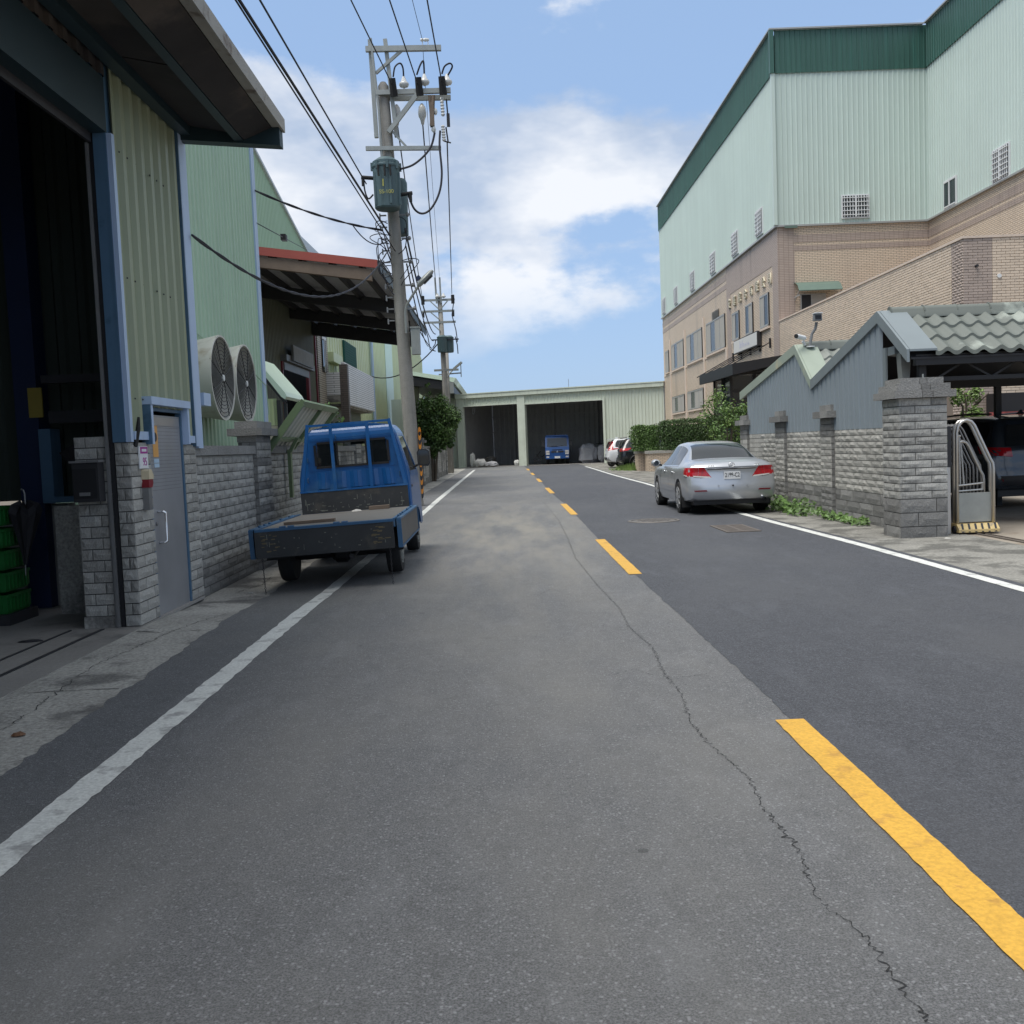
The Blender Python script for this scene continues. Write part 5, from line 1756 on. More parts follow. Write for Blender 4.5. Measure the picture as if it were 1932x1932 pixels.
# ------------------------------------------------------------------ planting on the right
pl = thing('hedge_planter', (9, 47.2, 0), 'long brick planter box with stone coping under the clipped hedge', 'planter')
a = MB(); a.box(6.85, 11.0, 46.55, 47.9, -.02, .84); a.obj('wall', 'tile_beige', pl)
a = MB(); a.box(6.55, 7.35, 48.1, 49.3, -.02, .84); a.obj('side_wall', 'tile_beige', pl)
a = MB(); a.box(6.8, 11.0, 46.5, 47.95, .842, .97); a.box(6.5, 7.4, 48.05, 49.35, .842, .97); a.obj('coping', 'block_light', pl)
a = MB(); a.box(7.1, 8.2, 45.9, 46.5, -.02, .3); a.obj('step', 'concrete', pl)
def hedge(name, x0, x1, y0, y1, z0, z1, n, label, seed, m):
    random.seed(seed)
    mb = MB()
    for _ in range(n):
        f = random.random()
        u, v, w = random.random(), random.random(), random.random()
        bulge = .08 * sin(u * 9 + seed) + .06 * sin(w * 7)
        if f < .45:
            p = Vector((lerp(x0, x1, u), y0 + bulge * .5 + random.uniform(-.05, .10), lerp(z0, z1, w))); nv = Vector((0, -1, .25))
        elif f < .62:
            p = Vector((lerp(x0, x1, u), lerp(y0, y1, v), z1 + bulge * .4 + random.uniform(-.10, .06))); nv = Vector((0, -.1, 1))
        elif f < .85:
            p = Vector((x0 + bulge + random.uniform(-.08, .14), lerp(y0, y1, v), lerp(z0, z1, w))); nv = Vector((-1, 0, .25))
        else:
            p = Vector((lerp(x0, x1, u), lerp(y0, y1, v), lerp(z0, z1, w))); nv = rdir()
        leaf(mb, p, .10, (nv + rdir() * .8).normalized())
    t = thing(name, ((x0 + x1) / 2, (y0 + y1) / 2, z0), label, 'hedge', 'clipped hedges in front of the factory')
    mb.obj('foliage', m, t)
    b_ = MB(); b_.box(x0 + .2, x1 - .2, y0 + .2, y1 - .2, z0, z1 - .2); b_.obj('inner_foliage', 'leaf_dark', t)
    s_ = MB()
    for k in range(5):
        xx = lerp(x0 + .3, x1 - .3, k / 4); s_.tube([(xx, (y0 + y1) / 2, z0 - .3), (xx + .05, (y0 + y1) / 2, z1 - .4)], .025, 5)
    s_.obj('stem', 'bark', t)
hedge('hedge', 7.65, 11.0, 46.55, 47.9, .97, 2.36, 9500, 'long dark clipped hedge in the brick planter behind the silver sedan', 11, 'leaf_dark')
hedge('hedge', 6.4, 7.55, 47.6, 49.2, .97, 2.16, 5000, 'short lighter green clipped hedge at the road end of the planter', 12, 'leaf_mid')
def bush(name, c, r, n, size, label, m, cat='bush', clumps=16, stems=4, z0=0, seed=1, mm=None):
    random.seed(seed)
    t = thing(name, (c[0], c[1], z0), label, cat)
    mb = MB(); leaf_blob(mb, c, r, n, size, clumps); mb.obj('foliage', m, t)
    if mm:
        mb = MB(); leaf_blob(mb, (c[0], c[1], c[2] + r[2] * .2), r, n // 3, size, clumps, .8); mb.obj('new_growth', mm, t)
    s_ = MB()
    for k in range(stems):
        d = rdir()
        s_.tube([(c[0] + d.x * .1, c[1] + d.y * .1, z0), (c[0] + d.x * r[0] * .3, c[1] + d.y * r[1] * .3, c[2] - r[2] * .2), (c[0] + d.x * r[0] * .8, c[1] + d.y * r[1] * .8, c[2] + r[2] * .6)], [.035, .022, .008], 6)
    s_.obj('stem', 'bark', t)
    return t
bush('garden_bush', (6.32, 28.0, 1.85), (.66, .66, .75), 2600, .085, 'loose bright green bush rising behind the end of the block wall', 'leaf_mid', seed=21, mm='leaf_bright', clumps=22)
bush('potted_shrub', (9.75, 20.6, 1.98), (.55, .45, .32), 900, .085, 'light green shrub above the folding gate under the carport', 'leaf_bright', seed=22, clumps=9)
pt = MB(); pt.lathe([(.22, 0), (.28, .5), (.26, .5), (.2, .1)], (9.95, 20.6, 0), 'Z', 14); tag(pt.obj('flower_pot', 'block_dark'), 'dark flower pot under the light green shrub', 'flower pot')
def weeds(label, x0, x1, y0, y1, n, h, seed, size, m='leaf_mid', name='weed_patch'):
    random.seed(seed)
    mb = MB()
    for _ in range(n):
        u = random.random()
        x, y = lerp(x0, x1, random.random() ** 1.4 if x0 < x1 else random.random()), lerp(y0, y1, u)
        hh = h * (0.35 + .65 * abs(sin(u * 7 + seed))) * random.random()
        leaf(mb, Vector((x, y, .01 + hh)), size, (Vector((-.3, -.35, .8)) + rdir() * .7).normalized(), .7)
    o = mb.obj(name, m, kind='stuff')
    tag(o, label, 'weeds')
weeds('broad leaved green weeds at the foot of the wall beside the silver sedan', 5.72, 5.15, 17.4, 21.0, 560, .25, 31, .10, 'leaf_mid')
weeds('thin strip of green weeds at the wall foot near the gate pier', 5.70, 5.45, 15.2, 17.0, 200, .12, 32, .09, 'leaf_mid')
weeds('low green ground cover behind the silver sedan along the wall', 5.7, 5.3, 21.0, 23.5, 500, .22, 33, .09)
random.seed(41)
gt = MB()
for _ in range(1500):
    x, y = random.gauss(6.6, .45), random.gauss(51.0, .9)
    h = random.uniform(.12, .42) * exp(-((x - 6.6) / .9) ** 2)
    d = rdir() * .12
    gt.add([(x - .012, y, 0), (x + .012, y, 0), (x + d.x, y + d.y, h)], [(0, 1, 2)])
tag(gt.obj('grass_tuft', 'leaf_bright', kind='stuff'), 'tuft of long grass behind the black parked car', 'grass')

# ------------------------------------------------------------------ LEFT planting
lt = thing('climbing_shrub', (-3.2, 45, 0), 'tall leafy shrub spilling over the block wall beside the utility poles', 'shrub')
random.seed(51)
mb = MB(); leaf_blob(mb, (-3.15, 45, 2.65), (.98, .9, 1.05), 6500, .14, 60, .25); leaf_blob(mb, (-3.1, 44.8, 1.85), (.85, .7, .55), 2600, .14, 24, .4); mb.obj('foliage', 'leaf_dark', lt)
mb = MB(); leaf_blob(mb, (-3.05, 44.7, 2.8), (1.02, .9, 1.0), 4200, .14, 44, .7)
leaf_blob(mb, (-3.35, 45, 3.95), (.12, .12, .55), 120, .12, 5); leaf_blob(mb, (-2.85, 44.9, 3.6), (.15, .15, .35), 90, .12, 4); leaf_blob(mb, (-3.95, 45, 3.2), (.25, .2, .3), 140, .12, 4); leaf_blob(mb, (-3.1, 44.9, 1.6), (.5, .4, .6), 900, .12, 10)
mb.obj('new_growth', 'leaf_mid', lt)
s_ = MB()
for k in range(7):
    d = rdir()
    s_.tube([(-3.3 + .1 * d.x, 45 + .1 * d.y, 0), (-3.25 + .2 * d.x, 45 + .1 * d.y, 1.3), (-3.15 + .8 * d.x, 45 + .7 * d.y, 2.6)], [.05, .035, .012], 6)
s_.obj('stem', 'bark', lt)
for k, (x, y, z0, h) in enumerate([(-3.85, 19.2, 1.3, .95), (-3.7, 20.6, 1.3, .75), (-3.75, 23.2, 1.4, 1.15)]):
    random.seed(60 + k)
    t = thing('vine_shoot', (x, y, z0), ['thin leafy shoot rising behind the pickup cab, leftmost of three', 'short leafy shoot between two taller ones behind the pickup cab', 'tall leafy shoot leaning beside the near utility pole'][k], 'vine', 'leafy shoots above the boundary wall')
    mb = MB()
    pts = [Vector((x + .18 * sin(i * .5) * (1 if k else -1) - .04 * i * (k == 2), y, z0 + h * i / 7)) for i in range(8)]
    for p in pts[1:]:
        for _ in range(9):
            leaf(mb, p + rdir() * .10, .11, (rdir() + Vector((0, -.6, .3))).normalized(), .75)
    mb.obj('foliage', 'leaf_mid', t)
    s_ = MB(); s_.tube(pts, .012, 5); s_.obj('stem', 'bark', t)

# ------------------------------------------------------------------ far open shed at the end of the road
mat('shed_sheet', (.58, .63, .54), rough=.45, var=.05, vs=.6, streak=.22, stcol=(.33, .35, .29))
mat('shed_trim', (.58, .63, .54), rough=.5, var=.08, vs=2, streak=.25, stcol=(.3, .3, .25))
mat('shed_inner', (.30, .30, .30), rough=.6, var=.1, streak=.2)
mat('sack_white', (.55, .55, .53), rough=.7, var=.1, vs=4)
mat('sack_grey', (.46, .46, .48), rough=.75, var=.12, vs=2.5)
mat('sack_black', (.02, .02, .02), rough=.4)
SH_A = radians(-23.85)
sh = thing('open_shed', (-3.2, 73.5, 0), 'pale green ribbed shed with two open bays at the end of the road', 'shed', local=True, rot=(0, 0, SH_A))
def SM(u, v=0, z=0):
    return Vector((-3.2 + u * cos(SH_A) - v * sin(SH_A), 73.5 + u * sin(SH_A) + v * cos(SH_A), z))
OP = [(.30, 4.68, 4.57), (5.31, 11.2, 4.48)]
def shs(u):
    for a0, a1, z in OP:
        if a0 <= u <= a1:
            return [(z, 5.12)]
    return [(0, 5.12)]
a = MB(); a.corr((0, 0, 0), (1, 0, 0), (0, -1, 0), 0, 15.58, .24, .04, shs, breaks=[q for o in OP for q in o[:2]], prof=((0, 0), (.1, 1), (.3, 1), (.4, 0))); a.obj('front_sheet', 'shed_sheet', sh)
a = MB(); a.box(-.25, 15.6, -.22, -.045, 5.12, 5.40); a.box(-.25, 15.62, -.26, .3, 5.402, 5.47); a.obj('fascia', 'shed_trim', sh)
for u0, u1 in ((-.22, .28), (4.70, 5.29)):
    a = MB(); a.box(u0, u1, -.12, .25, -.05, 5.1 if u0 > 0 else 5.11); a.obj('column', 'shed_trim', sh)
a = MB(); a.box(11.2, 11.36, -.12, .1, 0, 4.6); a.box(.28, 4.7, -.10, .06, 4.50, 4.60); a.box(5.29, 11.2, -.10, .06, 4.42, 4.52); a.box(.06, .10, -.14, -.121, 0, 5.1); a.obj('door_trim', 'shed_trim', sh)
a = MB(); a.corr((-.2, 6.4, 0), (1, 0, 0), (0, -1, 0), 0, 15.8, .40, .05, lambda u: [(0, 5.3)]); a.obj('back_sheet', 'shed_inner', sh)
a = MB()
for zz in (1.25, 2.55, 3.75):
    a.box(-.2, 15.6, 6.25, 6.34, zz, zz + .12)
for u in (1.6, 5, 8.6, 12):
    a.box(u, u + .16, 6.15, 6.34, 0, 5.3)
a.obj('girt', 'shed_inner', sh)
a = MB(); a.box(-.28, -.23, -.1, 9.1, -.05, 5.4); a.box(15.55, 15.6, .0, 9.1, 0, 5.3); a.obj('side_wall', 'shed_inner', sh, split=True)
a = MB(); a.box(-.26, 15.6, -.02, 9.1, 5.41, 5.46); a.obj('roof', 'grey_roof_sheet', sh)
a = MB(); a.box(-.2, 15.5, -.02, 9.0, -.02, .008); a.obj('floor', 'concrete_floor', sh)
a = MB(); a.tube([(7.6, 3, 5.46), (7.6, 3, 6.25)], .018, 5); a.obj('antenna', 'grey_steel', sh)
a = MB(); a.tube([(.9, .3, 4.5), (.92, .3, 4.05), (1.0, .3, 3.95), (1.08, .3, 4.05), (1.1, .3, 4.4)], .025, 6); a.obj('cable_loop', 'grey_steel', sh)
sc2 = thing('security_camera', SM(15.2, -.3, 2.4), 'white security camera at the end of the pale shed beside the factory corner', 'camera')
p = SM(15.2, -.2, 2.45)
a = MB(); a.tube([p, p + Vector((-.35, -.25, .03))], .09, 8); a.obj('body', 'white_paint', sc2)
a = MB(); a.tube([p + Vector((0, .1, 0)), p + Vector((0, .1, -.5))], .03, 6); a.obj('pole', 'white_paint', sc2)
# left annexe of the shed seen behind the poles
an = MB(); an.box(-5.6, -3.5, 74.6, 74.8, 0, 4.9); an.box(-9, -3.5, 80, 80.2, 0, 5.6)
tag(an.obj('annexe_wall', 'shed_sheet'), 'pale green wall strip left of the open shed behind the utility poles', 'wall')
def sack(name, c, r, m, label, seed, cat='sack', group=None, sq=2.6):
    rr = random.Random(seed)
    mb = MB()
    n, k = 14, 8
    ph = [rr.uniform(0, 6) for _ in range(6)]
    for i in range(k + 1):
        v = -pi / 2 + pi * i / k
        for j in range(n):
            u = 2 * pi * j / n
            def sp_(t, e):
                return (abs(t) ** (2 / e)) * (1 if t > 0 else -1)
            f = 1 + .09 * sin(3 * u + ph[0]) + .08 * sin(5 * u + 3 * v + ph[1]) + .06 * sin(7 * v + ph[2]) + rr.uniform(-.05, .05)
            mb.v.append((c[0] + r[0] * f * sp_(cos(v), sq) * sp_(cos(u), sq), c[1] + r[1] * f * sp_(cos(v), sq) * sp_(sin(u), sq), c[2] + r[2] * (sp_(sin(v), sq) * f)))
    for i in range(k):
        for j in range(n):
            q = (j + 1) % n
            mb.f.append((i * n + j, i * n + q, (i + 1) * n + q, (i + 1) * n + j))
    return tag(mb.obj(name, m, smooth=False), label, cat, group)
for k, (u, v, r, m, lb) in enumerate([(.75, .35, (.22, .25, .52), 'sack_white', 'upright pale sack leaning on the left column of the open shed'),
                                     (1.45, .25, (.55, .4, .30), 'sack_white', 'white bulging sack lying in the left bay of the shed'),
                                     (2.1, .5, (.45, .4, .22), 'sack_black', 'black plastic bag on top of the rubbish in the left bay'),
                                     (2.35, .15, (.48, .35, .20), 'sack_grey', 'grey flat sack lying right of the white sack in the left bay'),
                                     (4.35, .3, (.2, .2, .22), 'sack_white', 'small grey white bundle by the middle column of the shed')]):
    c = SM(u, v, r[2] * .92 + (.32 if k == 2 else 0))
    sack('sack', c, r, m, lb, 70 + k, group='rubbish sacks in the open shed')
for k, (u, v, lb) in enumerate([(8.9, 3.0, 'grey woven bulk bag right beside the blue truck'), (10.35, 3.2, 'grey woven bulk bag nearest the right edge of the shed bay')]):
    c = SM(u, v, .66)
    sack('bulk_bag', c, (.68, .6, .68), 'sack_grey', lb, 80 + k, 'bag', 'grey bulk bags in the shed', 3.5)
a = MB(); c = SM(10.0, 3.6, 1.38); a.box(c.x - .6, c.x + .6, c.y - .3, c.y + .3, 1.36, 1.41); tag(a.obj('bag_cover', 'sack_black'), 'black sheet lying over the grey bulk bags', 'sheet')
a = MB(); c = SM(5.9, 1.2, .3)
rr = random.Random(5)
for k in range(14):
    p = c + Vector((rr.uniform(-.4, .5), rr.uniform(-.3, .3), rr.uniform(-.3, .5)))
    a.beam(p, p + Vector((rr.uniform(-.4, .4), rr.uniform(-.2, .2), rr.uniform(-.1, .4))), .05, .05)
tag(a.obj('scrap_pile', 'dark_steel', kind='stuff'), 'heap of dark scrap by the middle column inside the shed', 'scrap')

# ------------------------------------------------------------------ utility poles
mat('warn_stripe', (.62, .24, .03), rough=.5)
def stripes(mb_o, mb_b, cx, cy, r, z0, z1, n=6):
    """diagonal warning wrap: orange and black bands round a pole"""
    seg = 20
    for k in range(n * 2):
        t = mb_o if k % 2 else mb_b
        for j in range(seg):
            u0, u1 = 2 * pi * j / seg, 2 * pi * (j + 1) / seg
            h = (z1 - z0) / (2 * n)
            def zz(u, q):
                return z0 + (q + .0) * h + h * 1.0 * sin(u)
            a_, b_ = [(cx + r * cos(u), cy + r * sin(u)) for u in (u0, u1)]
            t.quad((a_[0], a_[1], zz(u0, k)), (b_[0], b_[1], zz(u1, k)), (b_[0], b_[1], zz(u1, k + 1)), (a_[0], a_[1], zz(u0, k + 1)))
def insulator(mb, p, h=.2, r=.085):
    mb.lathe([(.02, 0), (.035, .02), (r * .8, .04), (r, .09), (r * .95, .13), (r * .6, .17), (.03, h)], tuple(p), 'Z', 12)
def rod_ins(mb, p0, p1, r=.075):
    p0, p1 = Vector(p0), Vector(p1)
    pts, rs = [], []
    for k in range(13):
        pts.append(p0.lerp(p1, k / 12)); rs.append(r if k % 2 else r * .55)
    mb.tube(pts, rs, 8)
P1B, P1T = Vector((-2.38, 26, -.1)), Vector((-2.74, 26, 10.85))
def P1(z_):
    return P1B.lerp(P1T, (z_ + .1) / 10.95)
up1 = thing('utility_pole', (-2.38, 26, 0), 'near concrete utility pole with transformer and steel crossarms beside the pickup', 'utility pole', 'concrete utility poles')
a = MB(); a.tube([P1B, P1(3), P1(6), P1(9), P1T, P1T + Vector((0, 0, .1))], [.19, .178, .162, .145, .135, .07], 20); a.obj('pole', 'concrete_pole', up1, smooth=True, sharp=60)
a, b_ = MB(), MB()
c = P1(1.2); stripes(a, b_, c.x + .21, c.y - .06, .04, .3, 1.95, 7)
wr = a.obj('warning_wrap', 'warn_stripe', up1); b_.obj('black_band', 'ink', wr)
def chan(name, p0, p1, w=.11, h=.10, m='galvanised', par=None):
    q = MB(); q.beam(p0, p1, w, h); return q.obj(name, m, par or up1)
chan('upright', (-2.97, 25.95, 9.55), (-3.02, 25.95, 12.0), .12, .10)
chan('upright', (-2.45, 25.95, 9.55), (-2.63, 25.95, 12.0), .12, .10)
chan('crossarm', (-3.13, 25.86, 11.74), (-1.2, 25.86, 11.70), .11, .13)
chan('crossarm', (-2.92, 25.82, 10.63), (-1.0, 25.82, 10.62), .10, .12)
chan('crossarm', (-2.65, 26.16, 10.60), (-1.02, 26.16, 10.56), .10, .12)
chan('crossarm', (-3.24, 25.80, 9.24), (-1.31, 25.80, 9.18), .09, .10)
chan('brace', (-2.90, 25.88, 11.14), (-2.22, 25.88, 11.68), .07, .07)
chan('brace', (-2.64, 25.78, 9.62), (-1.85, 25.78, 10.55), .09, .11)
chan('brace', (-2.6, 25.84, 9.72), (-2.2, 25.84, 9.26), .04, .05)
q = MB(); q.tube([(-2.99, 25.84, 12.0), (-2.86, 25.80, 10.2), (-2.84, 25.80, 9.0)], .035, 6); q.obj('riser', 'galvanised', up1)
q = MB()
for x, zz in ((-2.19, 10.72), (-1.66, 10.76), (-1.08, 10.74)):
    insulator(q, (x, 25.84, zz), .30, .13)
q.obj('insulator', 'porcelain', up1, smooth=True, split=True)
q = MB()
for x in (-2.46, -1.80, -1.20):
    q.tube([(x - .01, 25.65, 10.92), (x + .01, 25.78, 10.50)], [.085, .10], 8)
q.obj('dead_end_cover', 'black_rubber', up1, split=True)
q = MB()
for x in (-2.44, -1.78):
    q.lathe([(.03, 10.45), (.09, 10.36), (.11, 10.22), (.10, 10.12), (.06, 10.04), (.035, 9.92)], (x, 26.2, 0), 'Z', 12)
q.obj('suspension_insulator', 'porcelain', up1, smooth=True, split=True)
q = MB()
for pts in ([(-2.44, 25.66, 10.95), (-2.38, 25.62, 11.18), (-2.25, 25.65, 11.28), (-2.19, 25.75, 11.2), (-2.19, 25.84, 11.0)],
            [(-1.84, 25.66, 10.98), (-1.74, 25.62, 11.2), (-1.66, 25.66, 11.32), (-1.655, 25.8, 11.2), (-1.66, 25.84, 11.02)],
            [(-1.20, 25.66, 10.98), (-1.12, 25.62, 11.15), (-.98, 25.62, 11.22), (-.93, 25.7, 11.16), (-1.05, 25.8, 11.0)]):
    q.curve(pts, .022, 6)
q.obj('jumper', 'wire_black', up1, split=True)
q = MB()
q.tube([(-1.45, 25.8, 10.5), (-1.52, 25.78, 9.75)], [.05, .06], 6)
q.box(-1.56, -1.45, 25.7, 25.85, 9.72, 10.3)
q.tube([(-1.55, 25.8, 10.5), (-1.52, 25.8, 9.95)], .045, 6)
q.obj('arrester', 'weathered_beam', up1)
q = MB()
rod_ins(q, (-1.24, 25.8, 10.45), (-1.22, 25.8, 9.98), .055); rod_ins(q, (-1.24, 25.8, 9.75), (-1.22, 25.8, 9.35), .055)
q.lathe([(.02, -1.36), (.07, -1.38), (.09, -1.42), (.02, -1.48)], (0, 25.8, 10.1), 'X', 10)
q.lathe([(.02, -1.42), (.08, -1.44), (.10, -1.48), (.02, -1.54)], (0, 25.8, 9.65), 'X', 10)
q.obj('cutout_insulator', 'porcelain', up1, split=True)
q = MB()
q.box(-1.13, -1.05, 25.72, 25.8, 9.7, 10.02); q.tube([(-1.12, 25.8, 10.4), (-1.10, 25.8, 10.0)], .02, 5); q.tube([(-1.16, 25.8, 9.7), (-1.12, 25.8, 9.32)], .02, 5); q.tube([(-1.22, 25.8, 9.35), (-1.05, 25.8, 9.30)], .02, 5)
q.obj('fuse_cutout', 'black_metal', up1)
q = MB(); q.tube([(-1.67, 25.86, 11.78), (-1.67, 25.86, 11.95)], .012, 5); q.tube([(-1.53, 25.86, 11.78), (-1.53, 25.86, 11.95)], .012, 5); q.lathe([(.03, -1.72), (.05, -1.68), (.03, -1.64), (.05, -1.60), (.03, -1.50)], (0, 25.86, 11.92), 'X', 8); q.obj('neutral_spool', 'porcelain', up1)
# transformer
tr = MB()
cx_, cy_ = -2.72, 25.55
tr.lathe([(.30, 7.62), (.33, 7.66), (.345, 8.62), (.37, 8.66), (.37, 8.70), (.345, 8.72), (.345, 8.80), (.20, 8.90)], (cx_, cy_, 0), 'Z', 20)
trn = tr.obj('transformer', 'transformer_green', up1, smooth=True, sharp=30)
q = MB()
for k in range(8):
    t = k * pi / 4 + .2
    q.box(cx_ + .36 * cos(t) - .03, cx_ + .36 * cos(t) + .03, cy_ + .36 * sin(t) - .03, cy_ + .36 * sin(t) + .03, 8.58, 8.78)
for t in (-2.5, -1.2, -.3):
    x, y = cx_ + .345 * cos(t), cy_ + .345 * sin(t)
    q.beam((x, y, 7.7), (x + .0, y, 8.5), .05, .05)
q.obj('lid_clamp', 'transformer_green', trn, split=True)
q = MB()
for t, l in ((pi, .30), (0, .30)):
    x = cx_ + .34 * cos(t)
    zz = 8.42 if t else 7.98
    q.tube([(x, cy_, zz), (x + l * cos(t), cy_ - .05, zz + .02)], .05, 8); q.tube([(x + l * .85 * cos(t), cy_ - .05, zz + .02), (x + l * .85 * cos(t), cy_ - .05, zz - .2)], .04, 8)
for x in (-.16, .0, .14):
    q.tube([(cx_ + x, cy_ - .30, 8.62), (cx_ + x, cy_ - .42, 8.62), (cx_ + x + .01, cy_ - .42, 8.36)], .025, 6)
q.obj('bushing', 'black_rubber', trn, split=True)
mat('old_yellow', (.42, .40, .10), rough=.6)
text('rating_mark', 'SS-100', .135, 'old_yellow', trn, frame_face((cx_ + .02, cy_ - .365, 7.98), (1, 0, 0), (0, 0, 1)), .002)
q = MB(); q.box(cx_ - .07, cx_ - .04, cy_ - .362, cy_ - .352, 8.12, 8.3); q.obj('label', 'old_yellow', trn)
q = MB(); q.lathe([(.22, 7.15), (.24, 8.5), (.2, 8.6)], (cx_ + .20, 26.45, 0), 'Z', 14); q.obj('rear_transformer', 'transformer_green', up1, smooth=True, sharp=40, split=True)
q = MB()
for k in range(10):
    zz = 7.55 - k * .3
    c = P1(zz)
    rr_ = .175
    q.box(c.x - rr_ - .16, c.x - rr_, 25.85, 25.9, zz - .015, zz + .015); q.box(c.x - rr_ - .18, c.x - rr_ - .15, 25.83, 25.92, zz - .09, zz + .05)
    if k % 2 == 0:
        q.box(c.x + rr_, c.x + rr_ + .18, 25.85, 25.9, zz - .02, zz + .02)
        q.lathe([(.03, -.05), (.05, 0), (.03, .05)], (c.x + rr_ + .2, 25.87, zz), 'Z', 8)
q.obj('rack', 'grey_steel', up1, split=True)
q = MB()
rr = random.Random(12)
for k in range(12):
    zz = rr.uniform(6.1, 7.6)
    s = rr.choice((-1, 1, -1))
    c = P1(zz)
    p0 = Vector((c.x + s * .15, 25.8, zz))
    p1 = p0 + Vector((s * rr.uniform(.12, .5), rr.uniform(-.2, .1), rr.uniform(-.3, .15)))
    p2 = Vector((c.x + s * rr.uniform(.12, .4), 25.75, zz - rr.uniform(.3, .8)))
    p3 = Vector((c.x + s * .1, 25.78, zz - rr.uniform(.4, 1.0)))
    q.curve([p0, p0.lerp(p1, .6) + Vector((0, 0, .08)), p1, p2, p3], .009 + .005 * rr.random(), 5, 5)
q.obj('cable_tangle', 'wire_black', up1, kind='stuff')
q = MB()
q.curve([(-1.45, 25.72, 9.55), (-1.55, 25.7, 9.22), (-1.75, 25.65, 8.95), (-2.05, 25.6, 8.72), (-2.38, 25.6, 8.63)], .028, 7)
q.curve([(-1.31, 25.75, 9.6), (-1.34, 25.72, 9.2), (-1.31, 25.65, 8.5), (-1.40, 25.62, 8.0), (-1.62, 25.6, 7.62), (-1.85, 25.6, 7.5), (-2.05, 25.58, 7.62), (-2.18, 25.55, 7.95)], .028, 7)
q.curve([(-3.3, 25.5, 8.4), (-3.28, 25.5, 8.1), (-3.2, 25.5, 7.9), (-3.07, 25.5, 8.0)], .022, 6)
q.obj('transformer_lead', 'wire_black', up1, split=True)
# street lamp on the near pole
sl = thing('street_lamp', (-2.2, 25.8, 5), 'grey street lamp on a curved arm fixed to the near utility pole', 'street lamp')
q = MB(); q.tube([(-2.42, 25.75, 4.5), (-2.42, 25.72, 5.02), (-2.38, 25.7, 5.2), (-2.22, 25.62, 5.42), (-2.03, 25.55, 5.66)], .032, 8); q.obj('arm', 'galvanised', sl)
M_ = Matrix.Translation((-1.86, 25.5, 5.83)) @ Matrix.Rotation(radians(-43), 4, 'Y')
q = MB()
prof = [(-.26, .07), (-.2, .11), (.0, .13), (.22, .11), (.30, .05)]
for x, r_ in prof:
    for k in range(10):
        t = pi * 2 * k / 10
        q.v.append(tuple(M_ @ Vector((x, r_ * cos(t), .6 * r_ * sin(t)))))
for i in range(len(prof) - 1):
    for k in range(10):
        j = (k + 1) % 10
        q.f.append((i * 10 + k, i * 10 + j, (i + 1) * 10 + j, (i + 1) * 10 + k))
q.f.append(tuple(range(10))[::-1]); q.f.append(tuple(range(40, 50)))
q.obj('head', 'galvanised', sl, smooth=True, sharp=50)
q = MB(); q.box(-.10, .20, -.07, .07, -.092, -.078, M_); q.obj('lens', 'dark_steel', sl)
q = MB(); q.box(-.16, -.04, -.05, .05, .085, .18, M_); q.obj('photocell', 'interior_blue', sl)
q = MB(); q.box(-2.30, -2.08, 25.72, 25.98, 3.95, 4.62); q.box(-2.32, -2.06, 25.70, 26.0, 4.622, 4.66); q.obj('control_box', 'galvanised', sl)
# second pole (far) with its transformer, third pole close behind it
up2 = thing('utility_pole', (-3.28, 58.5, 0), 'far utility pole with three crossarms and green transformer, left of the pair', 'utility pole', 'concrete utility poles')
def P2(z_):
    return Vector((-3.26 - .022 * z_ * .8, 58.5, z_))
q = MB(); q.tube([P2(-.1), P2(5), P2(10.4)], [.20, .165, .13], 14); q.obj('pole', 'concrete_pole', up2, smooth=True)
def arm2(z_, x0, x1, nm='crossarm'):
    q_ = MB(); q_.beam((x0, 58.4, z_), (x1, 58.4, z_), .10, .12); q_.obj(nm, 'galvanised', up2)
arm2(10.2, -4.5, -2.55); arm2(9.55, -4.5, -2.6); arm2(8.9, -4.45, -2.55); arm2(6.1, -3.95, -2.5)
for x0, z0, x1, z1 in ((-3.62, 10.0, -3.66, 11.5), (-3.36, 10.0, -3.38, 11.5)):
    q = MB(); q.beam((x0, 58.38, z0), (x1, 58.38, z1), .1, .1); q.obj('upright', 'galvanised', up2)
q = MB()
for x0, z0, x1, z1 in ((-4.0, 10.15, -3.45, 9.6), (-2.95, 10.15, -3.45, 9.6), (-4.0, 9.5, -3.5, 9.05), (-3.95, 8.85, -3.5, 8.4)):
    q.beam((x0, 58.36, z0), (x1, 58.36, z1), .06, .06)
q.obj('brace', 'galvanised', up2, split=True)
q = MB()
for x in (-4.42, -2.66):
    q.tube([(x, 58.3, 9.95), (x, 58.3, 10.45)], .10, 8); q.tube([(x, 58.3, 9.2), (x, 58.3, 9.5)], .06, 8)
q.obj('dead_end_cover', 'black_rubber', up2, split=True)
q = MB(); insulator(q, (-3.2, 58.3, 10.28), .3, .14); insulator(q, (-3.55, 58.3, 10.28), .3, .14); q.obj('insulator', 'porcelain', up2, split=True)
q = MB()
for x in (-3.38, -3.02):
    q.lathe([(.27, 7.12), (.29, 7.2), (.30, 7.95), (.32, 8.0), (.2, 8.1)], (x, 58.15 + (x + 3.38) * .8, 0), 'Z', 14)
tr2 = q.obj('transformer', 'transformer_green', up2, smooth=True, sharp=40)
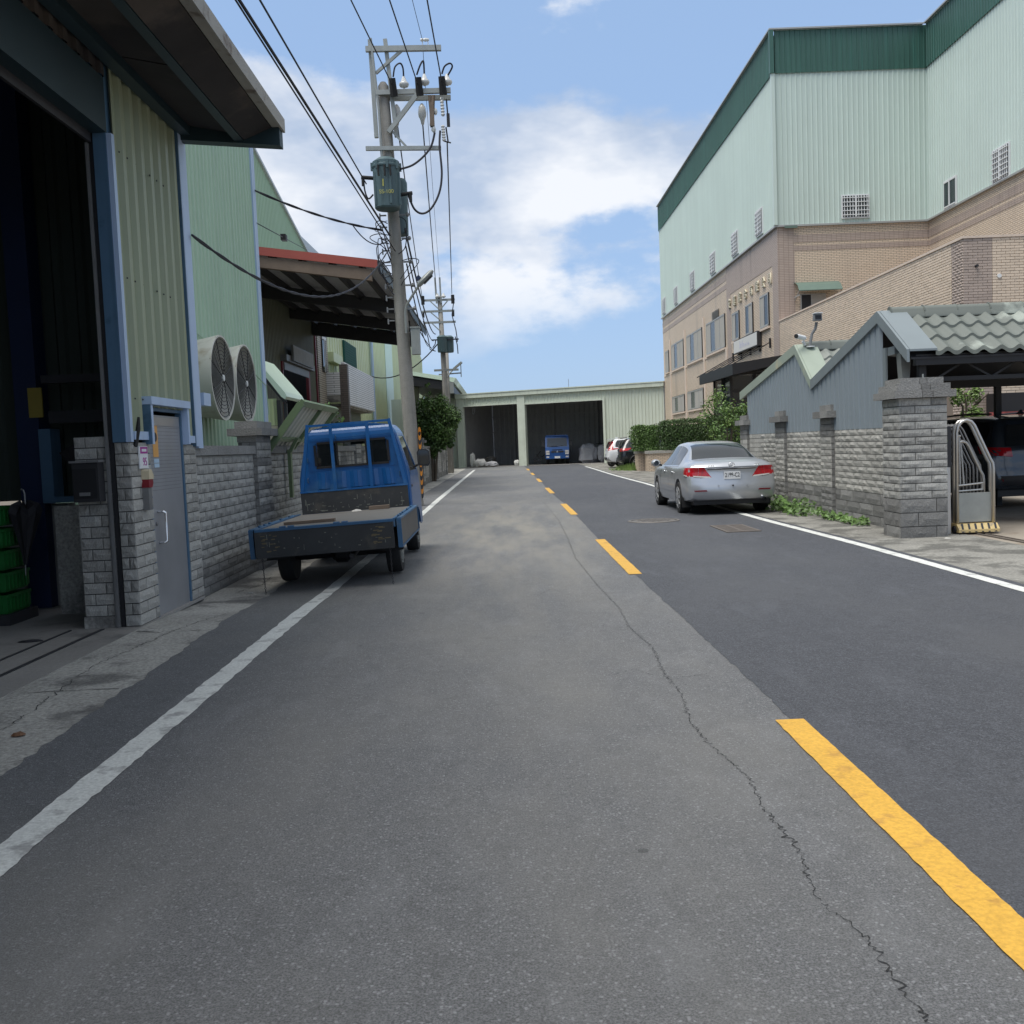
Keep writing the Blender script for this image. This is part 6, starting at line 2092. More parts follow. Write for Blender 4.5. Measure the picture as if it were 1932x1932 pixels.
q = MB(); q.beam((-4.0, 58.1, 7.85), (-2.4, 58.1, 7.85), .07, .07); q.tube([(-3.75, 58.1, 7.85), (-3.8, 58.1, 7.6), (-3.95, 58.1, 7.4)], .03, 5); q.tube([(-2.6, 58.1, 8.0), (-2.5, 58.1, 7.5), (-2.48, 58.1, 7.0)], .03, 5); q.tube([(-2.62, 58.3, 10.0), (-2.75, 58.3, 9.3), (-2.55, 58.2, 8.4), (-2.48, 58.1, 7.7)], .03, 5); q.tube([(-4.45, 58.3, 9.0), (-4.2, 58.2, 8.0), (-4.1, 58.1, 7.3), (-3.8, 58.1, 7.2)], .03, 5)
q.obj('lead', 'wire_black', up2, split=True)
up3 = thing('utility_pole', (-3.48, 62, 0), 'shorter bare concrete pole with striped foot, right of the far pair', 'utility pole', 'concrete utility poles')
q = MB(); q.tube([(-3.42, 62, -.1), (-3.42, 62, 4), (-3.38, 62, 7.6)], [.21, .17, .14], 14); q.obj('pole', 'concrete_pole', up3, smooth=True)
a, b_ = MB(), MB(); stripes(a, b_, -3.72, 61.2, .12, .1, 2.0, 5)
wr = a.obj('warning_wrap', 'warn_stripe', up3); b_.obj('black_band', 'ink', wr)
q = MB(); q.beam((-3.9, 61.8, 6.1), (-2.5, 61.8, 6.15), .08, .08); q.tube([(-2.5, 61.8, 5.9), (-2.5, 61.8, 6.7)], .03, 5); q.obj('crossarm', 'galvanised', up3)
sl2 = thing('street_lamp', (-3.1, 61.8, 5.8), 'small distant street lamp on the shorter far pole', 'street lamp')
q = MB(); q.tube([(-3.35, 61.75, 5.95), (-3.1, 61.7, 6.25), (-2.85, 61.7, 6.45)], .04, 6); q.obj('arm', 'galvanised', sl2)
q = MB(); q.beam((-2.95, 61.68, 6.4), (-2.42, 61.6, 6.8), .22, .12); q.obj('head', 'galvanised', sl2)
q = MB(); q.box(-3.25, -3.0, 61.6, 61.8, 4.9, 5.6); q.obj('control_box', 'galvanised', sl2)

# ------------------------------------------------------------------ wires
def wire(label, p0, p1, r, sag=.0, n=14, m='wire_black', name='power_line', twist=0):
    p0, p1 = Vector(p0), Vector(p1)
    L_ = (p1 - p0).length
    if twist:
        n = max(n, int(L_ / .12))
    pts = []
    for i in range(n + 1):
        t = i / n
        p = p0.lerp(p1, t)
        p.z -= sag * 4 * t * (1 - t)
        pts.append(p)
    q_ = MB()
    if twist:
        for s in (0, pi):
            q_.tube([p + Vector((0, cos(s + i * .55) * r * .8, sin(s + i * .55) * r * .8)) for i, p in enumerate(pts)], r, 5)
    else:
        q_.tube(pts, r, 6)
    return tag(q_.obj(name, m), label, 'power line', 'overhead lines along the street')
def ext(p0, p1, t):
    return Vector(p0).lerp(Vector(p1), t)
wire('heavy overhead wire reaching the left dead end of the middle crossarm', ext((-2.46, 25.8, 10.75), (-2.73, 20.5, 10.59), 6), (-2.46, 25.8, 10.75), .016, .0)
wire('heavy overhead wire reaching the centre of the middle crossarm', ext((-1.82, 25.8, 10.75), (-1.95, 20.5, 10.56), 6), (-1.82, 25.8, 10.75), .016)
wire('heavy overhead wire reaching the road end of the middle crossarm', ext((-1.21, 25.8, 10.78), (-1.19, 20.5, 10.53), 6), (-1.21, 25.8, 10.78), .016)
wire('thin bare wire reaching the spool on the top crossarm', ext((-1.67, 25.86, 11.92), (-1.60, 22.0, 11.21), 3), (-1.67, 25.86, 11.92), .007)
wire('thick bundled cable sweeping from upper left to the near pole', ext((-2.72, 25.7, 7.0), (-3.4, 14.0, 7.75), 2.4), (-2.72, 25.7, 7.0), .027, .0)
wire('thinner cable beside the thick bundle sweeping to the transformer', ext((-3.25, 25.6, 8.3), (-3.34, 15.0, 8.19), 2.6), (-3.25, 25.6, 8.3), .018)
wire('cable running close under the thick bundle to the near pole', ext((-2.6, 25.7, 6.6), (-3.42, 14.0, 7.70), 2.4), (-2.6, 25.7, 6.6), .016)
wire('wire from the left suspension insulator to the far crossarm', (-2.44, 26.2, 9.95), (-4.45, 58.3, 10.4), .018, .25)
wire('wire from the centre suspension insulator to the far pole top', (-1.78, 26.2, 9.95), (-3.60, 58.3, 10.7), .018, .2)
wire('wire from the road end cutout to the far crossarm', (-1.15, 25.9, 9.35), (-2.70, 58.3, 10.5), .018, .2)
wire('thin wire between the top of the two poles', (-1.67, 25.9, 11.8), (-3.38, 58.4, 11.4), .007, .5)
for k, (za, xb, zb, sg) in enumerate([(7.2, -3.75, 8.2, .7), (6.75, -3.9, 7.8, .6), (6.3, -4.2, 7.5, .5), (5.1, -3.8, 7.2, .2)]):
    wire(['uppermost', 'second', 'third', 'lowest'][k] + ' low cable between the near pole and the far transformer', (-2.34, 25.9, za), (xb, 58.2, zb), .02 if k else .026, sg)
wire('thick twisted service cable drooping from the mint shed corner to the near pole', (-5.36, 22.5, 7.42), (-2.9, 25.75, 7.15), .018, .12, twist=1, name='service_cable')
wire('loose lower loop of the service cable beside the near pole', (-3.6, 25.1, 7.2), (-2.75, 25.75, 6.9), .014, .28, name='service_cable')
wire('black twisted cable drooping from the workshop corner to the near pole', (-3.25, 10.72, 3.86), (-2.72, 25.75, 6.75), .013, .95, 60, twist=1, name='service_cable')
wire('thin stay wire with black clamp over the green gable', (-5.36, 22.5, 6.70), (-8.9, 47.0, 11.05), .012, .0, name='stay_wire')
c = Vector((-5.36, 22.5, 6.70)).lerp(Vector((-8.9, 47.0, 11.05)), .36)
q = MB(); q.beam(c + Vector((.1, -.6, -.1)), c + Vector((-.1, .6, .1)), .16, .18); tag(q.obj('line_clamp', 'black_rubber'), 'black clamp on the stay wire in front of the green gable', 'clamp')
wire('cable from the yellow green shed to the far pole', (-9.1, 67.0, 6.66), (-3.6, 58.3, 7.7), .035, .9, name='service_cable')

# ------------------------------------------------------------------ vehicles
mat('truck_blue', (.006, .088, .275), rough=.38, var=.10, vs=2, coat=.25, streak=.12, patch=(.03, .12, .28), pscale=2.2, pthr=.60)
mat('truck_blue_worn', (.03, .095, .19), rough=.55, var=.12, vs=3, patch=(.10, .14, .18), pscale=4, pthr=.64)
mat('bed_board', (.028, .030, .032), rough=.65, var=.25, vs=3, patch=(.055, .052, .046), pscale=3.5, pthr=.6)
mat('bed_floor', (.125, .122, .116), rough=.8, var=.12, vs=1.5, patch=(.10, .097, .09), pscale=1.5)
mat('gate_inner', (.12, .11, .10), rough=.75, var=.12, vs=2)
mat('scrape', (.17, .18, .15), rough=.8, var=.3, vs=8)
mat('faded_yellow', (.13, .105, .055), rough=.8, var=.3, vs=7)
mat('silver_paint', (.50, .52, .55), rough=.28, metal=.6, var=.02, coat=.5)
mat('white_car', (.66, .68, .70), rough=.3, var=.02, coat=.5)
mat('black_car', (.012, .014, .018), rough=.22, var=.02, coat=.7)
mat('grey_car', (.05, .065, .085), rough=.25, metal=.3, var=.02, coat=.7)
mat('lamp_red', (.42, .008, .015), rough=.12, var=.15, vs=12, coat=.6)
mat('lamp_red_dark', (.16, .006, .012), rough=.12, var=.1, coat=.6)
mat('lamp_clear', (.62, .60, .58), rough=.12, var=.1, vs=15)
mat('alloy', (.55, .56, .57), rough=.3, metal=.8, var=.05)
glass('car_glass', (.015, .019, .022), .12)

def wheel(car, x, y, R, wd, rim_r, m_rim='alloy', spokes=5, side=1):
    q = MB()
    o = x + side * wd / 2
    q.lathe([(R * .62, x - wd / 2), (R * .96, x - wd / 2), (R, x - wd / 2 + .03), (R, x + wd / 2 - .03), (R * .96, x + wd / 2), (R * .62, x + wd / 2)], (0, y, R), 'X', 28)
    w = q.obj('wheel', 'black_rubber', car, smooth=True, sharp=40)
    q = MB()
    q.lathe([(rim_r, o - side * .02), (rim_r, o + side * .004), (rim_r * .90, o + side * .004), (rim_r * .88, o - side * .02)], (0, y, R), 'X', 28, cap=False)
    for k in range(spokes):
        t = 2 * pi * k / spokes + .3
        q.beam((o + side * .004, y + .02 * cos(t), R + .02 * sin(t)), (o + side * .002, y + rim_r * .93 * cos(t), R + rim_r * .93 * sin(t)), .018, .055 if spokes < 8 else .03, up=(0, -sin(t), cos(t)))
    q.lathe([(.05, o - side * .01), (.05, o + side * .012), (.0, o + side * .014)], (0, y, R), 'X', 14)
    q.obj('rim', m_rim, w)
    q = MB(); q.lathe([(0.0, o - side * .03), (rim_r * .9, o - side * .03)], (0, y, R), 'X', 24, cap=False); q.obj('brake_disc', 'dark_steel', w)
    return w

# ---- blue pickup with its bed gates dropped
tk_ = thing('pickup_truck', (-1.985, 11.75, -.012), 'blue flatbed pickup with dropped black tailgate parked against the wall', 'pickup truck', local=True, rot=(0, radians(-2.4), radians(.5)))
TB = 'truck_blue'
q = MB(); q.box(-.74, .74, -1.0, 1.44, .645, .70); bed = q.obj('bed', 'bed_floor', tk_)
q = MB(); q.box(-.755, .755, -1.035, -1.002, .62, .712); q.box(-.775, -.742, -1.0, 1.44, .62, .712); q.box(.742, .775, -1.0, 1.44, .62, .712); q.obj('edge_rail', 'truck_blue_worn', bed)
q = MB()
for k in range(5):
    q.box(-.70, .70, -.8 + k * .5, -.74 + k * .5, .56, .644)
q.box(-.40, -.32, -1.0, 2.9, .42, .559); q.box(.32, .40, -1.0, 2.9, .42, .559)
q.obj('chassis_frame', 'black_metal', tk_)
q = MB()
tz0, tz1 = .405, .70
q.box(-.74, .74, -1.075, -1.045, tz0, tz1 - .02)
tg = q.obj('tailgate', 'bed_board', tk_)
q = MB(); q.box(-.752, .752, -1.08, -1.04, tz1 - .018, tz1 + .010); q.obj('frame', 'truck_blue_worn', tg)
q = MB(); q.box(-.758, -.741, -1.078, -1.042, tz0, tz1 - .02); q.box(.741, .758, -1.078, -1.042, tz0, tz1 - .02); q.box(-.752, .752, -1.078, -1.042, tz0 - .012, tz0 - .001); q.obj('edge', 'bed_board', tg)
q = MB()
rr = random.Random(9)
for k in range(22):
    x, zz = rr.uniform(-.66, .66), rr.uniform(tz0 + .03, tz1 - .06)
    w_, h_ = (rr.uniform(.004, .03), rr.uniform(.003, .01)) if rr.random() < .6 else (rr.uniform(.003, .006), rr.uniform(.02, .07))
    q.box(x, x + w_, -1.0775, -1.0745, zz, zz + h_)
q.obj('scratch', 'scrape', tg, kind='stuff')
for x0 in (-.70, .50):
    q = MB()
    for k in range(5):
        for j in range(3):
            xa = x0 + rr.uniform(0, .16)
            q.box(xa, xa + rr.uniform(.02, .07), -1.0772 + j * .0002, -1.0746, tz0 + .05 + k * .042 + j * .007, tz0 + .056 + k * .042 + j * .007 + rr.uniform(.002, .006))
    q.obj('worn_paint', 'faded_yellow', tg, kind='stuff')
q = MB()
for x in (-.45, -.36, .14, .23):
    q.tube([(x - .035, -1.04, .716), (x + .035, -1.04, .716)], .014, 6)
q.obj('hinge', 'truck_blue_worn', tg, split=True)
for s in (-1, 1):
    q = MB(); q.prism([(-.97, .40), (1.36, .40), (1.36, .69), (-.97, .69)], 'X', .80 * s, .825 * s); sg = q.obj('side_gate', 'gate_inner', tk_)
    q = MB()
    q.box(min(.79 * s, .84 * s), max(.79 * s, .84 * s), -1.0, -.972, .385, .705); q.box(min(.79 * s, .84 * s), max(.79 * s, .84 * s), 1.361, 1.38, .385, .705)
    q.box(min(.79 * s, .84 * s), max(.79 * s, .84 * s), -.971, 1.36, .692, .712); q.box(min(.79 * s, .84 * s), max(.79 * s, .84 * s), -.971, 1.36, .385, .399)
    for y in (-.7, -.45, -.2, .4, .9):
        q.tube([(.785 * s, y - .03, .722), (.785 * s, y + .03, .722)], .012, 6)
    q.obj('frame', 'truck_blue_worn', sg)
q = MB(); q.box(-.72, .72, 1.445, 1.47, .702, .985); hb = q.obj('headboard', 'bed_board', tk_)
q = MB()
for k in range(46):
    x, zz = rr.uniform(-.68, .66), .72 + abs(rr.gauss(0, .08))
    w_, h_ = (rr.uniform(.006, .05), rr.uniform(.003, .012)) if rr.random() < .75 else (rr.uniform(.003, .006), rr.uniform(.02, .09))
    if zz + h_ < .97:
        q.box(x, x + w_, 1.4425, 1.4455, zz, zz + h_)
q.obj('scratch', 'scrape', hb, kind='stuff')
q = MB(); q.box(-.725, .725, 1.44, 1.475, .987, 1.01); q.obj('rail', TB, hb)
for x0, x1 in ((-.695, -.545), (-.245, -.245), (.245, .245), (.695, .545)):
    q = MB(); q.beam((x0, 1.455, 1.012), (x1, 1.455, 1.86 if abs(x1) < .3 else 1.895), .042, .03, up=(0, 1, 0)); q.obj('guard_post', TB, hb)
q = MB(); q.beam((-.56, 1.458, 1.875), (.56, 1.458, 1.875), .028, .03); q.obj('guard_rail', TB, hb)
# load left lying on the bed
q = MB(); q.box(-.55, .03, -.52, -.42, .703, .735); wbar = q.obj('load_bar', 'weathered_beam', tk_)
q = MB(); q.box(.20, .47, 1.25, 1.36, .703, .75); q.obj('load_bracket', 'weathered_beam', tk_)
q = MB(); q.add([(.0, 1.1, .705), (.12, 1.14, .705), (.10, 1.2, .72), (-.02, 1.17, .715), (.05, 1.15, .735)], [(0, 1, 4), (1, 2, 4), (2, 3, 4), (3, 0, 4)]); q.obj('paper_scrap', 'litter', tk_)
# cab
def cx(z_):
    return .745 if z_ < 1.1 else lerp(.745, .585, smooth_step((z_ - 1.1) / .78) * .6 + (z_ - 1.1) / .78 * .4) - (.055 * ((z_ - 1.68) / .14) ** 2 if z_ > 1.68 else 0)
def cf(z_):
    return 3.12 if z_ < .8 else (lerp(3.12, 2.98, (z_ - .8) / .3) if z_ < 1.1 else lerp(2.98, 2.42, (z_ - 1.1) / .72))
ZT = 1.82
q = MB()
# rear wall with window opening, ribs pressed in below it
wx, wz0, wz1 = .49, 1.315, 1.635
yb_ = 1.56
def rw_(x, zz, d=0):
    return (x, yb_ + d, zz)
rows = [.50, .98, 1.02, 1.24, wz0, wz1, 1.70, 1.75, 1.79, ZT]
def ry(zz):
    return .0 if zz < 1.7 else .04 * ((zz - 1.70) / .12) ** 2
def hx(zz):
    return cx(zz) - .02
nrib = 26
for i in range(3):                                  # below the window: vertical ribs
    z0, z1 = rows[i], rows[i + 1]
    for k in range(nrib):
        u0, u1 = lerp(-1, 1, k / nrib), lerp(-1, 1, (k + 1) / nrib)
        def dd(kk):
            return -.03 if (kk % 4 in (1, 2)) and 2 < kk < nrib - 2 else 0
        d00, d01 = (dd(k), dd(k + 1)) if i == 2 else (0, 0)
        q.quad(rw_(u0 * hx(z0), z0, d00), rw_(u1 * hx(z0), z0, d01), rw_(u1 * hx(z1), z1, d01), rw_(u0 * hx(z1), z1, d00))
z0, z1 = rows[3], rows[4]
q.quad(rw_(-hx(z0), z0), rw_(hx(z0), z0), rw_(hx(z1), z1), rw_(-hx(z1), z1))
q.quad(rw_(-hx(wz0), wz0), rw_(-wx, wz0), rw_(-wx + .03, wz1), rw_(-hx(wz1), wz1)); q.quad(rw_(wx, wz0), rw_(hx(wz0), wz0), rw_(hx(wz1), wz1), rw_(wx - .03, wz1))
for z0, z1 in zip(rows[5:-1], rows[6:]):
    q.quad(rw_(-hx(z0), z0, ry(z0)), rw_(hx(z0), z0, ry(z0)), rw_(hx(z1), z1, ry(z1)), rw_(-hx(z1), z1, ry(z1)))
for s in (-1, 1):
    n = len(rows)                                    # rounded rear corners
    for i in range(n - 1):
        z0, z1 = rows[i], rows[i + 1]
        q.quad((s * hx(z0), yb_ + ry(z0), z0), (s * cx(z0), yb_ + .05 + ry(z0), z0), (s * cx(z1), yb_ + .05 + ry(z1), z1), (s * hx(z1), yb_ + ry(z1), z1))
    # lower side with wheel arch
    arch = [(2.48 + .335 * cos(t), .29 + .335 * sin(t)) for t in [pi * k / 12 for k in range(13)]]
    poly = [(yb_ + .05, .50), (yb_ + .05, 1.10), (2.98, 1.10), (3.12, .80), (3.14, .40), (arch[0][0], .36)] + arch[1:-1] + [(arch[-1][0], .36), (1.95, .36), (1.9, .50)]
    q.add([(s * .745, a_, b2) for a_, b2 in poly], [tuple(range(len(poly)))])
    for (za, zb_, s0, s1) in ((1.10, 1.17, 0, 1), (1.17, 1.66, 0, .13), (1.17, 1.66, .90, 1), (1.66, ZT, 0, 1)):
        def Y(zz, ss):
            return lerp(yb_ + .05, cf(zz), ss)
        st = 4
        for k in range(st):
            z0, z1 = lerp(za, zb_, k / st), lerp(za, zb_, (k + 1) / st)
            q.quad((s * cx(z0), Y(z0, s0), z0), (s * cx(z0), Y(z0, s1), z0), (s * cx(z1), Y(z1, s1), z1), (s * cx(z1), Y(z1, s0), z1))
q.add([(-.745, 3.12, .80), (.745, 3.12, .80), (.745, 2.98, 1.1), (-.745, 2.98, 1.1), (-.745, 3.14, .36), (.745, 3.14, .36)], [(0, 1, 2, 3), (4, 5, 1, 0)])
for k in range(8):                                   # crowned roof
    x0, x1 = lerp(-1, 1, k / 8), lerp(-1, 1, (k + 1) / 8)
    def rz_(x):
        return ZT + .045 * (1 - x * x)
    q.quad((x0 * cx(ZT), yb_ + .04, rz_(x0)), (x1 * cx(ZT), yb_ + .04, rz_(x1)), (x1 * cx(ZT), 2.42, rz_(x1)), (x0 * cx(ZT), 2.42, rz_(x0)))
    q.add([(x0 * hx(ZT), yb_ + .04, ZT), (x1 * hx(ZT), yb_ + .04, ZT), (x1 * cx(ZT), yb_ + .04, rz_(x1)), (x0 * cx(ZT), yb_ + .04, rz_(x0))], [(0, 1, 2, 3)])
cab = q.obj('cab', TB, tk_)
md = cab.modifiers.new('solid', 'SOLIDIFY'); md.thickness = .012; md.offset = 0
q = MB()
for (x0, x1, z0, z1) in ((-wx - .018, -wx + .014, wz0 + .02, wz1 - .02), (wx - .014, wx + .018, wz0 + .02, wz1 - .02), (-wx, wx, wz0 - .018, wz0 + .012), (-wx + .03, wx - .03, wz1 - .012, wz1 + .018), (-.205, -.185, wz0, wz1), (.185, .205, wz0, wz1)):
    q.box(x0, x1, yb_ - .018, yb_ + .006, z0, z1)
q.obj('window_seal', 'black_rubber', cab)
for x, zz in ((-.62, 1.15), (-.60, 1.42), (.62, 1.15), (.60, 1.42), (-.2, 1.70), (.22, 1.70)):
    q = MB(); q.tube([(x, yb_ - .002, zz + .03), (x, yb_ - .03, zz + .025), (x, yb_ - .03, zz - .02), (x, yb_ - .01, zz - .03)], .007, 5); q.obj('rope_hook', 'truck_blue_worn', cab)
q = MB()
for x0, x1, z0, z1 in ((-.60, .60, 1.268, 1.276), (-.56, .56, 1.668, 1.676), (-.60, -.592, 1.276, 1.668), (.592, .60, 1.276, 1.668)):
    q.box(x0, x1, yb_ - .010, yb_ + .002, z0, z1)
q.obj('pressed_frame', 'truck_blue', cab)
for x0, x1, m in ((-wx, -.195, 'tinted_glass'), (-.195, .195, 'clear_glass'), (.195, wx, 'tinted_glass')):
    q = MB(); q.box(x0, x1, yb_ - .006, yb_ - .002, wz0, wz1); q.obj('rear_window', m, cab)
for s in (-1, 1):
    q = MB(); q.add([(s * cx(1.17), lerp(yb_ + .05, cf(1.17), .13), 1.17), (s * cx(1.17), lerp(yb_ + .05, cf(1.17), .9), 1.17), (s * cx(1.66), lerp(yb_ + .05, cf(1.66), .9), 1.66), (s * cx(1.66), lerp(yb_ + .05, cf(1.66), .13), 1.66)], [(0, 1, 2, 3)]); q.obj('side_window', 'tinted_glass', cab)
q = MB(); q.add([(-.72, 2.965, 1.12), (.72, 2.965, 1.12), (.57, 2.44, 1.80), (-.57, 2.44, 1.80)], [(0, 1, 2, 3)]); q.obj('windscreen', 'clear_glass', cab)
q = MB()
for x in (-.36, .36):
    q.box(x - .22, x + .22, 1.68, 1.80, .7, 1.32); q.box(x - .09, x + .09, 1.70, 1.78, 1.33, 1.50)
q.box(-.7, .7, 2.75, 2.95, .8, 1.12)
q.tube([(.0 - .36 + .17 * cos(t), 2.55 + .05 * sin(t), 1.12 + .16 * sin(t)) for t in [k * pi / 8 for k in range(17)]], .016, 6)
q.box(-.13, .13, 2.40, 2.43, 1.60, 1.68)
q.obj('seat', 'black_rubber', cab)
q = MB(); q.box(.752, .760, 1.72, 1.80, .95, .98); q.box(.747, .752, 1.66, 1.668, .50, 1.65); q.box(.747, .752, 1.66, 2.1, .50, .508); q.obj('door_seam', 'plastic_dark', cab)
mm = MB(); mm.tube([(.71, 2.72, 1.20), (.80, 2.70, 1.24), (.86, 2.68, 1.26)], .018, 6)
mp = mm.obj('mirror', 'plastic_dark', cab)
M_ = Matrix.Translation((.875, 2.66, 1.33))
mm = MB()
pf = [(-.085, -.11), (.06, -.13), (.095, -.09), (.095, .09), (.05, .125), (-.06, .125), (-.09, .08)]
mm.prism([(.875 + a_, 1.33 + b2) for a_, b2 in pf], 'Y', 2.62, 2.72); mm.obj('mirror_shell', 'plastic_dark', mp)
mm = MB(); mm.prism([(.875 + a_ * .85, 1.33 + b2 * .85) for a_, b2 in pf], 'Y', 2.612, 2.619); mm.obj('mirror_glass', 'car_glass', mp)
q = MB(); q.box(-.7, .7, 1.9, 2.95, .30, .42); q.box(-.3, .3, -.2, 1.6, .34, .50); q.tube([(-.62, 0, .29), (.62, 0, .29)], .055, 8); q.lathe([(.05, -.14), (.13, -.06), (.13, .06), (.05, .14)], (0, 0, .30), 'X', 12); q.box(-.62, -.35, .5, 1.1, .3, .55); q.tube([(.2, 1.2, .34), (.24, .2, .38), (.26, -.7, .34), (.26, -.95, .33)], .03, 8); q.box(.42, .46, -.6, -.56, .36, .62); q.tube([(.02, -.85, .40), (.20, -.85, .40), (.24, -.85, .36), (.23, -.85, .30)], .012, 6)
q.obj('underbody', 'black_metal', tk_)
for x, y, s in ((.635, 0, 1), (-.635, 0, -1), (.635, 2.48, 1), (-.635, 2.48, -1)):
    wheel(tk_, x, y, .29, .165, .185, 'galvanised', 10, s)
for s in (-1, 1):
    q = MB(); q.box(s * .66 - .15, s * .66 + .12, -.40, -.385, .30, .62); q.box(s * .66 - .14, s * .66 + .10, 2.06, 2.075, .25, .45); q.obj('mud_flap', 'black_rubber', tk_, split=True)
for s in (-1, 1):                                   # hanging tailgate chains
    q = MB()
    x = .70 * s
    for k in range(16):
        zz = .40 - k * .026
        p = [(x + .006 * sin(k), -1.05, zz)]
        if k % 2:
            q.tube([(x - .010, -1.05, zz), (x, -1.05, zz + .018), (x + .010, -1.05, zz), (x, -1.05, zz - .018), (x - .010, -1.05, zz)], .0032, 4, cap=False)
        else:
            q.tube([(x, -1.06, zz), (x, -1.05, zz + .018), (x, -1.04, zz), (x, -1.05, zz - .018), (x, -1.06, zz)], .0032, 4, cap=False)
    q.obj('chain', 'dark_steel', tk_)

# ---- lofted car bodies
class Body:
    def __init__(self, st, rear, bulge=.05, sub=5):
        self.rear, self.bulge = rear, bulge
        ys = [s[0] for s in st]
        A = np.array(st, float)
        out = []
        n = len(st)
        for i in range(n - 1):
            p0, p1, p2, p3 = A[max(0, i - 1)], A[i], A[i + 1], A[min(n - 1, i + 2)]
            for k in range(sub):
                t = k / sub
                d = p2[0] - p1[0]
                m1 = (p2 - p0) / max(1e-6, p2[0] - p0[0]) * d
                m2 = (p3 - p1) / max(1e-6, p3[0] - p1[0]) * d
                h = (2 * t ** 3 - 3 * t ** 2 + 1) * p1 + (t ** 3 - 2 * t ** 2 + t) * m1 + (-2 * t ** 3 + 3 * t ** 2) * p2 + (t ** 3 - t ** 2) * m2
                h[0] = p1[0] + t * d
                out.append(h)
        out.append(A[-1])
        self.S = np.array(out)
    def prm(self, y):
        return [float(np.interp(y, self.S[:, 0], self.S[:, k])) for k in range(1, 6)]
    def ring(self, y):
        w, zb, zl, zt, wt = self.prm(y)
        h = max(.01, zt - zl - .02)
        return [(0, zb), (w * .8, zb), (w * .955, zb + .05), (w * .99, zb + .17), (w, (zb + zl) / 2), (w * .992, zl - .13), (w * .965, zl - .03), (w * .925, zl + .02),
                (lerp(w * .925, wt, .5), zl + .02 + h * .42), (wt, zt - min(.085, h * .42)), (wt * .93, zt - min(.04, h * .2)), (wt * .72, zt - min(.012, h * .06)), (wt * .35, zt), (0, zt)]
    def dy(self, y, z):
        f = max(0., 1 - y / .7)
        return f * float(np.interp(z, [r[0] for r in self.rear], [r[1] for r in self.rear]))
    def hw(self, y, z):
        r = self.ring(y)
        zs, xs = [p[1] for p in r[1:10]], [p[0] for p in r[1:10]]
        return float(np.interp(z, zs, xs))
    def top(self, y, x):
        r = self.ring(y)[::-1]
        return float(np.interp(abs(x), [p[0] for p in r[:7]], [p[1] for p in r[:7]]))
    def mesh(self):
        mb = MB()
        ys = list(self.S[:, 0])
        K = 14
        for y in ys:
            r = self.ring(y)
            for x, z in r:
                mb.v.append((x, y + self.dy(y, z), z))
            for x, z in r[-2:0:-1]:
                mb.v.append((-x, y + self.dy(y, z), z))
        n = 2 * K - 2
        for i in range(len(ys) - 1):
            for k in range(n):
                q = (k + 1) % n
                mb.f.append((i * n + k, (i + 1) * n + k, (i + 1) * n + q, i * n + q))
        for i, flip in ((0, 0), (len(ys) - 1, 1)):                # caps: strips with bulged mid columns
            y = ys[i]
            r = self.ring(y)
            prev = None
            for k in range(1, K - 1):
                x, z = r[k]
                row = [i * n + k]
                for c in (.6, .2, -.2, -.6):
                    mb.v.append((c * x, y + self.dy(y, z) + (self.bulge * (1 - c * c) * (1 if flip else -1)), z)); row.append(len(mb.v) - 1)
                row.append(i * n + (n - k))
                if prev:
                    for a_ in range(5):
                        mb.f.append((prev[a_], prev[a_ + 1], row[a_ + 1], row[a_]) if not flip else (prev[a_ + 1], prev[a_], row[a_], row[a_ + 1]))
                else:
                    mb.f.append((i * n,) + tuple(row[::-1]) if not flip else (i * n,) + tuple(row))
                prev = row
            mb.f.append(tuple(prev) + (i * n + K - 1,) if not flip else tuple(prev[::-1]) + (i * n + K - 1,))
        return mb
    def skin(self, t, z, off=.006):
        """point t metres out from the centre line across the rear, then forward along the side"""
        y0 = float(self.S[0, 0])
        s = 1 if t >= 0 else -1
        t = abs(t)
        h = self.hw(y0, z)
        if t <= h:
            c = t / h
            return (s * t, y0 + self.dy(y0, z) - self.bulge * (1 - c * c) - off, z)
        y = y0 + (t - h)
        return (s * (self.hw(y, z) + off), y + self.dy(y, z), z)
    def rear_patch(self, quad, n=8, m=4, off=.006):
        """quad: four (t, z) corners: inner-bottom, outer-bottom, outer-top, inner-top"""
        mb = MB()
        for j in range(m + 1):
            for i in range(n + 1):
                u, v = i / n, j / m
                a_ = [lerp(quad[0][k], quad[1][k], u) for k in (0, 1)]
                b2 = [lerp(quad[3][k], quad[2][k], u) for k in (0, 1)]
                mb.v.append(self.skin(lerp(a_[0], b2[0], v), lerp(a_[1], b2[1], v), off))
        for j in range(m):
            for i in range(n):
                k = j * (n + 1) + i
                mb.f.append((k, k + 1, k + n + 2, k + n + 1))
        return mb
    def side_patch(self, s, pts, off=.005, m=4):
        """pts: list of (y, z_low, z_high) along the side"""
        mb = MB()
        for (y, z0, z1) in pts:
            for j in range(m + 1):
                z = lerp(z0, z1, j / m)
                mb.v.append((s * (self.hw(y, z) + off), y + self.dy(y, z), z))
        for i in range(len(pts) - 1):
            for j in range(m):
                k = i * (m + 1) + j
                mb.f.append((k, k + 1, k + m + 2, k + m + 1))
        return mb
    def top_patch(self, y0, y1, f0, f1, n=10, m=6, off=.006):
        """glass on the sloping top between stations, f: share of the roof half-width"""
        mb = MB()
        for j in range(m + 1):
            y = lerp(y0, y1, j / m)
            w = self.prm(y)[4] * lerp(f0, f1, j / m)
            for i in range(n + 1):
                x = lerp(-w, w, i / n)
                z = self.top(y, x)
                mb.v.append((x, y + self.dy(y, z) - off * .7 * (1 if y1 < 2.3 else -1), z + off))
        for j in range(m):
            for i in range(n):
                k = j * (n + 1) + i
                mb.f.append((k, k + 1, k + n + 2, k + n + 1))
        return mb
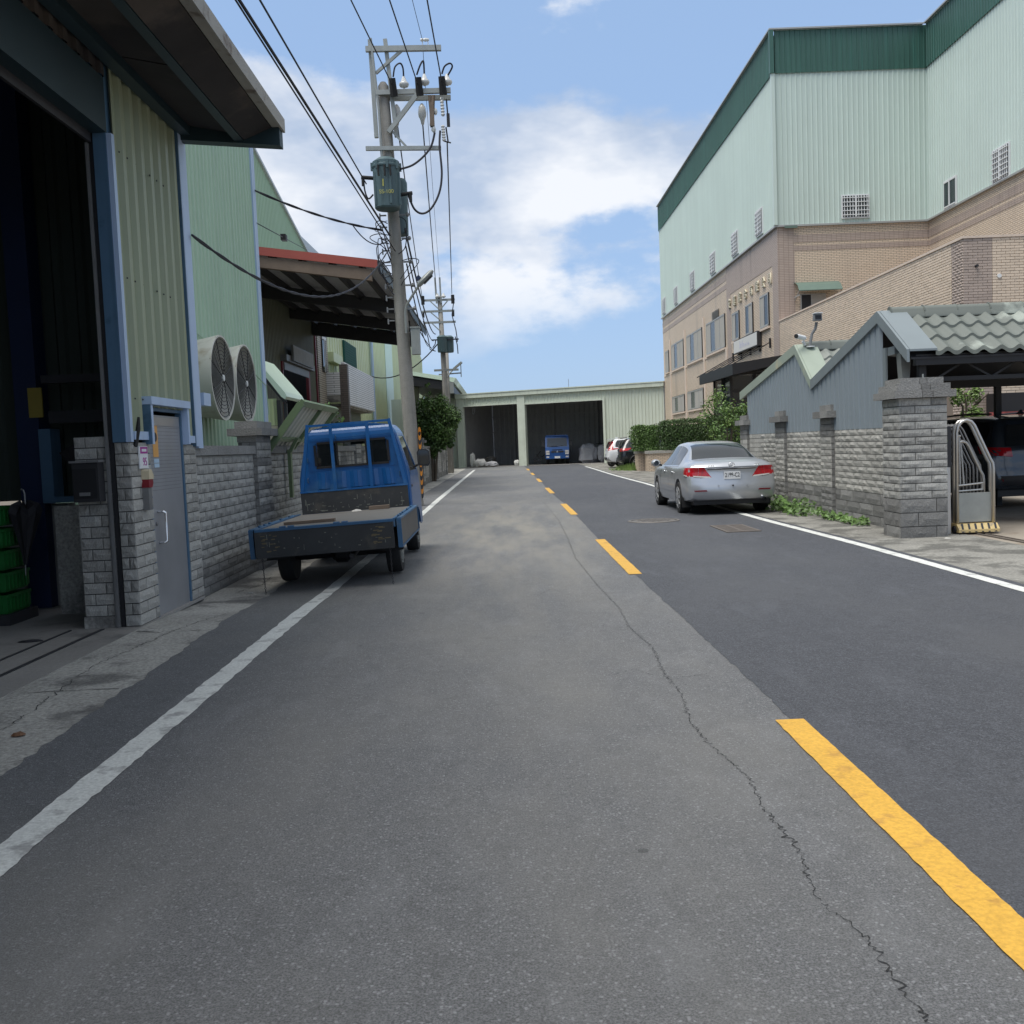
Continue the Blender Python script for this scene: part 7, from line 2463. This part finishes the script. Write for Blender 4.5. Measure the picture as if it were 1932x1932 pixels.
def build_car(t, B, paint, wheels, R, plate=None):
    body = B.mesh().obj('body', paint, t, smooth=True, fix=True)
    cut = []
    for y in wheels:
        for s in (-1, 1):
            c = MB(); c.lathe([(R + .055, s * .56), (R + .055, s * 1.2)], (0, y, R + .01), 'X', 28); cut.append(c)
    boolean_cut(body, cut)
    if body.data.materials and body.data.materials[0] is None or not body.data.materials:
        body.data.materials.clear(); body.data.materials.append(MATS[paint])
    body.data.polygons.foreach_set('use_smooth', [True] * len(body.data.polygons))
    try:
        body.data.set_sharp_from_angle(angle=radians(38))
    except Exception:
        pass
    return body

# ---- silver sedan
sd = thing('sedan', (4.31, 18.62, 0), 'silver sedan seen from behind, parked half on the edge line by the wall', 'car', local=True)
sd.scale = (.965, .965, .965)
ST = [(.0, .80, .31, .93, 1.035, .70), (.06, .86, .27, .95, 1.05, .72), (.2, .885, .25, .96, 1.075, .73), (.5, .898, .23, .965, 1.095, .735), (.74, .90, .22, .965, 1.105, .72), (.98, .903, .20, .955, 1.22, .665), (1.22, .905, .19, .945, 1.33, .615), (1.5, .908, .18, .94, 1.405, .585),
      (2.0, .91, .18, .93, 1.455, .575), (2.6, .91, .18, .915, 1.45, .575), (3.0, .91, .18, .905, 1.375, .59), (3.45, .908, .18, .895, 1.09, .67), (3.65, .905, .18, .885, 1.0, .71), (4.2, .89, .20, .83, .925, .68), (4.6, .83, .24, .72, .82, .6), (4.8, .70, .30, .60, .70, .5)]
RE = [(.27, .10), (.34, .03), (.48, .0), (.60, .005), (.645, .05), (.72, .075), (.90, .095), (.925, .07), (.96, .075), (1.03, .14), (1.1, .2)]
B1 = Body(ST, RE, .07)
body = build_car(sd, B1, 'silver_paint', (.98, 3.76), .325)
B1.rear_patch([(.37, .735), (.80, .775), (.82, .965), (.58, .955)], 8, 4, .008)
for s in (-1, 1):
    q = B1.rear_patch([(s * .40, .745), (s * .66, .765), (s * .64, .952), (s * .545, .948)], 6, 5, .010); tl = q.obj('tail_lamp', 'lamp_red', sd, smooth=True)
    q = B1.rear_patch([(s * .665, .765), (s * 1.08, .80), (s * 1.10, .945), (s * .645, .952)], 10, 5, .010); q.obj('outer_lens', 'lamp_red', tl, smooth=True)
    q = B1.rear_patch([(s * .41, .735), (s * 1.07, .790), (s * 1.07, .815), (s * .43, .765)], 10, 2, .0125); q.obj('clear_lens', 'lamp_clear', tl, smooth=True)
    q = B1.rear_patch([(s * .385, .725), (s * 1.08, .778), (s * 1.08, .788), (s * .40, .735)], 10, 2, .0105); q.obj('lamp_edge', 'plastic_dark', tl, smooth=True)
    q = B1.rear_patch([(s * .50, .475), (s * .74, .475), (s * .76, .50), (s * .52, .505)], 4, 2, .008); q.obj('reflector', 'lamp_red_dark', sd)
    q = B1.rear_patch([(s * .628, .66), (s * .634, .66), (s * .55, .955), (s * .544, .955)], 2, 8, .012); q.obj('lid_seam', 'plastic_dark', sd)
q = B1.rear_patch([(-.62, .648), (.62, .648), (.63, .656), (-.63, .656)], 16, 1, .009); q.obj('lid_seam', 'plastic_dark', sd)
q = B1.rear_patch([(-.47, .893), (.47, .893), (.50, .906), (-.50, .906)], 14, 1, .012); q.obj('garnish_shadow', 'plastic_dark', sd)
q = B1.rear_patch([(-.50, .907), (.50, .907), (.51, .922), (-.51, .922)], 14, 1, .018); q.obj('garnish', 'chrome', sd, smooth=True)
q = MB(); q.box(-.16, .16, -.03, -.012, .705, .855); plt = q.obj('licence_plate', 'plate_white', sd)
text('plate_text', '2199-C2', .118, 'ink', plt, frame_face((0, -.0315, .782), (1, 0, 0), (0, 0, 1)), .001, sx=.70, bold=.0012)
q = MB()                                           # round badge: an oval ring with two inner ovals
def oval(a_, b2, r_, cz_=.985, rot=0):
    return [(a_ * cos(u), B1.skin(0, cz_)[1] - .012, cz_ + b2 * sin(u)) for u in [k * 2 * pi / 24 for k in range(25)]]
q.tube(oval(.058, .040, .006), .0055, 6, cap=False); q.tube(oval(.020, .038, .005), .005, 6, cap=False)
q.tube([(p[0], p[1], p[2] + .016) for p in oval(.040, .016, .005)], .005, 6, cap=False); q.obj('badge', 'chrome', sd, smooth=True)
q = MB()
for x0 in (-.50, .46):
    for k in range(5 if x0 < 0 else 3):
        y_ = B1.skin(x0 + k * .03, .975)[1]
        q.box(x0 + k * .032, x0 + k * .032 + .020, y_ - .004, y_ + .002, .968, .984)
q.obj('script_badge', 'chrome', sd)
q = B1.top_patch(.77, 1.50, .90, .90); q.obj('rear_window', 'car_glass', sd, smooth=True)
q = B1.top_patch(3.05, 3.48, .90, .92); q.obj('windscreen', 'car_glass', sd, smooth=True)
for s in (-1, 1):
    zl = lambda y: B1.prm(y)[2] + .045
    zh = lambda y: B1.prm(y)[3] - .085
    for nm, ya, yb2 in (('side_window', 1.22, 2.08), ('side_window', 2.14, 3.12)):
        pts = []
        for k in range(9):
            y = lerp(ya, yb2, k / 8)
            z1 = zh(y)
            if nm and ya < 2 and k == 0:
                z1 = lerp(zl(y), z1, .35)
            if ya > 2 and k == 8:
                z1 = zl(y) + .03
            pts.append((y, zl(y), max(zl(y) + .01, z1)))
        B1.side_patch(s, pts, .005).obj(nm, 'car_glass', sd, smooth=True)
    pts = [(y, zl(y) - .022, zl(y) - .006) for y in [1.2 + k * .22 for k in range(10)]]
    B1.side_patch(s, pts, .009, 1).obj('waist_strip', 'chrome', sd)
    pts = [(y, .44, .49) for y in [1.42 + k * .2 for k in range(10)]]
    B1.side_patch(s, pts, .014, 2).obj('side_moulding', 'silver_paint', sd, smooth=True)
    for ya, yb2 in ((2.11, 2.118), (3.2, 3.208), (1.30, 1.308)):
        B1.side_patch(s, [(ya, .30, .95), (yb2, .30, .95)], .004, 6).obj('door_seam', 'plastic_dark', sd)
    for y in (1.55, 2.55):
        q = MB(); x = s * (B1.hw(y, .83) + .012); q.tube([(x, y, .83), (x + s * .012, y + .04, .835), (x + s * .012, y + .13, .835), (x, y + .17, .83)], .014, 8); q.obj('door_handle', 'chrome', sd, smooth=True)
    q = MB(); x = s * .93
    q.tube([(s * .88, 3.15, .95), (s * .97, 3.12, .98)], .03, 6); mr_ = q.obj('mirror', 'plastic_dark', sd)
    q = MB()
    pf = [(.0, .05), (.03, .085), (.10, .095), (.14, .07), (.15, .03)]
    for d, r_ in pf:
        for k in range(12):
            u = 2 * pi * k / 12
            q.v.append((s * 1.01 + 1.15 * r_ * cos(u), 3.06 + d, 1.005 + .85 * r_ * sin(u)))
    for i in range(len(pf) - 1):
        for k in range(12):
            j = (k + 1) % 12
            q.f.append((i * 12 + k, i * 12 + j, (i + 1) * 12 + j, (i + 1) * 12 + k))
    q.f.append(tuple(range(48, 60)))
    q.obj('mirror_shell', 'silver_paint', mr_, smooth=True)
    q = MB(); q.lathe([(.0, 3.058), (.058, 3.058)], (s * 1.01, 0, 1.005), 'Y', 12, cap=False); q.obj('mirror_glass', 'car_glass', mr_)
    for y in (.98, 3.76):
        wheel(sd, s * .80, y, .325, .21, .225, 'alloy', 7, s)
        q = MB(); q.box(s * .80 - .1, s * .80 + .1, y - .43, y - .42, .14, .34); q.obj('mud_flap', 'black_rubber', sd)
q = MB(); q.tube([(.62, -.02, .285), (.62, .12, .285)], .043, 14, cap=False); q.tube([(.62, -.015, .285), (.62, .12, .285)], .034, 14, cap=False); q.obj('exhaust_pipe', 'chrome', sd, smooth=True)
q = MB(); q.box(-.75, .75, .10, .5, .205, .30); q.box(-.55, .55, .5, 4.4, .19, .26); q.box(.35, .72, .15, .7, .2, .3); q.tube([(-.6, .98, .3), (.6, .98, .3)], .05, 8); q.obj('underbody', 'black_metal', sd)
q = MB()
for x in (-.28, .28):
    q.lathe([(.016, -.010), (.016, .0)], (x, B1.skin(x, .58)[1] + .004, .58), 'Y', 10)
q.obj('parking_sensor', 'silver_paint', sd, split=True)
q = MB(); q.lathe([(.018, -.010), (.018, .0)], (.0, B1.skin(0, .58)[1] + .004, .58), 'Y', 10); q.obj('bumper_plug', 'plastic_dark', sd)

# ---- sport utility cars: only tails and sides are seen
def suv(name, loc, rot, label, paint, kind):
    t = thing(name, loc, label, 'car', local=True, rot=rot)
    ST2 = [(.0, .80, .42, 1.0, 1.10, .70), (.06, .88, .36, 1.02, 1.28, .66), (.16, .905, .33, 1.03, 1.50, .62), (.30, .915, .31, 1.03, 1.615, .60), (.6, .92, .28, 1.02, 1.65, .60), (1.2, .925, .25, 1.01, 1.675, .605), (2.0, .925, .23, 1.0, 1.68, .61), (2.6, .925, .23, .99, 1.65, .61), (2.95, .925, .23, .985, 1.54, .63), (3.4, .92, .23, .98, 1.20, .70), (3.6, .92, .24, .97, 1.08, .74), (4.2, .89, .28, .90, .98, .70), (4.45, .82, .32, .8, .88, .6), (4.55, .72, .38, .7, .78, .5)]
    RE2 = [(.3, .10), (.45, .02), (.62, .0), (.70, .05), (.95, .07), (1.05, .08), (1.3, .16), (1.62, .30)]
    Bx = Body(ST2, RE2, .06, 4)
    build_car(t, Bx, paint, (.90, 3.56), .345)
    for s in (-1, 1):
        zl = lambda y: Bx.prm(y)[2] + .06
        zh = lambda y: Bx.prm(y)[3] - .10
        for ya, yb2, k0, k1 in ((.42, 1.15, 1, 0), (1.2, 2.05, 0, 0), (2.1, 3.1, 0, 1)):
            pts = []
            for k in range(7):
                y = lerp(ya, yb2, k / 6)
                z1 = zh(y)
                if k1 and k == 6:
                    z1 = zl(y) + .03
                if k0 and k == 0:
                    z1 = lerp(zl(y), z1, .7)
                pts.append((y, zl(y) + (.10 * (1 - k / 6) if k0 else 0), z1))
            Bx.side_patch(s, pts, .005).obj('side_window', 'car_glass', t, smooth=True)
        if kind == 'tall_lamp':
            Bx.rear_patch([(s * .66, .97), (s * 1.42, 1.08), (s * 1.44, 1.11), (s * .64, 1.10)], 10, 4, .012).obj('tail_lamp', 'lamp_red', t, smooth=True)
            Bx.rear_patch([(s * .70, 1.08), (s * .98, 1.08), (s * .92, 1.50), (s * .74, 1.50)], 4, 6, .012).obj('tail_lamp_upper', 'lamp_red', t, smooth=True)
        else:
            Bx.rear_patch([(s * .52, .93), (s * 1.15, 1.00), (s * 1.32, 1.13), (s * .54, 1.09)], 10, 4, .012).obj('tail_lamp', 'lamp_red', t, smooth=True)
        Bx.rear_patch([(s * .45, .50), (s * .72, .50), (s * .74, .545), (s * .47, .545)], 4, 2, .01).obj('reflector', 'lamp_red_dark', t)
        for y in (.90, 3.56):
            wheel(t, s * .80, y, .345, .22, .245, 'alloy', 5, s)
        ar = MB()
        ar.tube([(s * .918, .90 + .405 * cos(u), .355 + .405 * sin(u)) for u in [pi * k / 14 for k in range(15)]], .028, 6); ar.obj('arch_trim', 'plastic_dark', t)
        rr_ = MB(); rr_.tube([(s * .52, .7, 1.70), (s * .53, 1.4, 1.72), (s * .53, 2.3, 1.70)], .018, 6); rr_.obj('roof_rail', 'plastic_dark' if paint != 'white_car' else 'grey_steel', t)
    Bx.rear_patch([(-.62, 1.12), (.62, 1.12), (.52, 1.50), (-.52, 1.50)], 10, 5, .012).obj('rear_window', 'car_glass', t, smooth=True)
    Bx.rear_patch([(-.82, .42), (.82, .42), (.84, .60), (-.84, .60)], 12, 3, .016).obj('bumper', 'plastic_dark', t, smooth=True)
    q_ = MB(); q_.box(-.16, .16, -.04, -.02, .78, .93); q_.obj('licence_plate', 'plate_white', t)
    q_ = MB(); q_.prism([(.10, 1.60), (.42, 1.64), (.42, 1.67), (.06, 1.63)], 'X', -.56, .56); q_.obj('spoiler', paint, t)
    q_ = MB(); q_.prism([(.55, 1.675), (.75, 1.68), (.62, 1.76)], 'X', -.02, .02); q_.obj('antenna_fin', paint, t)
    q_ = MB(); q_.box(-.7, .7, .2, 4.3, .22, .34); q_.obj('underbody', 'black_metal', t)
    return t
suv('parked_suv', (6.02, 52.0, 0), (0, 0, radians(-90)), 'black sport utility car backed up beside the hedge, red tail lamp showing', 'black_car', 'low')
suv('parked_suv', (5.85, 56.6, 0), (0, 0, radians(-90)), 'white sport utility car behind the black one, tall red tail lamp', 'white_car', 'tall_lamp')
suv('parked_suv', (9.45, 17.2, 0), (0, 0, radians(4)), 'dark grey sport utility car in the shade of the carport behind the gate', 'grey_car', 'low')

# ---- two scooters
def scooter(loc, rz, label, m1, m2):
    t = thing('scooter', loc, label, 'scooter', 'scooters beside the parked cars', local=True, rot=(0, 0, rz))
    for y in (0, 1.25):
        q_ = MB(); q_.lathe([(.13, -.05), (.23, -.055), (.25, -.02), (.25, .02), (.23, .055), (.13, .05)], (0, y, .25), 'X', 18); w = q_.obj('wheel', 'black_rubber', t, smooth=True)
        q_ = MB(); q_.lathe([(.0, -.03), (.13, -.03), (.13, .03), (.0, .03)], (0, y, .25), 'X', 12, cap=False); q_.obj('rim', 'alloy', w)
    q_ = MB(); q_.prism([(-.25, .62), (-.30, .78), (.55, .74), (.62, .55), (.55, .30), (.2, .32), (-.05, .52)], 'X', -.16, .16); q_.obj('tail_fairing', m1, t)
    q_ = MB(); q_.prism([(-.28, .785), (-.22, .86), (.2, .84), (.55, .80), (.56, .745)], 'X', -.14, .14); q_.obj('seat', 'black_rubber', t)
    q_ = MB(); q_.prism([(.5, .28), (.55, .36), (.98, .34), (1.06, .95), (1.14, .93), (1.18, .55), (1.05, .25)], 'X', -.19, .19); q_.obj('front_shield', m2, t)
    q_ = MB(); q_.prism([(1.0, .44), (1.1, .52), (1.45, .46), (1.52, .36), (1.25, .52)], 'X', -.07, .07); q_.obj('mudguard', m2, t)
    q_ = MB(); q_.tube([(-.34, 1.0, 1.02), (0, 1.06, 1.0), (.34, 1.0, 1.02)], .02, 6)
    for s in (-1, 1):
        q_.tube([(s * .25, 1.03, 1.02), (s * .32, 1.05, 1.22)], .01, 5); q_.lathe([(.0, 1.04), (.06, 1.045), (.06, 1.055), (0, 1.06)], (s * .34, 0, 1.25), 'Y', 10)
    q_.obj('handlebar', 'plastic_dark', t)
    q_ = MB(); q_.box(-.09, .09, 1.12, 1.19, .78, .92); q_.obj('headlight', 'lamp_clear', t)
    q_ = MB(); q_.box(-.10, .10, -.31, -.27, .66, .74); q_.obj('tail_light', 'lamp_red', t)
    q_ = MB(); q_.box(-.09, .09, -.36, -.345, .46, .60); q_.obj('licence_plate', 'plate_white', t)
    q_ = MB(); q_.tube([(.12, .1, .3), (.16, -.2, .36)], [.05, .06], 8); q_.tube([(-.1, .4, .3), (-.2, .45, .02)], .015, 5); q_.obj('exhaust', 'grey_steel', t)
    return t
scooter((7.6, 58.6, 0), radians(97), 'black scooter parked in front of the white sport utility car tail', 'black_car', 'plastic_dark')
scooter((7.75, 54.0, 0), radians(80), 'white and black scooter squeezed between the black and white cars', 'black_car', 'white_car')

# ---- blue light truck in the shed, facing the road
ct = thing('light_truck', (3.86, 71.6, 0), 'blue light truck facing outward in the right bay of the open shed', 'truck', local=True, rot=(0, 0, radians(-3)))
mat('truck_blue_dark', (.008, .07, .26), rough=.3, var=.05, coat=.4)
q = MB()
pf = [(.0, .42), (-.02, .95), (.06, 1.25), (.42, 1.98), (.52, 2.05), (1.65, 2.05), (1.65, .42)]
q.prism(pf, 'X', -.86, .86); q.obj('cab', 'truck_blue_dark', ct)
q = MB(); q.add([(-.74, .075, 1.30), (.74, .075, 1.30), (.70, .385, 1.93), (-.70, .385, 1.93)], [(0, 1, 2, 3)]); q.obj('windscreen', 'window_glass', ct)
q = MB(); q.add([(-.66, .22, 1.33), (.62, .22, 1.33), (.6, .40, 1.85), (-.62, .40, 1.85)], [(0, 1, 2, 3)]); q.obj('sun_shade', 'curtain', ct)
for s in (-1, 1):
    q = MB(); q.box(s * .70 - .13, s * .70 + .13, -.045, .01, .72, 1.02); hl = q.obj('headlight', 'lamp_clear', ct)
    q = MB(); q.box(s * .66 - .13, s * .66 + .13, -.052, -.046, .86, .885); q.obj('trim', 'plastic_dark', hl)
    q = MB(); q.box(s * .70 - .10, s * .70 + .10, -.06, -.02, .50, .60); q.obj('fog_lamp', 'lamp_clear', ct)
    q = MB(); q.beam((s * .85, .35, 1.65), (s * 1.02, .2, 1.7), .03, .03); q.box(s * 1.03 - .07, s * 1.03 + .07, .15, .22, 1.35, 1.75); q.obj('mirror', 'plastic_dark', ct)
    for y in (.75, 3.2):
        wheel(ct, s * .72, y, .36, .22, .22, 'grey_steel', 6, s)
q = MB(); q.box(-.84, .84, -.05, .10, .42, .64); q.obj('bumper', 'truck_blue_dark', ct)
q = MB(); q.box(-.45, .45, -.03, .0, .86, .98); q.box(-.38, .38, -.03, .0, 1.06, 1.09); q.obj('grille', 'plastic_dark', ct)
q = MB()
for a0 in (0, 1, 2):
    u = radians(90 + 120 * a0)
    c0 = Vector((.045 * cos(u), -.04, .92 + .045 * sin(u)))
    d, p_ = Vector((cos(u), 0, sin(u))), Vector((-sin(u), 0, cos(u)))
    q.add([c0 - d * .045, c0 + p_ * .026, c0 + d * .045, c0 - p_ * .026], [(0, 1, 2, 3)])
q.obj('emblem', 'chrome', ct)
q = MB(); q.box(-.20, .20, -.075, -.055, .45, .60); q.obj('licence_plate', 'plate_white', ct)
q = MB(); q.box(-.92, .92, 1.8, 4.6, .78, 1.25); q.box(-.35, .35, .1, 4.5, .45, .70); q.obj('cargo_bed', 'truck_blue_dark', ct)
q = MB(); q.box(-.80, .80, .50, .58, 2.052, 2.14); q.obj('roof_visor', 'truck_blue_dark', ct)
q = MB(); q.box(-.45, .02, .045, .055, 1.30, 1.345); q.tube([(-.6, .06, 1.30), (-.1, .10, 1.36)], .012, 5); q.tube([(.0, .06, 1.30), (.5, .10, 1.36)], .012, 5); q.obj('wiper', 'plastic_dark', ct)
